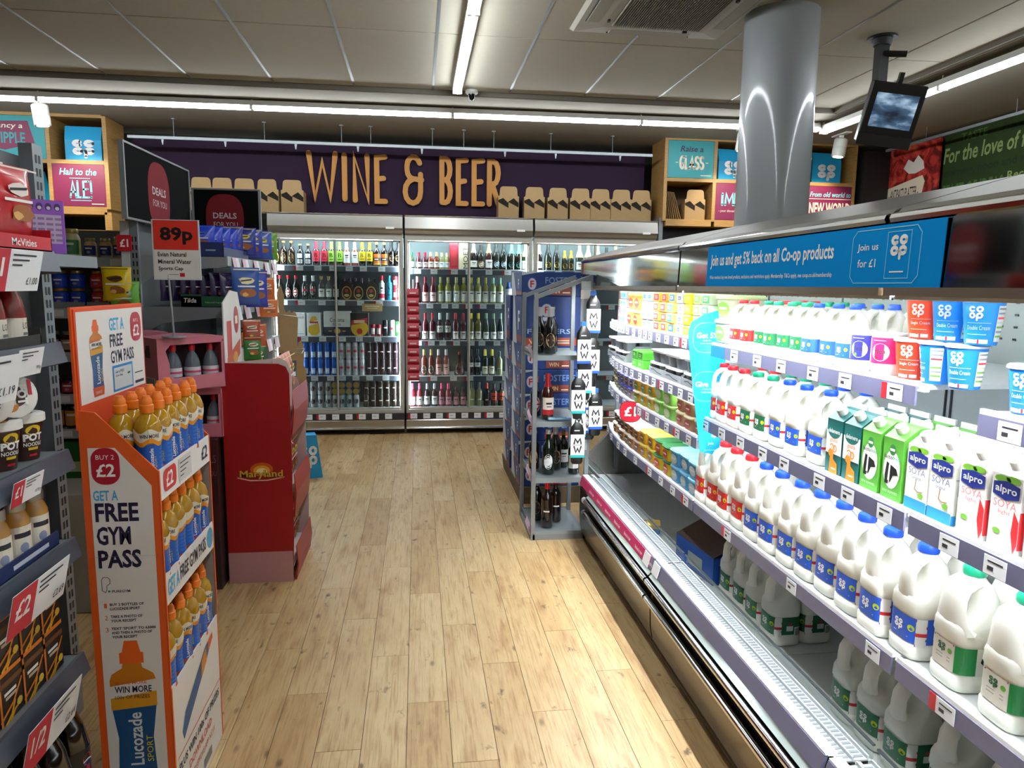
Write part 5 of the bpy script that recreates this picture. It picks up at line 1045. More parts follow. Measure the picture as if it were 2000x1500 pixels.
def stack(ys, x, z, n, c, desc, grp, dh=.0455):
    for i, y in enumerate(ys):
        for k in range(n):
            pos = ['bottom', 'second', 'third', 'top'][k] if n == 4 else ['lower', 'upper'][k] if n == 2 else ['bottom', 'middle', 'top'][k]
            col = '' if len(ys) == 1 else ', %s stack' % (['near', 'far'][i] if len(ys) == 2 else ORD[i])
            put('butter_pack', block, (x+bend(y)+random.uniform(-.006, .004), y, z+.001+dh*k), random.uniform(-.04, .04), '%s%s, %s of stack' % (desc, col, pos), 'pack', grp, *c)
G_ = 'butter and cheese packs on the top far shelf'; A_ = 1.295
stack([2.72], 1.18, A_, 4, ('dfe8c8', '3c8a4c', 'f4f8e8'), 'white and green butter pack', G_)
stack([2.81], 1.18, A_, 4, ('e4e0b0', '5a8a3c', 'f0ecc8'), 'cream butter pack with green leaves', G_)
stack([2.905], 1.18, A_, 4, ('f0d818', 'e4c400', 'f8f0a0'), 'bright yellow butter pack', G_)
stack([3.0], 1.18, A_, 4, ('c4ccd4', 'e4e8ec', '2c3c6c'), 'silver butter pack', G_)
stack([3.11], 1.18, A_, 4, ('e8c860', '1c6cc8', 'e8f0f8'), 'blue butter pack with gold ends', G_)
stack([3.21, 3.30], 1.18, A_, 4, ('e8b850', 'd82430', 'f4c8c8'), 'red butter pack', G_)
stack([3.40, 3.49], 1.18, A_, 4, ('ecf4f8', 'bfe4f0', '3c9cc8'), 'pale blue and white cheese pack', G_)
stack([3.93, 4.02], 1.19, A_, 4, ('e8f0f4', '9cd4ec', '2c8cc0'), 'ice blue soft cheese pack', G_)
stack([4.11], 1.2, A_, 4, ('e0b8a0', 'c83038', '2c5ca8'), 'red and blue cheese pack', G_)
stack([4.20], 1.21, A_, 4, ('d8c838', 'c8a828', '3c7c3c'), 'mustard yellow cheese pack', G_)
def tub(o, c, lid, pr, w_=.045, d_=.055, h=.06, lipr=0):      # tapered rounded tub with lid
    mb = MB(mat(c, .4)); mb.smooth = True; n = 20
    mb.loft([[(x, y, 0) for x, y in perim(0, 0, d_*.88, w_*.88, 5, n)], [(x, y, h*.85) for x, y in perim(0, 0, d_*.97, w_*.97, 5, n)]]); mb.build('tub_body', o)
    mb = MB(mat(lid, .35)); mb.smooth = True; mb.loft([[(x, y, z) for x, y in perim(0, 0, d_*s, w_*s, 5, n)] for z, s in ((h*.82, 1.0), (h*.84, 1.04), (h*.93, 1.04), (h*.95, 1.0), (h, .97), (h, .5))]); mb.build('lid', o)
    mb = MB(); mb.M = Matrix(((0, 0, -1, -d_*.92), (-1, 0, 0, w_), (0, 1, 0, 0), (0, 0, 0, 1)))
    W = 2*w_; sl = d_*.09
    mb.M = Matrix(((0, -sl/(h*.85), -1, -d_*.89), (-1, 0, 0, w_), (0, 1, 0, 0), (0, 0, 0, 1)))
    mb.disc(W/2, h*.42, W*.32, h*.3, mat(pr, .45), 1, 14); mb.rect(W*.3, h*.4, W*.7, h*.5, WHITE, 2); mb.rect(W*.2, h*.06, W*.8, h*.1, mat(pr, .45), 1); mb.M = None; mb.build('printing', o)
def tubs(ys, x, z, n, c, desc, grp, h=.061, key='spread_tub', cat='tub'):
    for i, y in enumerate(ys):
        for k in range(n):
            put(key, tub, (x+bend(y)+random.uniform(-.005, .005), y, z+.001+(h+.0015)*k), random.uniform(-.05, .05), '%s%s, %s layer' % (desc, '' if len(ys) == 1 else ', %s from near end' % ORD[i], ['lower', 'upper', 'third'][k]), cat, grp, *c)
tubs([3.62, 3.74], 1.18, A_, 2, ('e8bc60', 'f0cc70', 'a84030', .055, .055, .085), 'gold soft cheese tub with red print', G_, .085)
tubs([2.585], 1.21, A_, 2, ('f2f2dc', 'c8e0a0', '7ab03c', .075, .075, .088), 'large cream yoghurt tub with green lid', 'large yoghurt tubs beside the aqua fin', .088)
# second shelf: multipack yoghurts in grey trays
B_ = 1.08
def multipot(o):      # grey card tray holding a strip of white-lidded pots
    mb = MB(mat('8a8f92', .5, 0, 'grey_tray')); w_, d_ = .105, .08
    mb.box(-d_, -w_, 0, -d_+.003, w_, .035).box(d_-.003, -w_, 0, d_, w_, .05).box(-d_, -w_, 0, d_, w_, .003); mb.prism([(-d_, 0), (d_, 0), (d_, .09), (-d_*.2, .09), (-d_, .035)], 'y', -w_, -w_+.003); mb.prism([(-d_, 0), (d_, 0), (d_, .09), (-d_*.2, .09), (-d_, .035)], 'y', w_-.003, w_); mb.build('card_tray', o)
    m2 = MB(); m2.M = Matrix(((0, 0, -1, -d_-.0006), (-1, 0, 0, w_), (0, 1, 0, 0), (0, 0, 0, 1))); m2.stroke([(.03, .022), (.07, .026), (.12, .016), (.18, .012)], .004, INK, 1); m2.M = None; m2.build('printing', o)
    for j in range(2):
        for x in (-.04, .04):
            for y in (-.05, .05):
                a = MB(mat('7a8086', .4)); a.smooth = True; a.loft([[(px, py, .004+.058*j+z) for px, py in perim(x, y, .034*s, .044*s, 4, 14)] for z, s in ((0, .8), (.05, 1))])
                a.build('yoghurt_cup', o)
        a = MB(mat('f6f8f8', .3)); a.smooth = True; a.loft([[(px, py, .056+.058*j+z) for px, py in perim(0, 0, .084, .104, 7, 24)] for z in (-.003, .006)]); a.build('foil_lid', o)
for i, y in enumerate((2.83, 3.06)): put('yoghurt_multipack', multipot, (1.21, y, B_+.001), 0, 'white-lidded yoghurt multipack in grey tray, %s' % ('beside the aqua fin' if i == 0 else 'left of the fin one, second shelf'), 'yoghurts', 'yoghurt multipacks in grey trays')
put('yoghurt_multipack', multipot, (1.225, 3.95, B_+.001), 0, 'white-lidded yoghurt multipack at far end left of green packs', 'yoghurts', 'yoghurt multipacks in grey trays')
put('yoghurt_multipack', multipot, (1.25, 4.2, B_+.001), 0, 'farthest white-lidded yoghurt multipack by the end post', 'yoghurts', 'yoghurt multipacks in grey trays')
put('yoghurt_multipack', multipot, (1.215, 3.29, B_+.001), 0, 'white-lidded yoghurt multipack right of green packs, second shelf', 'yoghurts', 'yoghurt multipacks in grey trays')
for i, y in enumerate((3.56, 3.66)):
    for k in range(2): put('yoghurt_sleeve', block, (1.19+bend(y), y, B_+.001+.0455*k), 0, 'bright green sleeved yoghurt pack, %s stack, %s' % (('near', 'far')[i], ('lower', 'upper')[k]), 'pack', 'green yoghurt packs on the second far shelf', '5cc43c', '3ca42c', 'b8f090')
# third shelf: dips and spreads
C_ = .902
tubs([3.70, 3.80, 3.90, 4.0], 1.185, C_, 2, ('b8a8a0', '2c34b0', '4a4a5c', .046, .055, .056), 'clear dip tub with blue lid', 'blue-lidded dips on the third far shelf', .056, 'dip_tub')
tubs([4.12, 4.22], 1.19, C_, 2, ('c8a838', 'f0ecc0', '8a7a2c', .046, .055, .06), 'yellow spread tub at the far end', 'spreads on the third far shelf')
tubs([3.36, 3.47, 3.58], 1.185, C_, 2, ('d8a838', 'f8f4d8', '6aa83c', .05, .06, .062), 'yellow green spread tub with cream lid', 'spreads on the third far shelf', .062)
tubs([3.10, 3.24], 1.185, C_, 2, ('8ac85c', 'b4e08a', 'd8f0c0', .062, .06, .066), 'pale green spread tub', 'spreads on the third far shelf', .066)
tubs([2.73, 2.84, 2.95], 1.185, C_, 2, ('c8a080', 'f4ecc0', 'c84a3c', .05, .06, .062), 'cream-lidded spread tub with red print', 'spreads on the third far shelf', .062)
# fourth shelf: margarine
D_ = .640
tubs([3.56, 3.66, 3.76, 3.86, 3.97, 4.08], 1.185, D_, 2, ('c8842c', 'f2eee4', '3c2818', .047, .056, .062), 'orange margarine tub with white lid', 'margarine on the lowest far shelf', .062)
tubs([3.34, 3.45], 1.185, D_, 2, ('e8b820', 'f4dc5c', '8a5a1c', .05, .056, .068), 'yellow margarine tub with yellow lid', 'margarine on the lowest far shelf', .068)
tubs([3.10, 3.22], 1.185, D_, 2, ('e4c820', '146c34', 'c83428', .052, .056, .068), 'yellow spread tub with dark green lid', 'margarine on the lowest far shelf', .068)
tubs([2.765, 2.875, 2.985], 1.185, D_, 2, ('4ca8dc', '7cc8f0', 'c8d8e0', .052, .058, .072), 'sky blue butter tub', 'margarine on the lowest far shelf', .072)
# things lying in the bottom tray
t = T('cheese_snack', 'small blue and yellow cheese snack pack alone on bottom tray', 'pack', (1.15, 3.28, .301), -.3)
MB(mat('2a86c0', .4)).bev(-.03, -.045, 0, .03, .045, .045, .005).build('pack_body', t); MB(mat('d8b860', .5)).box(-.032, -.047, .030, .032, .047, .047).build('wrapper_top', t); MB(mat('8a1c24', .5)).box(-.0308, -.02, .012, -.030, .02, .02).build('printing', t)
t = T('delivery_box', 'open blue card box with white barcode label on bottom tray', 'box', (1.27, 2.80, .301), .12)
mb = MB(mat('1c58b8', .5, 0, 'box_blue')); w_, d_, h = .16, .11, .115
mb.box(-d_, -w_, 0, -d_+.004, w_, h).box(d_-.004, -w_, 0, d_, w_, h).box(-d_, -w_, 0, d_, -w_+.004, h).box(-d_, w_-.004, 0, d_, w_, h).box(-d_, -w_, 0, d_, w_, .004); mb.build('box_body', t)
fl2 = MB(mat('4a2c1c', .7, 0, 'box_inside')); fl2.loft([[(-d_, -w_, h), (-d_, w_, h), (-d_, w_, h+.002), (-d_, -w_, h+.002)], [(d_*.2, -w_, h+.06), (d_*.2, w_, h+.06), (d_*.2, w_, h+.062), (d_*.2, -w_, h+.062)]]); fl2.build('lid_flap', t)
MB(mat('b8c0b8', .5)).box(-d_-.001, -.07, .02, -d_-.0002, .05, .075).box(-.04, -w_-.001, .02, .06, -w_-.0002, .075).use(INK).box(.01, -w_-.0014, .03, .03, -w_-.001, .055).build('address_label', t)
for i, (x, y, a_) in enumerate(((1.13, 3.6, .4), (1.15, 3.45, -.2))):
    t = T('cable_tie', 'thin orange cable tie sliver on the bottom tray, %s one' % ('far' if i == 0 else 'near'), 'tie', (x, y, .301), a_); MB(ORANGE).box(-.03, -.003, 0, .03, .003, .003).box(-.034, -.005, 0, -.026, .005, .005).build('strap', t)
# ---------------------------------------------------------------- grey bottle rack beside the dairy cabinet
rk = T('display_rack', 'grey metal display rack of single bottles at dairy cabinet end', 'rack', (0, 0, 0))
ra, rb, rc, rd = .67, .985, 4.04, 4.50
for x, y, h in ((ra, rc, 1.46), (ra, rd, 1.46), (rb, rc, 1.55), (rb, rd, 1.55)): MB(RACK).box(x-.012, y-.012, 0, x+.012, y+.012, h).build('post', rk)
for y in (rc, rd): MB(RACK).prism([(ra-.012, 1.445), (rb-.02, 1.56), (rb+.012, 1.57), (rb+.012, 1.545), (ra-.012, 1.42)], 'y', y-.01, y+.01).build('top_arm', rk)
for x in (ra, rb): MB(RACK).box(x-.012, rc, .0, x+.012, rd, .03).build('foot_rail', rk)
MB(RACK).box(ra, rc-.012, 0, rb, rc+.012, .035).build('foot_rail', rk)
RS = [1.105, .715, .378, .052]
for z in RS:
    s = MB(mat('8f999c', .4, .3, 'rack_shelf')); s.box(ra+.0, rc-.01, z-.03, rb, rc+.004, z).box(ra, rd-.004, z-.03, rb, rd+.01, z).box(ra, rc, z-.012, rb-.02, rd, z-.006).box(ra, rc, z-.03, ra+.006, rd, z+.01); s.build('shelf', rk)
    o = MB(mat('f0c8d8', .5, 0, 'pink_ticket')); o.box(-.002, 0, -.06, 0, .10, .06); o.use(mat('d83a8a', .5)).box(-.0026, .06, -.055, -.002, .10, .05); o.use(TICKET).box(-.0026, .0, -.055, -.002, .055, .05); o = o.build('price_card', rk, (ra-.02, rc+.02, z-.0)); o.rotation_euler = (0, -.35, -.25)
def rbot(k, x, y, z, lb): put_b(k, (x, y, z+.001), random.uniform(-.3, .1), lb, 'single bottles in the grey rack')
BK['lager_r'] = ('beer', .038, .27, '0e1210', 'c8ccd0', .80, ('c8a070', .15, .45, 'oval'), 'tall dark lager bottle, silver foil', 'bottle')
BK['bud_r'] = ('beer', .036, .27, '3a1408', 'b82028', .70, ('e8dccc', .10, .48, 'stripe'), 'brown lager bottle, red foil', 'bottle')
BK['per_r'] = ('beer', .037, .27, '0c1a10', 'dcdcd8', .90, ('e8ecf4', .12, .46, 'ring'), 'green lager bottle, round white label', 'bottle')
BK['wi_r'] = ('wine', .036, .28, '1c0c0c', 'd02030', .84, ('1c1010', .2, .5, 'diag'), 'dark red wine bottle, red cap', 'bottle')
rbot('lager_r', .77, 4.13, RS[0], 'tall dark lager bottle, silver foil, front of the rack top shelf')
rbot('lager_r', .72, 4.21, RS[0], 'tall dark lager bottle at left post, rack top shelf'); rbot('lager_r', .80, 4.24, RS[0], 'tall dark lager bottle behind the front one, rack top shelf'); rbot('ring_b', .73, 4.33, RS[0], 'dark bottle with round label at back of rack top shelf')
rbot('bud_r', .765, 4.14, RS[1], 'brown lager bottle with red foil, rack second shelf'); rbot('ring_b', .71, 4.24, RS[1], 'dark bottle behind red foil one, rack second shelf')
rbot('per_r', .775, 4.14, RS[2], 'green lager bottle with round white label, rack third shelf'); rbot('lager_r', .84, 4.25, RS[2], 'dark lager bottle in the middle, rack third shelf'); rbot('tall_w', .93, 4.14, RS[2], 'green bottle with barcode label at right, rack third shelf'); rbot('ale_gold', .71, 4.27, RS[2], 'ale bottle with gold label at left, rack third shelf'); rbot('tall_w', .90, 4.30, RS[2], 'plain green bottle at back right, rack third shelf')
rbot('wi_r', .77, 4.12, RS[3], 'dark bottle with red cap in front, rack bottom shelf'); rbot('wi_r', .84, 4.22, RS[3], 'dark bottle with red cap behind, rack bottom shelf'); rbot('lager_r', .73, 4.27, RS[3], 'dark lager bottle at left, rack bottom shelf')
t = T('foil_packet', 'pale blue foil packet lying on the rack second shelf', 'packet', (.83, 4.09, RS[1]+.001)); mb = MB(mat('9ac4dc', .35)); mb.bev(-.07, -.02, 0, .07, .02, .014, .004); mb.build('packet_body', t); MB(mat('3a7aa8', .4)).box(-.03, -.012, .014, .04, .008, .0148).build('printing', t)
# hanging bottle bags on clip strips at the rack's right side
def mwbag(o, base):
    mb = MB(mat('0e0e10', .35, 0, 'bag_black')); mb.smooth = True; w_ = .042
    mb.loft([[(x, y, z) for x, y in perim(0, 0, w_*a, .018*b, 3, 16)] for z, a, b in ((0, .62, .5), (.012, .8, .9), (.045, .84, 1), (.19, 1, 1), (.215, .9, .9), (.24, .5, .6), (.25, .42, .3))]); mb.build('bag_body', o)
    mb = MB(); mb.plane((0, -.0192, 0), (1, 0, 0), (0, 0, 1)); mb.rect(-w_*.96, .05, w_*.96, .175, mat('e8e8e4', .5), 0, .01); mb.rect(-w_*.96, .04, w_*.96, .055, mat(base, .5), 1)
    mb.stroke([(-.02, .122), (-.014, .15), (0, .128), (.014, .15), (.02, .122)], .009, INK, 1); mb.stroke([(-.02, .105), (-.01, .072), (0, .094), (.01, .072), (.02, .105)], .009, INK, 1); mb.rect(-.03, .112, .03, .114, INK, 1); mb.rect(-.02, .195, .01, .2, WHITE, 0); mb.M = None; mb.build('label', o)
    MB(mat('1c64c0', .4)).box(-.016, -.004, .245, .016, .004, .275).build('hang_tag', o)
t = T('clip_strip', 'clear plastic clip strip hanging from the rack corner', 'strip', (.95, 3.99, .55)); MB(mat('b8c4c8', .15, 0, 'clear_plastic')).box(-.028, .012, 0, .028, .014, .98).build('strip_body', t); MB(WHITE).box(-.03, .008, .88, .03, .012, .93).build('price_ticket', t)
for (x, z, c, y, lb) in ((.985, 1.20, '1c54b8', 3.97, 'blue-based, highest of the back strip'), (.925, 1.03, '1c54b8', 3.93, 'blue-based, highest at the front'), (.985, .97, '1c54b8', 3.965, 'blue-based, second on the back strip'), (.935, .86, '18b0b0', 3.935, 'teal-based, under the front blue one'), (.90, .745, '18b0b0', 3.925, 'teal-based, leftmost'), (.965, .76, '1c54b8', 3.955, 'blue-based, right of the leftmost teal one'), (.908, .61, '18b0b0', 3.93, 'teal-based, second from bottom'), (.972, .625, '1c54b8', 3.955, 'blue-based, second from bottom'), (1.005, .65, '1c54b8', 3.94, 'blue-based, lowest at the cabinet side'), (.90, .49, '18b0b0', 3.92, 'teal-based, lowest of all')):
    put('hanging_bottle_pouch', mwbag, (x, y, z), random.uniform(-.15, .1), 'black pouch with MW label, '+lb, 'pouch', 'black pouches hanging at the rack', c)
# stacked lager cartons behind the rack
FB = mat('143678', .5, 0, 'lager_blue'); FBD = mat('16326e', .5); SIL = mat('c4ccd4', .4, .3, 'silver_print')
def lager(o, w_, d_, h, up):
    MB(FB).bev(0, 0, 0, w_, d_, h, .004).build('carton_body', o)
    mb = MB(); mb.plane((0, -.0006, 0), (1, 0, 0), (0, 0, 1))
    if up:
        mb.disc(.17, h*.72, .045, .05, mat('2c3c8c', .5), 0); mb.disc(.17, h*.72, .038, .043, mat('c8ccd8', .5), 1); mb.textw('F', .17, h*.66, .045, RED, 2, 'c', None, .03); mb.rect(.11, h*.50, .23, h*.58, SIL, 1); mb.text('FOSTERS', .04, h*.24, .34, h*.34, mat('a8c4e8', .4), 1, .01); mb.rect(.03, 0, w_-.02, h*.16, mat('a8482c', .5), 1); mb.text('WIN', .05, h*.03, .16, h*.13, mat('e8c89a', .5), 2, .03); mb.rect(.2, h*.04, .33, h*.065, CREAM, 2); mb.rect(.2, h*.09, .33, h*.11, CREAM, 2)
    else:
        mb.text("FOSTER'S", .16, h*.52, w_-.04, h*.80, mat('7fa0d0', .4), 1, .01); mb.rect(.17, h*.06, w_-.06, h*.36, mat('8c3c2c', .5), 1); mb.text('WIN', .19, h*.12, .26, h*.30, mat('e8c89a', .5), 2, .03); mb.rect(.28, h*.13, w_-.09, h*.18, CREAM, 2); mb.disc(.07, h*.5, .035, h*.3, mat('2c3c8c', .5), 1); mb.disc(.07, h*.5, .028, h*.24, mat('c8ccd8', .5), 2); mb.textw('F', .07, h*.36, h*.28, RED, 3, 'c', None, .03); mb.poly2([(0, h*.85), (.13, h), (0, h)], SIL, 1)
    mb.M = None; mb.build('front_print', o)
    mb = MB(); mb.plane((-.0006, d_, 0), (0, -1, 0), (0, 0, 1)); mb.poly2([(0, 0), (d_*.5, 0), (d_*.2, h), (0, h)], mat('c4ccd8', .45), 1); mb.textw('F', d_*.7, h*.3, h*.4, WHITE, 1, 'c', None, .02); mb.rect(d_*.5, h*.06, d_, h*.2, mat('8c3c2c', .5), 1); mb.M = None; mb.build('side_print', o)
z = .12; k = 0
pl_ = T('carton_base', 'low brown plinth under the blue lager carton stack', 'plinth', (0, 0, 0)); MB(mat('5a4c38', .7)).prism([(.70, 0), (1.12, 0), (1.12, .119), (.685, .119)], 'y', 4.74, 5.75).build('plinth_body', pl_)
names = ['lowest', 'second from floor', 'third from floor', 'fourth from floor', 'fifth from floor', 'sixth from floor', 'seventh from floor']
for i in range(6):
    put('lager_carton', lager, (.69+random.uniform(-.01, .008), 4.75+random.uniform(-.008, .008), z), random.uniform(-.015, .015), 'blue lager carton lying flat, near stack, '+names[i], 'carton', 'blue lager cartons behind the rack', .42, .44, .162, False)
    put('lager_carton', lager, (.69+random.uniform(-.01, .02), 5.27+random.uniform(-.008, .008), z), random.uniform(-.02, .02), 'blue lager carton lying flat, far stack, '+names[i], 'carton', 'blue lager cartons behind the rack', .42, .44, .162, False); z += .1635
put('lager_carton', lager, (.69, 4.75, z), .01, 'upright blue lager carton with F crest, above the near stack', 'carton', 'blue lager cartons behind the rack', .42, .40, .33, True)
put('lager_carton', lager, (.68, 5.27, z), -.02, 'upright blue lager carton at the far stack', 'carton', 'blue lager cartons behind the rack', .42, .40, .33, True)
put('lager_carton', lager, (.69, 4.76, z+.331), .02, 'blue lager carton on top of the near stack', 'carton', 'blue lager cartons behind the rack', .42, .44, .162, False)
# ---------------------------------------------------------------- near left shelving
def gshelf(par, x0, x1, y0, y1, z, tk=True, th=.03):      # shelf with sloped ticket rail facing +X
    s = MB(mat('7d8489', .45, .2, 'shelf_grey')); s.box(x0, y0, z-th, x1-.012, y1, z); s = s.build('shelf', par)
    if tk: MB(mat('4a505c', .4, 0, 'rail_slate')).prism([(x1-.014, z+.004), (x1-.006, z+.004), (x1+.008, z-.045), (x1-.004, z-.05), (x1-.014, z-.03)], 'y', y0, y1+.004).build('ticket_rail', s); MB(mat('7d8489', .45)).prism([(x1-.012, z), (x1-.012, z-.05), (x0+.02, z-.075), (x0, z-.075), (x0, z)], 'y', y1-.004, y1).build('bracket', s)
    return s
def tk_r(par, y, x, z, w_, h, red, txt, txt2, name='price_ticket', slant=.22):      # card facing +X
    o = T if 0 else None; m = MB(TICKET); m.box(0, 0, 0, .0015, w_, h); m.use(mat('c01c34', .45, 0, 'ticket_red'))
    if red: m.box(.0015, -.0, 0, .0022, w_*red, h)
    m.plane((.0026, 0, 0), (0, 1, 0), (0, 0, 1))
    if red: m.text(txt, w_*red*.2, h*.35, w_*red*.8, h*.8, WHITE, 0, .02)
    for i in range(3): m.rect(w_*(red+.05), h*(.85-.12*i), w_*(red+.05)+w_*(1-red)*(.7-.2*i), h*(.89-.12*i), INK, 0)
    m.text(txt2, w_*.76, h*.16, w_*.96, h*.34, INK, 0, .0); m.M = None
    b = m.build(name, par, (x, y, z)); b.rotation_euler = (0, slant, 0); return b
ga = T('near_shelving', 'grey metal shelving unit at the left edge of the picture', 'shelving', (0, 0, 0)); XA, GA0, GA1 = -.85, .35, 1.845
bp = MB(mat('565b5f', .5, .2)); bp.box(-1.24, GA0, 0, -1.22, 2.5, 1.88); bp.build('back_panel', ga)
up = MB(RACK); up.box(-1.22, 2.46, 0, -1.18, 2.52, 1.92); up.use(BLACK)
for i in range(44): up.box(-1.1795, 2.475, .1+.041*i, -1.179, 2.485, .125+.041*i); up.box(-1.1795, 2.495, .1+.041*i, -1.179, 2.505, .125+.041*i)
up.build('upright', ga)
MB(BLACK).box(-.97, 1.13, 1.5, -.94, 1.16, 2.1).build('front_post', ga)
MB(mat('3a3c3e', .5)).box(-1.22, GA0, .0, -.80, GA1, .12).build('plinth', ga)
ZA = [1.565, 1.35, 1.085, .86, .553, .15]
for z in ZA: s = gshelf(ga, -1.22, XA if z > .2 else -.80, GA0, GA1, z)
s = gshelf(ga, -1.22, -1.0, 1.95, 2.46, 1.575, False, .035)
MB(mat('7d8489', .45)).box(-1.22, 1.86, 1.50, -1.0, 1.90, 1.575).build('end_bracket', s)
MB(mat('9aa0a2', .4)).box(-1.21, 1.87, 1.515, -1.01, 1.875, 1.57).build('end_plate', s)
rail = [c for c in ga.children if c.name.startswith('shelf')]
def tkc(i, *a, **k): return tk_r(rail[i], *a, **k)
tkc(0, 1.50, XA+.012, ZA[0]-.088, .22, .088, .42, '£1', '£1.00', 'price_card'); tkc(1, 1.30, XA+.012, ZA[1]-.098, .30, .10, .35, '£1', '£1.19', 'price_card'); tkc(1, 1.61, XA+.010, ZA[1]-.055, .10, .06, 0, '', '99p')
tkc(2, 1.55, XA+.010, ZA[2]-.056, .12, .055, .35, '£1', '69p'); tkc(3, 1.49, XA+.012, ZA[3]-.095, .24, .10, .4, '£2', '£2.69', 'price_card'); tkc(4, 1.50, XA+.012, ZA[4]-.105, .24, .11, .42, '1/2', '£2.64', 'price_card'); tkc(4, 1.28, XA+.012, ZA[4]-.06, .12, .06, 0, '', '£1.14')
# crisps, tray and calendar-like purple card
def bag(o, c1, c2, w_, h, d_=.05):       # pillow bag facing +X
    mb = MB(mat(c1, .28, 0, None, 0, 40, 0, 0, .3)); mb.smooth = True; rings = []
    for z, a, b in ((0, 1.0, .08), (.03, .98, .55), (.25, .93, 1), (.5, .95, 1), (.75, .94, .85), (.95, .99, .3), (1, 1.0, .05)):
        rings.append([(d_*b*math.sin(t_)*.5, w_/2*a*math.cos(t_), z*h) for t_ in [2*PI*k/14 for k in range(14)]])
    mb.loft(rings); mb.build('bag_body', o)
    mb = MB(); mb.plane((d_*.5+.001, -w_/2, 0), (0, 1, 0), (0, 0, 1)); rb = random.Random(c1+c2); pg = lambda a, b, c, d, n: [(w_*(a+c*math.cos(2*PI*k/n)*rb.uniform(.7, 1.1)), h*(b+d*math.sin(2*PI*k/n)*rb.uniform(.7, 1.1))) for k in range(n)]; mb.poly2(pg(.5, .66, .30, .10, 9), mat(c2, .4), 0); mb.poly2([(w_*.3, h*.62), (w_*.68, h*.66), (w_*.7, h*.70), (w_*.32, h*.66)], INK, 1); mb.poly2(pg(.55, .32, .30, .13, 11), mat('9a5a2c', .5), 0); mb.poly2(pg(.45, .28, .12, .06, 8), mat('d8a860', .5), 1); mb.rect(w_*.06, h*.93, w_*.94, h*.955, mat(c2, .4), 0); mb.rect(w_*.2, h*.48, w_*.8, h*.52, WHITE, 0); mb.M = None; mb.build('printing', o)
def put_bag(loc, rz, lb, grp, *a): put('snack_bag', bag, loc, rz, lb, 'bag', grp, *a)
for i, (y, x) in enumerate(((1.62, -.90), (1.755, -.90), (1.49, -.90))): put_bag((x, y, ZA[0]+.032), -.15, 'shiny red crisp bag in the red tray, %s' % ('middle one', 'right end', 'at the picture edge')[i], 'red crisp bags on the top left shelf', 'b81c24', 'e8d8d0', .145, .155)
t = T('card_tray', 'red shelf tray under the red crisp bags, white logo', 'tray', (-.925, 1.72, ZA[0]+.001)); mb = MB(mat('c01828', .45)); mb.box(-.07, -.14, 0, .07, .12, .003).box(.067, -.14, 0, .07, .12, .032).box(-.07, .117, 0, .07, .12, .05); mb.build('tray_body', t); mb = MB(); mb.plane((.0706, -.05, 0), (0, 1, 0), (0, 0, 1)); mb.text('McVities', 0, .008, .1, .024, WHITE, 0, .01); mb.M = None; mb.build('lettering', t)
put_bag((-.90, 1.33, ZA[0]+.002), 0, 'small orange snack packet left of the red tray', 'orange snacks', 'd8782c', 'f0c050', .12, .11)
t = T('purple_tray', 'purple upright display carton with four faces beside the crisps', 'carton', (-1.07, 2.28, 1.576), -.95)
MB(mat('8a4cb4', .45)).bev(-.02, -.055, 0, .0, .047, .155, .002).build('carton_body', t); mb = MB(); mb.plane((.0006, -.055, 0), (0, 1, 0), (0, 0, 1)); mb.M = mb.M @ Matrix.Diagonal((.6, .61, 1, 1)); mb.rect(.015, .05, .155, .185, mat('b8a0c0', .5), 0)
for i in range(4):
    mb.disc(.03+.037*i, .222, .014, .018, mat('3c1c5c', .5), 1, 10); mb.disc(.03+.037*i, .216, .009, .009, mat('c8b8d0', .5), 2, 8)
    for j in range(5): mb.rect(.02+.036*i, .06+.025*j, .048+.036*i, .072+.025*j, mat('8c6c98', .5), 1)
mb.M = None; mb.build('printing', t)
# sauce bottles in a black tray (second shelf)
def sauce(o):
    MB(mat('7a1c10', .25)).lathe([(.032, 0), (.035, .01), (.035, .07), (.03, .10), (.021, .125), (.02, .135)], 16).build('body', o); MB(mat('2a1814', .4)).lathe([(.022, .134), (.023, .14), (.023, .165), (.02, .168)], 14).build('cap', o)
    mb = MB(); fn, L = cylwrap(.0352, -80, 110, 16); mb.fn = fn; mb.rect(0, .008, L, .062, mat('d8cfc0', .5), 0, .008); mb.text('LOVE', L*.35, .038, L*.62, .052, INK, 1, 0); mb.rect(L*.35, .024, L*.62, .03, mat('6a6a6a', .5), 1, .01); mb.disc(L*.5, .015, .004, .004, RED, 1, 8); mb.fn = None; mb.build('label', o)
for i, y in enumerate((1.735, 1.655, 1.575, 1.495)): put('sauce_bottle', sauce, (-.91, y, ZA[1]+.004), 0, 'red sauce bottle with cream label, %s from the shelf end' % ORD[i], 'bottle', 'red sauce bottles in the black tray')
t = T('black_tray', 'low black card tray holding the red sauce bottles', 'tray', (-.91, 1.64, ZA[1]+.0005)); mb = MB(mat('26241f', .6)); mb.box(-.05, -.19, 0, .045, .14, .003).box(.042, -.19, 0, .045, .14, .026).box(-.05, .137, 0, .045, .14, .04); mb.build('tray_body', t)
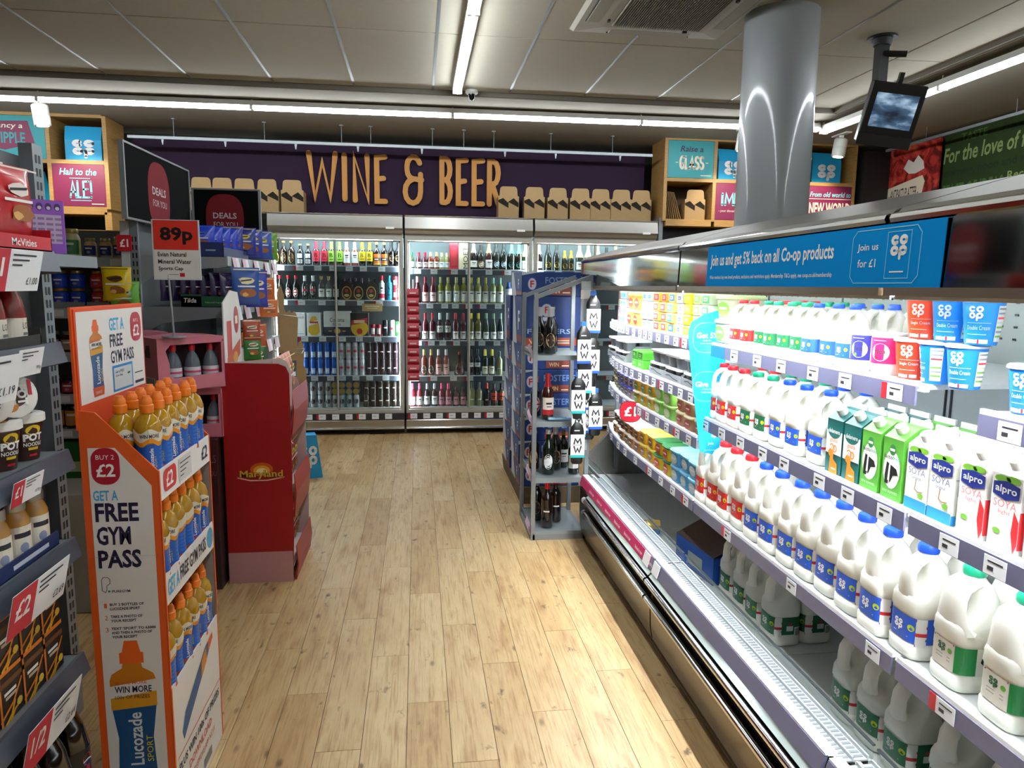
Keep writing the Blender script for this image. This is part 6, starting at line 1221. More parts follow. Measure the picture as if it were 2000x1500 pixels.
# instant noodle pots (third shelf): two on their side above three standing
def npot(o):
    MB(mat('3a1a14', .4)).lathe([(.030, 0), (.031, .003), (.043, .098)], 24).build('pot_body', o)
    MB(mat('e4e2dc', .4)).lathe([(.0435, .088), (.0475, .090), (.0475, .106), (.044, .108)], 24).build('rim', o); MB(mat('4a2018', .4)).lathe([(.045, .1075), (.001, .1085)], 24).build('foil_lid', o)
    r = .038; fn, L = cylwrap(r, -75, 75, 18)
    def f2(p): q = fn(p); k = (.031+.0125*p[1]/.098+.0005+p[2])/(r+.0006+p[2]); return (q[0]*k, q[1]*k, p[1])
    mb = MB(); mb.fn = f2; X = L*.42; mb.disc(X, .072, .017, .012, mat('d8b820', .5), 0, 12); mb.text('POT', X-.022, .046, X+.022, .064, WHITE, 1, .05); mb.text('NOODLE', X-.022, .034, X+.022, .043, WHITE, 1, .02); mb.rect(X-.012, .025, X+.012, .031, mat('d8b820', .5), 1, .01); mb.rect(X-.01, .01, X+.01, .015, RED, 1, .01); mb.fn = None; mb.build('printing', o)
    mb = MB(); mb.plane((0, 0, .1092), (1, 0, 0), (0, 1, 0)); mb.text('POT', -.025, 0, .02, .022, WHITE, 1, .05); mb.rect(-.02, -.012, .018, -.004, WHITE, 1); mb.disc(.022, -.014, .012, .015, mat('c87820', .5), 0, 10); mb.rect(-.035, .026, .0, .034, RED, 0); mb.M = None; mb.build('lid_print', o)
for i, y in enumerate((1.765, 1.668, 1.57, 1.47)): put('noodle_pot', npot, (-.915, y, ZA[2]+.001), .1*i-.3, 'brown noodle pot with white rim standing, %s from shelf end' % ORD[i], 'pot', 'brown noodle pots on the left shelf')
for i, (y, z) in enumerate(((1.75, .146), (1.655, .15), (1.56, .148))):
    o = put('noodle_pot', npot, (-.975, y, ZA[2]+z), 0, 'brown noodle pot lying on its side showing its lid, %s from shelf end' % ORD[i], 'pot', 'noodle pots lying on top'); o.rotation_euler = (0, PI/2-.12, -.55)
# mustard jars (fourth shelf) and blue tray
def jar(o, c, capc, lb, h=.12, r=.032):
    MB(mat(c, .2, 0)).lathe([(r*.93, 0), (r, .008), (r, h*.66), (r*.85, h*.76), (r*.72, h*.82), (r*.72, h*.84)], 18).build('jar_body', o); MB(mat(capc, .3, .6)).lathe([(r*.78, h*.83), (r*.80, h*.84), (r*.80, h*.97), (r*.74, h)], 18).build('lid', o)
    mb = MB(); fn, L = cylwrap(r, -170, -10, 16); mb.fn = fn; mb.rect(L*.06, h*.1, L*.94, h*.60, mat(lb, .5), 0, .008); mb.rect(L*.3, h*.42, L*.7, h*.50, WHITE if lb[0] not in 'ef' else INK, 1, .01); mb.disc(L*.5, h*.26, r*.3, h*.08, mat('8a90b0', .5), 1, 10); mb.fn = None; mb.build('label', o)
for i, y in enumerate((1.775, 1.695, 1.615, 1.535)): o = put('mustard_jar', jar, (-.915, y, ZA[3]+.003), 1.1, 'mustard jar with silver lid on left shelf, %s from shelf end' % ORD[i], 'jar', 'mustard jars on the left shelf', 'b8863c', 'a8a49c', 'e4ddcc', .145, .034)
t = T('blue_tray', 'dark blue card tray in front of the mustard jars', 'tray', (-.875, 1.66, ZA[3]+.0005)); MB(mat('1c2c5c', .5)).box(-.004, -.2, 0, 0, .15, .034).box(-.09, -.2, 0, 0, .15, .002).build('tray_body', t); MB(mat('c8ccdc', .5)).box(.0004, -.05, .012, .001, .10, .022).build('lettering', t)
# gold and black boxes (fifth shelf), two high
def gbox(o):
    w_, d_, h = .088, .05, .118; MB(mat('1a1410', .4)).bev(-d_, -w_/2, 0, 0, w_/2, h, .002).build('carton_body', o)
    mb = MB(); mb.plane((.0006, -w_/2, 0), (0, 1, 0), (0, 0, 1)); gg = mat('e0a020', .4, .2, 'gold_print'); og = mat('d8781c', .45)
    mb.rect(0, h*.92, w_, h, og, 0); mb.rect(0, h*.70, w_, h*.80, mat('6a4420', .5), 0); mb.rect(0, 0, w_*.08, h, og, 0); mb.rect(w_*.2, h*.52, w_*.72, h*.58, WHITE, 0); mb.rect(w_*.25, h*.43, w_*.72, h*.49, mat('c8b8a0', .5), 0)
    mb.stroke([(0, h*.12), (w_*.3, h*.22), (w_*.55, h*.3), (w_*.95, h*.62)], .006, og, 1); mb.stroke([(w_*.2, 0), (w_*.45, h*.1), (w_*.6, h*.3)], .008, gg, 1); mb.stroke([(w_*.4, 0), (w_*.6, h*.14), (w_*.9, h*.2)], .006, gg, 1); mb.disc(w_*.8, h*.22, w_*.13, h*.08, mat('e8c040', .45), 2, 8); mb.M = None; mb.build('printing', o)
for i in range(4):
    for k in range(2): put('drink_sachet_box', gbox, (-.88, 1.755-.092*i, ZA[4]+.001+.119*k), 0, 'black and gold drink box, %s row, %s from shelf end' % (('lower', 'upper')[k], ORD[i]), 'box', 'black and gold boxes on the left shelf')
# cola bottles on the base shelf
def cola(o):
    MB(mat('120806', .1, 0, None, 0, 40, 0, 0, .4)).lathe([(.036, 0), (.044, .015), (.044, .09), (.041, .11), (.044, .14), (.044, .20), (.034, .25), (.015, .30), (.014, .315)], 20).build('body', o); MB(BLACK).lathe([(.0155, .313), (.0155, .332), (.013, .334)], 14).build('cap', o)
    mb = MB(); fn, L = cylwrap(.0442, -80, 80, 16); mb.fn = fn; mb.rect(0, .10, L, .195, BLACK, 0, .008); X = L*.45; mb.disc(X, .165, .016, .016, RED, 1, 16); mb.disc(X, .158, .0155, .008, mat('1c3c8c', .5), 2, 12); mb.stroke([(X-.014, .163), (X, .166), (X+.014, .161)], .003, WHITE, 3); mb.poly2([(X-.006, .15), (X+.006, .15), (X+.004, .105), (X-.004, .105)], RED, 1); mb.fn = None; mb.build('label', o)
for i, y in enumerate((1.77, 1.675, 1.58, 1.485)): put('cola_bottle', cola, (-.87, y, ZA[5]+.001), 0, 'large dark cola bottle with red swirl logo, %s from shelf end' % ORD[i], 'bottle', 'cola bottles on the left base shelf')
for i, y in enumerate((1.73, 1.635)): put('cola_bottle', cola, (-.97, y, ZA[5]+.001), 0, 'large dark cola bottle in second row, %s one' % ('right', 'left')[i], 'bottle', 'cola bottles on the left base shelf')
# ---------------------------------------------------------------- jar shelving behind, facing the camera
gc = T('jar_shelving', 'grey shelving of jars facing the camera behind the orange stand', 'shelving', (0, 0, 0)); YC = 4.3
MB(mat('6c7174', .5, .2)).box(-2.9, YC+.36, 0, -1.47, YC+.38, 1.80).build('back_panel', gc)
MB(RACK).box(-1.50, YC-.02, 0, -1.46, YC+.38, 1.86).build('side_panel', gc)
SH5 = mat('aab2b6', .4, .2, 'bright_shelf')
ZC = [1.63, 1.345, 1.10, .86, .66, .3]
for z in ZC:
    s = MB(SH5).box(-2.9, YC, z-.015, -1.5, YC+.36, z).build('shelf', gc); MB(mat('b8c0c6', .4)).box(-2.9, YC-.006, z-.055, -1.5, YC, z).build('ticket_rail', s)
    for x in (-2.02, -1.86, -1.70): MB(TICKET).box(x, YC-.008, z-.045, x+.06, YC-.006, z-.008).build('price_ticket', s)
def jrow(xs, z, a, desc, grp):
    for i, x in enumerate(xs): put('glass_jar', jar, (x, YC+.05, z+.001), 0, '%s, %s from left' % (desc, ORD[i]), 'jar', grp, *a)
jrow([-1.915], ZC[0], ('d8d4a8', 'c8b870', '3c8a4c', .155, .042), 'large mayonnaise jar with green label', 'jars on the top jar shelf')
jrow([-1.82, -1.74], ZC[0], ('c8a888', 'b8a878', '1c3078', .105, .032), 'short jar with navy label', 'jars on the top jar shelf')
jrow([-1.665, -1.59], ZC[0], ('b89868', 'b8a878', '24386c', .115, .034), 'tall narrow jar with navy label', 'jars on the top jar shelf')
for k in range(2):
    for i, x in enumerate((-1.99, -1.90)): put('glass_jar', jar, (x, YC+.05, ZC[1]+.016+.098*k), 0, 'blue honey jar with tan lid, %s layer, %s one' % (('lower', 'upper')[k], ('left', 'right')[i]), 'jar', 'blue and red jars on the second jar shelf', '2048b0', 'b08848', '1c3cb8', .097, .040)
    for i, x in enumerate((-1.79, -1.70, -1.61)): put('glass_jar', jar, (x, YC+.05, ZC[1]+.016+.098*k), 0, 'red spread jar with tan lid, %s layer, %s from left' % (('lower', 'upper')[k], ORD[i]), 'jar', 'blue and red jars on the second jar shelf', 'b01c20', 'b08848', 'c82428', .097, .040)
jrow([-2.08], ZC[1], ('4a2018', '6a6a60', 'c8b8a0', .16, .034), 'dark jar with cream label, left of the blue jars', 'jars on the second jar shelf')
for i, x in enumerate((-1.945, -1.745)):
    t = T('jar_tray', 'shallow grey tray under the %s jars' % ('blue', 'red')[i], 'tray', (x, YC+.05, ZC[1]+.001)); MB(mat('8a9094', .5)).box(-.095, -.045, 0, .095, .045, .014).box(-.095, -.048, 0, .095, -.045, .035).build('tray_body', t)
jrow([-2.06, -1.96, -1.86], ZC[2], ('2a1008', '8a8a84', 'a88c78', .115, .046), 'dark coffee jar with cream and red label', 'dark jars on the third jar shelf')
jrow([-2.07, -1.98, -1.89], ZC[3], ('3a1010', '1c1414', 'b02430', .10, .042), 'dark jar with red label', 'dark jars on the fourth jar shelf')
jrow([-2.06, -1.97, -1.88], ZC[4], ('1c1008', '141210', 'c8861c', .17, .044), 'black jar with amber label', 'amber jars on the fifth jar shelf')
t = T('green_cartons', 'green carton standing low behind the orange stand', 'carton', (-2.1, YC+.03, .301)); MB(mat('1c6a2c', .5)).bev(0, 0, 0, .3, .2, .28, .004).build('carton_body', t); MB(mat('c8d8b0', .5)).box(.05, -.001, .1, .2, -.0002, .16).build('printing', t)
t = T('crate_carton', 'beige carton with printed number low on the left', 'carton', (-1.62, 3.3, 0.0)); MB(mat('8f8a80', .6)).bev(-.16, 0, 0, .16, .28, .56, .004).build('carton_body', t); MB(INK).box(-.02, -.001, .18, .0, -.0002, .28).box(-.1, -.001, .46, .02, -.0002, .475).build('printing', t)
# clip strip with sweet bags
t = T('clip_strip', 'clip strip with £1 ticket and hanging sweet bags', 'strip', (-1.46, 3.85, 1.2)); MB(mat('b8bcc0', .3)).box(-.02, .03, 0, .02, .033, .6).build('strip_body', t)
mb = MB(mat('c01828', .45)).box(-.035, .02, .45, .035, .024, .53); mb.plane((0, .0194, .45), (1, 0, 0), (0, 0, 1)); mb.text('£1', -.02, .02, .02, .06, WHITE, 0, .03); mb.build('price_card', t)
for i, (z, c1, c2, lb) in enumerate(((1.40, 'e0c018', '6a3c1c', 'yellow sweet bag hanging under the £1 strip'), (1.33, '6ab83c', 'e8e8e0', 'lime sweet bag behind the yellow one'), (1.24, '4a2010', 'c8a050', 'brown chocolate bag, upper of three'), (1.17, '3a180c', 'c89040', 'brown chocolate bag, middle of three'), (1.10, '4a2412', 'b87838', 'brown chocolate bag, lowest of three'))):
    put_bag((-1.49+.03*(i == 1)+.02*(i > 1), 3.83+.01*i, z), -PI/2, lb, 'sweet bags on the clip strip', c1, c2, .145, .17)
# ---------------------------------------------------------------- promotion bay: gondola facing the aisle
gb = T('aisle_shelving', 'grey aisle shelving unit behind the red biscuit stand', 'shelving', (0, 0, 0)); B0, B1, XB, XK = 3.92, 5.25, -.985, -1.44
MB(mat('62676a', .5, .2)).box(XK-.02, B0, 0, XK, B1, 1.80).build('back_panel', gb)
up = MB(RACK); up.box(XK-.02, B0-.02, 0, XK+.035, B0+.0, 1.84); up.use(BLACK)
for i in range(40): up.box(XK+.005, B0-.0206, .1+.041*i, XK+.012, B0-.02, .125+.041*i); up.box(XK+.022, B0-.0206, .1+.041*i, XK+.029, B0-.02, .125+.041*i)
up.build('upright', gb); MB(RACK).box(XK-.02, B1, 0, XK+.035, B1+.02, 1.7).build('upright', gb)
MB(mat('1a1516', .6)).box(XK, B0, 0, XB, B1, .14).build('plinth', gb); MB(mat('c8d0d0', .3)).box(XB-.05, B1+.02, .9, XB-.045, B1+.025, 1.6).box(XB-.45, B1+.02, .9, XB-.05, B1+.024, 1.6).build('end_screen', gb)
ZB = [1.63, 1.37, 1.13, .90, .60, .16]
for z in ZB:
    s = MB(mat('8a9094', .45, .2)); s.box(XK, B0, z-.02, XB, B1, z); s.prism([(XK+.02, z-.02), (XB, z-.02), (XB, z-.05), (XK+.12, z-.085), (XK+.02, z-.15)], 'y', B0, B0+.004); s = s.build('shelf', gb)
    MB(mat('9aa0a4', .4)).box(XB, B0, z-.045, XB+.008, B1, z+.004).build('ticket_rail', s)
    for y in (4.0, 4.22, 4.5, 4.8, 5.05):
        m = MB(mat('e0b8c8', .5, 0, 'pink_ticket2')); m.box(0, 0, -.075, .0015, .07, 0); m.use(TICKET).box(.0015, .07, -.075, .002, .13, 0); m.use(TICKET).box(0, .07, -.075, .0015, .13, 0); o = m.build('price_card', s, (XB+.010, y, z)); o.rotation_euler = (0, -.18, 0)
BRDB = mat('0a0b0c', .9, 0, 'board_black'); BRDB.node_tree.nodes['Principled BSDF'].inputs['Specular IOR Level'].default_value = .1
# deals headers: framed black boards with a red lozenge
def deals(o, w_, h):
    MB(BRDB).box(0, -.008, 0, w_, .008, h).build('board', o); f = MB(GREY)
    f.box(-.014, -.012, -.01, 0, .012, h+.01).box(w_, -.012, -.01, w_+.014, .012, h+.01).box(0, -.012, h, w_, .012, h+.01).box(0, -.012, -.01, w_, .012, 0); f.build('frame', o)
    mb = MB(); mb.plane((0, -.0086, 0), (1, 0, 0), (0, 0, 1)); cx_, cz, rx, rz_ = w_*.47, h*.42, (.155 if w_ > .6 else .118), h*.5
    mb.poly2([(cx_+rx*math.copysign(abs(math.cos(k*PI/16))**.75, math.cos(k*PI/16)), max(0.001, cz+rz_*math.copysign(abs(math.sin(k*PI/16))**.75, math.sin(k*PI/16)))) for k in range(32)], mat('7a0a18', .85, 0, 'deal_red'), 0)
    tx = mat('c8b8bc', .5); mb.text('DEALS', cx_-rx*.62, cz+h*.0, cx_+rx*.62, cz+h*.12, tx, 1, .02); mb.text('FOR YOU', cx_-rx*.6, cz-h*.17, cx_+rx*.66, cz-h*.07, tx, 1, .0); mb.M = None; mb.build('lettering', o)
o = T('deals_board', 'black DEALS FOR YOU board angled along the aisle, larger one', 'sign', (-1.40, 3.75, 1.81), math.radians(90)-.02, 'deals boards over the aisle shelving'); deals(o, .92, .35)
o = T('deals_board', 'black DEALS FOR YOU board facing the camera, smaller right one', 'sign', (-1.425, 4.95, 1.78), 0, 'deals boards over the aisle shelving'); deals(o, .40, .31)
# snacks on the top shelf of the bay
def tallbag(o, *a): bag(o, *a)
for i, y in enumerate((4.02, 4.10, 4.18, 4.26)): put_bag((-1.14+.02*i, y, ZB[0]+.032), -PI/2+.1, 'blue snack bag upright in navy tray, %s from front' % ORD[i], 'blue snack bags on the aisle top shelf', '1c3cc0', '3c70e0', .16, .135, .05)
for i, (x, y) in enumerate(((-1.07, 4.36), (-1.02, 4.46), (-1.10, 4.56))): put_bag((x, y, ZB[0]+.03), -PI/2+.2, 'blue and yellow sweet bag in navy tray, %s from front' % ORD[i], 'blue snack bags on the aisle top shelf', '1c2c8c', 'e8c83c', .15, .16, .05)
for i, (x, y, c) in enumerate(((-1.03, 4.70, '24389c'), (-1.0, 4.84, '2c50a8'), (-.995, 4.99, '5c9a2c'))): put_bag((x, y, ZB[0]+.02), -PI/2+.35, ('navy sweet bag beyond the tray', 'navy sweet bag next to the green one', 'green and blue sweet bag at the far end')[i]+', aisle top shelf', 'blue snack bags on the aisle top shelf', c, 'd8c84c', .15, .18, .05)
t = T('navy_tray', 'navy blue card display tray on the aisle top shelf', 'tray', (-1.42, 3.94, ZB[0]+.001)); mb = MB(mat('16285c', .5)); mb.box(.10, 0, 0, .42, .003, .075).box(.10, 0, 0, .42, .55, .003).box(.417, 0, 0, .42, .55, .05).box(.10, .0, 0, .103, .55, .05); mb.build('tray_body', t); MB(mat('8a98b8', .5)).box(.33, -.0006, .03, .38, 0, .038).build('lettering', t)
# second shelf: purple bars in a green tray
for i in range(7):
    put_bag((-1.30+.05*i, 4.02, ZB[1]+.03), -PI/2+.9, 'dark purple chocolate bag in the green tray, %s from left' % ORD[i], 'purple bags in the green tray', '241440', '4a2c70', .12, .15, .03)
t = T('green_tray', 'dark green card tray with white lettering on the second aisle shelf', 'tray', (-1.22, 3.93, ZB[1]+.001)); mb = MB(mat('1c5a38', .5)); mb.box(0, 0, 0, .26, .003, .055).box(0, 0, 0, .26, .16, .003).box(0, 0, 0, .1, .003, .065); mb.build('tray_body', t); mb = MB(); mb.plane((0, -.0006, 0), (1, 0, 0), (0, 0, 1)); mb.text('Tilda', .01, .022, .075, .046, WHITE, 0, .01, .15); mb.text('Natural Ingredients', .12, .018, .24, .028, mat('b8c8a8', .5), 0); mb.M = None; mb.build('lettering', t)
# bags and strips hanging on the front of the bay
hb = [(-.915, 4.02, 1.38, '24509c', 'blue and clear nut bag hanging at the front corner', .15, .20), (-.92, 4.30, 1.36, '2c3ca8', 'deep blue sweet bag hanging behind the nut bag', .13, .21), (-.90, 4.05, 1.18, 'a84824', 'brown snack bag on the front strip', .10, .12), (-.90, 4.05, 1.08, '2c7a34', 'green snack bag on the front strip, upper', .10, .13), (-.905, 4.20, 1.14, 'c05428', 'orange snack bag on the second strip', .11, .13), (-.905, 4.2, 1.02, '2c6a30', 'green snack bag on the second strip, lower', .10, .13), (-.915, 4.52, 1.40, 'c86424', 'orange gum pack cluster, upper', .12, .13), (-.915, 4.60, 1.29, 'd87434', 'orange gum pack cluster, lower', .12, .11), (-.90, 4.07, .97, 'b85020', 'rust snack bag low on the front strip', .10, .12)]
for x, y, z, c, lb, w_, h in hb: put_bag((x, y, z), -PI/2+.5, lb, 'bags hanging on the aisle shelving', c, 'e8dcb0', w_, h, .03)
for i in range(6): put_b('orange_b', (-1.06, 4.42+.075*i, ZB[1]+.001), 1.2, 'orange-banded bottle on the second aisle shelf, %s from front' % ORD[i], 'bottles on the aisle shelving') if i < 0 else None
BK['oil'] = ('wine', .030, .25, '3a3414', '2a2410', .84, ('c8b020', .05, .30, ''), 'olive oil bottle with yellow label', 'bottle')
for i in range(6): put_b('oil', (-1.02, 4.25+.075*i, ZB[3]+.001), 1.3, 'slim oil bottle with yellow label, third aisle shelf, %s from front' % ORD[i], 'oil bottles on the aisle shelving')
for i in range(5): put('glass_jar', jar, (-1.03, 4.3+.09*i, ZB[2]+.001), 1.4, 'small amber jar on the aisle shelving, %s from front' % ORD[i], 'jar', 'amber jars on the aisle shelving', 'a85c1c', '2a2420', 'd86c28', .10, .036)
# flat cardboard in a wire holder at the bay end
wh = T('wire_holder', 'thin wire holder on the shelving end holding flat cardboard', 'holder', (-.93, 5.33, 0))
for z in (1.02, 1.28): MB(CHROME).stroke([(0, 0), (0, 0)], .001) if 0 else None; mb = MB(mat('b8bcc0', .3, .8, 'wire')); [mb.cyl(a_, b_, .003, 6) for a_, b_ in (((-.09, -.06, z), (.10, -.06, z-.02)), ((.10, -.06, z-.02), (.10, .08, z)), ((-.09, -.06, z), (-.09, .08, z)), ((-.09, .08, z), (.10, .08, z)))]; mb.build('wire_loop', wh)
for i, (x, y, z, w_, h, rx, lb) in enumerate(((-.975, 5.30, 1.0, .04, .49, .0, 'tall flat carton sheet, leftmost in the wire holder'), (-.955, 5.31, .98, .05, .33, .0, 'flat cardboard sheet, second in the wire holder'), (-.93, 5.33, .96, .05, .35, .02, 'flat cardboard sheet, third in the wire holder'), (-.905, 5.35, .94, .055, .36, .03, 'flat cardboard sheet, front right of the wire holder'), (-.875, 5.42, .72, .05, .36, .03, 'flat cardboard sheet standing lower behind the holder'), (-.865, 5.44, .60, .05, .30, .03, 'short flat cardboard sheet, lowest at the shelving end'))):
    t = T('cardboard_sheet', lb, 'cardboard', (x, y, z), .5); mb = MB(CARD); mb.prism([(-w_/2, 0), (w_/2, 0), (w_/2+.01, h*.85), (w_*.2, h), (-w_*.2, h*.95), (-w_/2, h*.8)], 'y', 0, .006); mb.prism([(-w_/2, 0), (w_/2, 0), (w_/2, h*.8), (0, h*.93), (-w_/2, h*.78)], 'y', .008, .012); mb.build('sheet', t); t.rotation_euler = (0, rx, .5)
# pink water multipacks on a dark plinth
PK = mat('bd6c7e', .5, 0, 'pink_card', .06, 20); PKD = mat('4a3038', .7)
pl2 = T('deals_plinth', 'dark promotional plinth with DEALS FOR YOU wording under pink packs', 'plinth', (-1.31, 3.50, 0)); MB(mat('241014', .5, 0, 'plinth_dark')).bev(0, 0, 0, .35, .38, .755, .004).build('plinth_body', pl2)
mb = MB(); mb.plane((0, -.0008, 0), (1, 0, 0), (0, 0, 1)); mb.rect(.0, .3, .35, .75, mat('3c0a12', .5), 0); mb.text('DEALS', .255, .64, .345, .68, mat('7a5058', .5), 1); mb.text('FOR YOU', .255, .575, .345, .60, mat('7a5058', .5), 1); mb.M = None; mb.build('lettering', pl2)
def wbottle(x, y, par):
    b = MB(mat('8a98a4', .08, 0, 'clear_bottle', 0, 40, 0, .55)).lathe([(.03, .008), (.036, .018), (.036, .10), (.033, .125), (.022, .155), (.013, .168), (.013, .175)], 14, x, y); b.use(mat('c81830', .35)); b.lathe([(.014, .173), (.015, .195), (.010, .204)], 12, x, y); b.use(mat('c8c4cc', .5)); b.lathe([(.0368, .06), (.0368, .10)], 14, x, y, False); b.use(mat('c84868', .5)); b.lathe([(.037, .074), (.037, .084)], 14, x, y, False); return b.build('water_bottle', par)
def wpack(o, L, D, h):      # x along the window side, near corner at the origin
    mb = MB(PK); t_ = .004
    win = [(.09, .065), (.07, .12), (.04, .19), (.06, h-.035)]
    mb.box(0, 0, 0, L, D, t_); mb.box(0, D-t_, 0, L, D, h); mb.prism([(0, h-.002), (L*.5, h+.012), (L, h+.002), (L, h-.002), (0, h-.006)], 'y', 0, D)
    # window wall made of pieces around the opening
    mb.prism([(0, 0), (L, 0), (L, .07), (.07, .058), (.05, .07), (.05, .12), (.035, .18), (.055, h-.03), (0, h)], 'y', 0, t_); mb.prism([(0, h), (.055, h-.03), (L-.012, h-.025), (L, h)], 'y', 0, t_); mb.box(L-.014, 0, .07, L, t_, h-.02)
    mb.box(L-t_, 0, 0, L, D, h); mb.build('card_outer', o)
    e = MB(PK); e.prism([(0, 0), (D, 0), (D, h), (0, h)], 'x', -.001, 0); e.build('end_wall', o)
    e = MB(); e.plane((-.0022, D, 0), (0, -1, 0), (0, 0, 1)); e.poly2([(D*.36, h*.62), (D*.62, h*.62), (D*.6, h*.85), (D*.42, h*.85), (D*.34, h*.74)], mat('2a181c', .8), 0); e.rect(D*.3, h*.08, D*.85, h*.25, mat('c8c4c4', .5), 0)
    for i in range(9): e.rect(D*(.34+.05*i), h*.1, D*(.365+.05*i), h*.23, INK, 1)
    e.M = None; e.build('end_print', o)
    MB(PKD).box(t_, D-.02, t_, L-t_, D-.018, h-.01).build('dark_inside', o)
    for i in range(3): wbottle(.085+i*(L-.13)/2, .05, o)
for lb, loc, rz, sz in (('upper pink water multipack showing clear bottles with red caps', (-1.125, 3.27, 1.017), .70, (.30, .20, .235)), ('lower pink water multipack on the plinth under the turned one', (-1.30, 3.53, .757), .04, (.36, .30, .235)), ('second upper pink multipack mostly hidden behind the turned one', (-1.39, 3.56, 1.017), .6, (.22, .2, .235))):
    t = T('water_multipack', lb, 'pack', loc, rz, 'pink water multipacks'); wpack(t, *sz)
t = T('price_sign', 'red and white 89p card sign on a thin stand above pink packs', 'sign', (-1.035, 3.31, 0)); MB(GREY).cyl((-.03, .0, 1.262), (-.04, 0, 1.53), .005, 8).cyl((-.03, 0, 1.258), (-.03, 0, 1.264), .05, 14).build('stand', t)
MB(mat('d8dcdc', .3)).box(-.098, -.004, 1.508, .098, .0, 1.765).build('holder_frame', t)
mb = MB(); mb.plane((-.095, -.0046, 1.512), (1, 0, 0), (0, 0, 1)); mb.rect(.003, .003, .187, .25, mat('e4e2de', .5), 0); mb.rect(.003, .125, .187, .25, mat('d83426', .45, 0, 'sign_red'), 1)
mb.text('89p', .03, .148, .165, .222, BLACK, 2, .035); 
for i, s_ in enumerate(('Evian Natural', 'Mineral Water', 'Sports Cap')): mb.text(s_, .018, .096-.031*i, (.135, .155, .12)[i], .115-.031*i, INK, 2, .015)
mb.rect(.105, .010, .125, .026, RED, 2); mb.rect(.06, .018, .1, .0195, INK, 2); mb.rect(.02, .033, .03, .035, INK, 2); mb.M = None; mb.build('lettering', t)
# ---------------------------------------------------------------- red biscuit stand
RS_ = mat('981016', .42, 0, 'stand_red'); CW = mat('d4cdc8', .6, 0, 'card_white')
rs = T('biscuit_stand', 'tall red cardboard biscuit stand with golden Maryland lettering', 'stand', (0, 0, 0)); rx0, rx1, ry0, ry1 = -.945, -.625, 3.57, 4.08
def rside(y): return MB(RS_).prism([(rx0, 0), (rx1-.01, 0), (rx1, .25), (rx1, .9), (rx1, 1.06), (rx1-.015, 1.095), (rx1-.05, 1.11), (rx0, 1.115)], 'y', y, y+.006)
rside(ry0).build('side_panel', rs); MB(mat('c4a8a4', .6, 0, 'inner_card')).prism([(rx0, 0), (rx1-.01, 0), (rx1, .25), (rx1-.01, .85), (rx1-.05, .98), (rx0, 1.0)], 'y', ry1-.006, ry1).build('side_panel', rs)
MB(mat('b8888a', .15, 0, 'clear_guard')).box(rx0, ry0-.0015, 0, rx1-.008, ry0-.0005, .16).build('splash_guard', rs)
MB(CW).box(rx0, ry0+.006, 0, rx0+.005, ry1-.006, 1.14).build('back_panel', rs); MB(CW).prism([(rx0+.03, 1.115), (rx1-.04, 1.137), (rx1-.01, 1.12), (rx1+.008, 1.08), (rx1+.008, .9), (rx0+.03, .9)], 'y', ry0+.012, ry0+.016).build('inner_card', rs)
for z in (.87, .45, .08): MB(CW).box(rx0+.006, ry0+.007, z-.005, rx1-.006, ry1-.007, z).build('shelf', rs); MB(RS_).prism([(rx1-.006, z-.12 if z > .1 else 0), (rx1+.004, z-.12 if z > .1 else 0), (rx1+.016, z+.0), (rx1+.008, z+.10), (rx1+.005, z+.10), (rx1+.010, z)], 'y', ry0+.02, ry1-.02).build('front_lip', rs)
mb = MB(); mb.plane((rx0, ry0-.0008, 0), (1, 0, 0), (0, 0, 1)); gl1 = mat('d8a838', .4); mb.disc(.175, .585, .055, .035, mat('c85818', .5), 0, 20); mb.disc(.175, .58, .04, .026, mat('e8a028', .5), 1, 20); mb.disc(.175, .575, .026, .018, mat('f4e0a0', .5), 2, 16)
mb.stroke([(.06, .545), (.12, .53), (.2, .53), (.28, .545)], .006, mat('e8b8a0', .5), 2); mb.text('Maryland', .068, .532, .278, .583, mat('4a1408', .5), 3, .05); mb.text('Maryland', .07, .536, .276, .582, gl1, 4, .02); mb.M = None; mb.build('lettering', rs)
hc = MB(mat('e0dcd8', .55)); hc.prism([(ry0+.05, .95), (ry0+.38, .95), (ry0+.38, 1.38), (ry0+.34, 1.45), (ry0+.20, 1.46), (ry0+.05, 1.40)], 'x', rx0+.006, rx0+.012); hc = hc.build('header_card', rs)
mb = MB(); mb.plane((rx0+.0126, ry0+.05, .95), (0, 1, 0), (0, 0, 1)); mb.disc(.24, .36, .05, .07, mat('a81c28', .45), 0, 18); mb.rect(.05, .16, .14, .36, mat('c03028', .45), 0); mb.poly2([(.03, .08), (.30, .18), (.31, .26), (.04, .18)], mat('c8582c', .5), 1); mb.disc(.2, .17, .05, .03, mat('d89a48', .5), 2, 12); mb.rect(.215, .34, .265, .38, CREAM, 1); mb.M = None; mb.build('header_print', hc)
for j, z in enumerate((.872, .452, .082)):
    for i in range(5): put_bag((rx1-.08, ry0+.08+.085*i, z+(.02 if j == 0 else .0)), 0, 'orange and red biscuit bag, %s tier of the red stand, %s from front' % (('top', 'middle', 'bottom')[j], ORD[i]), 'biscuit bags in the red stand', 'cc5a1c' if j == 0 else 'b01c1c', 'e8c850', .14, .24 if j == 0 else .22, .06)
t = T('folded_sign', 'small blue and white logo sign standing on the floor beyond the red stand', 'sign', (-.80, 5.55, 0), .25); sg2 = MB(mat('189ad4', .45)); sg2.prism([(-.13, 0), (.06, 0), (.02, .34), (-.13, .34)], 'y', 0, .006).prism([(-.13, 0), (.06, 0), (.02, .34), (-.13, .34)], 'y', .12, .126).box(-.13, 0, .33, .02, .126, .336); sg2.build('board', t); mb = MB(); mb.plane((0, -.0008, 0), (1, 0, 0), (0, 0, 1)); coop_logo(mb, -.11, .09, .13, .17, WHITE, 0); mb.M = None; mb.build('logo', t)
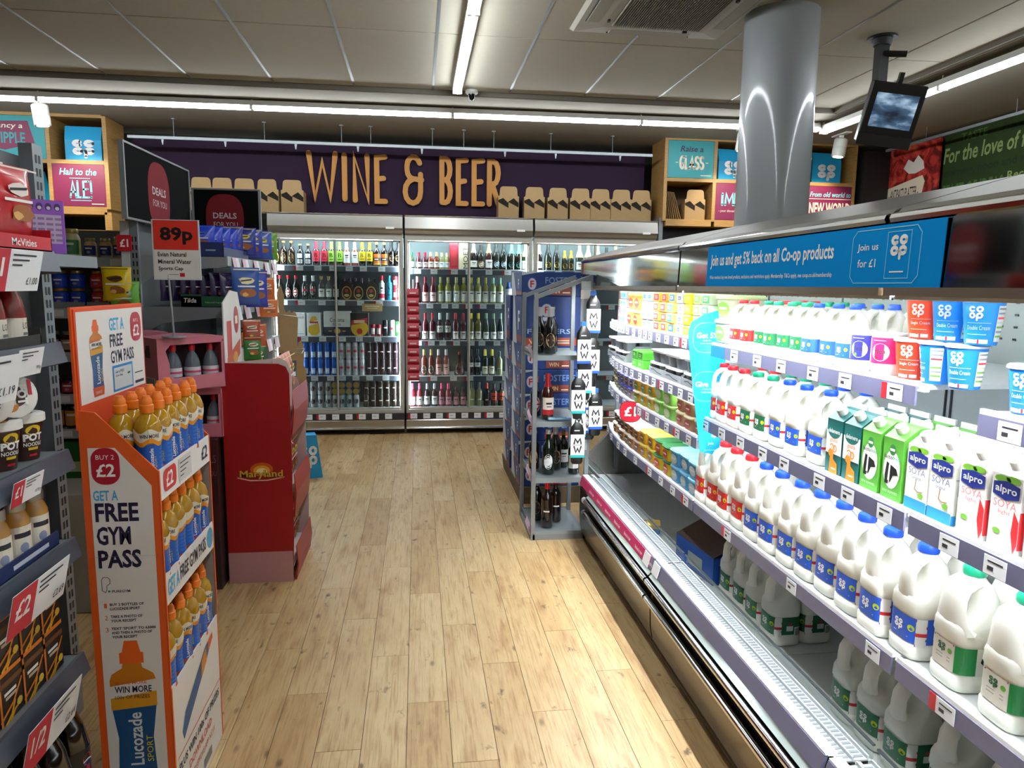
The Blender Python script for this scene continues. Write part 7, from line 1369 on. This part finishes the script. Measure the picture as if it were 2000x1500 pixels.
# ---------------------------------------------------------------- orange and white sports drink stand
os_ = T('drink_stand', 'orange and white cardboard stand of sports drinks with free gym pass print', 'stand', (0, 0, 0)); x0, x1, y0, y1 = -.84, -.657, 1.87, 2.32
OW = mat('e4e0dc', .55, 0, 'stand_white'); OR = mat('e05a1c', .5, 0, 'stand_orange'); BLU = mat('3aa8dc', .5); INKN = mat('1c1438', .5); GRYC = mat('8a8684', .6)
prof = [(x0, 0), (x1, 0), (x1, 1.022), (x0+.04, 1.175), (x0, 1.18)]
mb = MB(OR); mb.prism(prof, 'y', y0, y0+.005); mb.build('side_panel', os_); mb = MB(OR); mb.prism(prof, 'y', y1-.005, y1); mb.build('side_panel', os_)
mb = MB(); mb.plane((x0, y0-.0007, 0), (1, 0, 0), (0, 0, 1)); W = x1-x0
mb.poly2([(.018, 0), (W-.018, 0), (W-.018, .985), (W*.45, 1.085), (.018, 1.085)], OW, 0)
mb.rrect(.024, .99, .092, 1.085, .03, mat('b0122c', .45), 1, 6); mb.textw('BUY 2', .058, 1.055, .012, WHITE, 2, 'c'); mb.textw('£2', .058, 1.01, .034, WHITE, 2, 'c', .045, .02)
mb.text('GET A', .024, .948, .083, .975, BLU, 1, .02)
for i, s_ in enumerate(('FREE', 'GYM', 'PASS')): mb.text(s_, .026, .893-.062*i, (.130, .108, .130)[i], .942-.062*i, INKN, 1, .03)
mb.stroke([(.030, .738), (.030, .710), (.038, .704), (.042, .712), (.042, .722), (.050, .728), (.050, .740), (.044, .745), (.034, .745)], .0014, INKN, 1, 0, True); mb.disc(.047, .707, .003, .003, mat('2c8a4c', .5), 1, 8); mb.text('PUREGYM', .054, .703, .098, .710, INKN, 1, .02)
for i, (n_, a_, b_, c_) in enumerate((('1', 'BUY 2 BOTTLES OF', 'LUCOZADE SPORT', ''), ('2', 'TAKE A PHOTO OF', 'YOUR RECEIPT', ''), ('3', "TEXT 'SPORT' TO 63000", 'AND THEN A PHOTO OF', 'YOUR RECEIPT'))):
    z = .668-.033*i; mb.text(n_, .032, z-.006, .039, z+.006, OR, 1)
    for j, s_ in enumerate((a_, b_, c_)):
        if s_: mb.text(s_, .046, z-.001-.0115*j, .046+len(s_)*.0052, z+.0065-.0115*j, INKN, 1, .03)
def bpic(mb, x, y, w_, h):       # printed picture of the bottle
    mb.poly2([(x-w_*.26, y+h*.85), (x+w_*.26, y+h*.85), (x+w_*.26, y+h*.92), (x+w_*.2, y+h*.925), (x+w_*.14, y+h), (x-w_*.14, y+h), (x-w_*.2, y+h*.925), (x-w_*.26, y+h*.92)], ORANGE, 1); mb.poly2([(x-w_*.2, y+h*.85), (x-w_*.22, y+h*.82), (x-w_*.45, y+h*.78), (x-w_*.5, y+h*.74), (x-w_*.5, y+h*.66), (x+w_*.5, y+h*.66), (x+w_*.5, y+h*.74), (x+w_*.45, y+h*.78), (x+w_*.22, y+h*.82), (x+w_*.2, y+h*.85)], mat('c87818', .45), 1)
    mb.poly2([(x-w_*.5, y+h*.62), (x+w_*.5, y+h*.66), (x+w_*.5, y+h*.74), (x-w_*.5, y+h*.70)], OW, 2); mb.text('WIN MORE', x-w_*.4, y+h*.655, x+w_*.4, y+h*.70, INKN, 3, .02); mb.poly2([(x-w_*.5, y+h*.66), (x+w_*.5, y+h*.68), (x+w_*.5, y+h*.56), (x-w_*.5, y+h*.54)], mat('d89820', .45), 1)
    mb.poly2([(x-w_*.42, y+h*.12), (x+w_*.42, y+h*.12), (x+w_*.38, y+h*.35), (x+w_*.48, y+h*.56), (x-w_*.48, y+h*.54), (x-w_*.38, y+h*.35)], mat('1c4c80', .4), 1); mb.poly2([(x-w_*.4, y), (x+w_*.4, y), (x+w_*.46, y+h*.12), (x-w_*.46, y+h*.12)], mat('c8501c', .45), 1)
    v, f, _ = text_geo('Lucozade', .02); mb.use(mat('d8dce0', .5)); mb.layer = 3; mb.add([(x+w_*.15-w_*.3*b, y+h*.16+h*.36*a, mb.z()) for a, b in v], f); v, f, _ = text_geo('SPORT', 0); mb.use(mat('d8c020', .5)); mb.add([(x+w_*.36-w_*.14*b, y+h*.18+h*.18*a, mb.z()) for a, b in v], f)
    mb.text('MOVE MORE', x-w_*.38, y+h*.712, x+w_*.3, y+h*.735, mat('d86030', .5), 3, .01); mb.text('100s OF PRIZES', x-w_*.4, y+h*.615, x+w_*.35, y+h*.638, INKN, 3)
    mb.text('ORANGE', x-w_*.3, y+h*.03, x+w_*.2, y+h*.07, OW, 3)
bpic(mb, .090, .15, .115, .42); mb.rect(.0, .80, W, .8005, GRYC, 3); mb.M = None; mb.build('front_print', os_)
# aisle side: three tiers
tiers = [(.945, .078, 1.022), (.645, .09, .745), (.02, .40, .425)]
zt = [.95, .655, .42-.02]
MB(mat('d84a18', .6, 0, 'orange_inside')).box(x0+.002, y0+.005, 0, x0+.006, y1-.005, 1.43).build('back_panel', os_)
MB(OR).box(x0-.004, y0-.002, 1.13, x0+.002, y1+.002, 1.435).build('header_board', os_)
mb = MB(); mb.plane((x0+.0066, y0, 1.16), (0, 1, 0), (0, 0, 1)); Wh, Hh = y1-y0, .275; mb.rect(.012, .03, Wh-.012, Hh-.012, OW, 0); bpic(mb, .115, .04, .075, .20)
mb.text('GET A', .20, .205, .30, .240, BLU, 1, .02); mb.text('FREE', .20, .16, .285, .195, INKN, 1, .02); mb.text('GYM PASS', .20, .115, .36, .15, INKN, 1, .02); mb.rrect(.345, .165, .425, .25, .03, mat('b0122c', .45), 1); mb.textw('BUY 2', .385, .222, .009, WHITE, 2, 'c', .05); mb.textw('£2', .385, .18, .034, WHITE, 2, 'c', .06, .02)
mb.rect(.205, .035, .345, .108, mat('2a8ac8', .5), 1); mb.rect(.213, .041, .337, .101, mat('c8d0d0', .5), 2); mb.text('Get a FREE', .22, .086, .28, .094, INKN, 3); mb.text('Gym Pass', .22, .074, .27, .082, INKN, 3); bpic(mb, .315, .045, .018, .05); mb.rect(.36, .07, .42, .073, INK, 1); mb.rect(.36, .04, .425, .048, INKN, 1); mb.M = None; mb.build('header_print', os_)
for i, z in enumerate((.995, .715, .40)):
    MB(mat('3c2c24', .7) if i else OR).box(x0+.006, y0+.006, z-.006, x1-.004, y1-.006, z).build('tier', os_)
    lz0, lz1 = ((.94, 1.022), (.655, .74), (.0, .425))[i]
    MB(OW).box(x1-.004, y0+.004, lz0, x1, y1-.004, lz1).build('front_lip', os_); MB(OR).box(x1-.001, y0, 0 if i == 2 else lz0-.2, x1+.001, y0+.008, lz1).box(x1-.001, y1-.008, 0 if i == 2 else lz0-.2, x1+.001, y1, lz1).build('edge_strip', os_)
MB(GRYC).box(x0+.01, y1-.008, .0, x1-.002, y1-.006, 1.0).build('inner_side', os_)
mb = MB(); mb.plane((x1+.0006, y0, 0), (0, 1, 0), (0, 0, 1))
mb.rrect(.03, .955, .13, 1.015, .02, mat('c82c2c', .45), 1); mb.textw('£2', .075, .965, .04, WHITE, 2, 'c', .06, .02); mb.rect(.15, .95, .26, 1.015, mat('d0ccc8', .5), 1); mb.text('£2', .36, .96, .42, 1.0, INKN, 1, .02)
for i in range(4): mb.rect(.16, 1.0-.012*i, .25-.02*i, 1.003-.012*i, INK, 2)
mb.text('GET A', .02, .675, .11, .72, BLU, 1, .02); mb.text('FREE GYM PASS', .12, .68, .36, .72, INKN, 1, .02); mb.disc(.405, .70, .03, .032, mat('3a9cc8', .5), 1, 16)
mb.poly2([(.08, .23), (.12, .25), (.30, .335), (.34, .36), (.33, .39), (.30, .385), (.10, .30), (.07, .26)], mat('1c4c80', .45), 1); mb.poly2([(.25, .31), (.31, .34), (.31, .385), (.26, .365)], mat('c87818', .45), 2); mb.poly2([(.33, .355), (.38, .38), (.375, .4), (.33, .39)], ORANGE, 2)
mb.rect(.02, .205, .44, .208, OR, 1); mb.text('PLUS WIN 100s OF PRIZES', .03, .16, .42, .185, INKN, 1, .02); mb.text('DOWNLOAD', .11, .115, .33, .14, mat('d86a5a', .5), 1, .02); mb.text('THE FREEMOVE APP NOW', .09, .075, .36, .095, mat('d86a5a', .5), 1); mb.rect(.12, .02, .2, .05, GRYC, 1); mb.rect(.24, .02, .32, .05, GRYC, 1); mb.M = None; mb.build('aisle_print', os_)
def sport(o):
    MB(mat('c8961c', .12, 0, 'orange_drink', 0, 40, 0, .25, .4)).lathe([(.026, 0), (.030, .006), (.031, .02), (.028, .06), (.029, .085), (.0325, .115), (.0325, .135), (.026, .155), (.013, .168), (.013, .172)], 20).build('body', o)
    c = MB(mat('ec7a14', .4, 0, 'orange_cap')); c.lathe([(.0165, .170), (.017, .172), (.017, .190), (.0145, .192), (.0145, .196), (.0135, .205), (.010, .209), (.0095, .214)], 18); c.build('cap', o)
    prof = [(.0315, .012), (.0285, .05), (.0288, .07), (.030, .09), (.0328, .108), (.0332, .122), (.0328, .138), (.028, .150)]
    def rad(z):
        for (r0, z0), (r1, z1) in zip(prof, prof[1:]):
            if z <= z1: return r0+(r1-r0)*max(0, (z-z0))/(z1-z0)
        return prof[-1][0]
    def fn(p): a = math.radians(-200)+p[0]/.031; r = rad(p[1])+.0007+p[2]; return (r*math.cos(a), r*math.sin(a), p[1])
    L = .031*math.radians(340); mb = MB(); mb.fn = fn; bl = mat('1858b4', .3, 0, 'drink_blue')
    for a_, b_ in ((.022, .05), (.05, .07), (.07, .092)): mb.rect(0, a_, L, b_, bl, 0, .006)
    mb.rect(0, .012, L, .022, mat('d0541c', .4), 0, .006); n = 24
    for i in range(n): u0, u1 = L*i/n, L*(i+1)/n; w0, w1 = .090+.006*math.sin(i*1.05), .090+.006*math.sin((i+1)*1.05); mb.use(mat('e0901c', .35)); mb.layer = 1; mb.add([(u0, w0, mb.z()), (u1, w1, mb.z()), (u1, w1+.012, mb.z()), (u0, w0+.012, mb.z())], [(0, 1, 2, 3)]); mb.use(mat('e4dcc8', .4)); mb.add([(u0, w0+.012, mb.z()), (u1, w1+.012, mb.z()), (u1, w1+.036, mb.z()), (u0, w0+.036, mb.z())], [(0, 1, 2, 3)]); 
    for k in range(2):
        X = L*(.18+.5*k); mb.text('WIN MORE', X, .108, X+.044, .118, INKN, 2, .02); v, f, _ = text_geo('Lucozade', .02); mb.use(WHITE); mb.layer = 2; mb.add([(X+.03-.010*b, .026+.055*a, mb.z()) for a, b in v], f); v, f, _ = text_geo('SPORT', 0); mb.use(mat('d8c020', .5)); mb.add([(X+.037-.005*b, .03+.03*a, mb.z()) for a, b in v], f)
    for i in range(5): mb.rect(L*.44, .03+.011*i, L*.62, .034+.011*i, mat('2c74d0', .3), 1, .006)
    mb.fn = None; mb.build('label', o)
gsp = 'sports drinks in the orange stand'
for j, z in enumerate((.996, .716, .401)):
    for r_i, x in enumerate((-.69, -.757)):
        for i in range(6):
            if j and r_i: 
                if i > 4: continue
            y = 1.915+.072*i
            lb = 'sports drink with orange cap, %s tier, %s row, %s from near end' % (('top', 'middle', 'bottom')[j], ('front', 'back')[r_i], ORD[i])
            put('sports_drink', sport, (x+random.uniform(-.003, .003), y, z), .5+random.uniform(-.4, .5), lb, 'bottle', gsp)
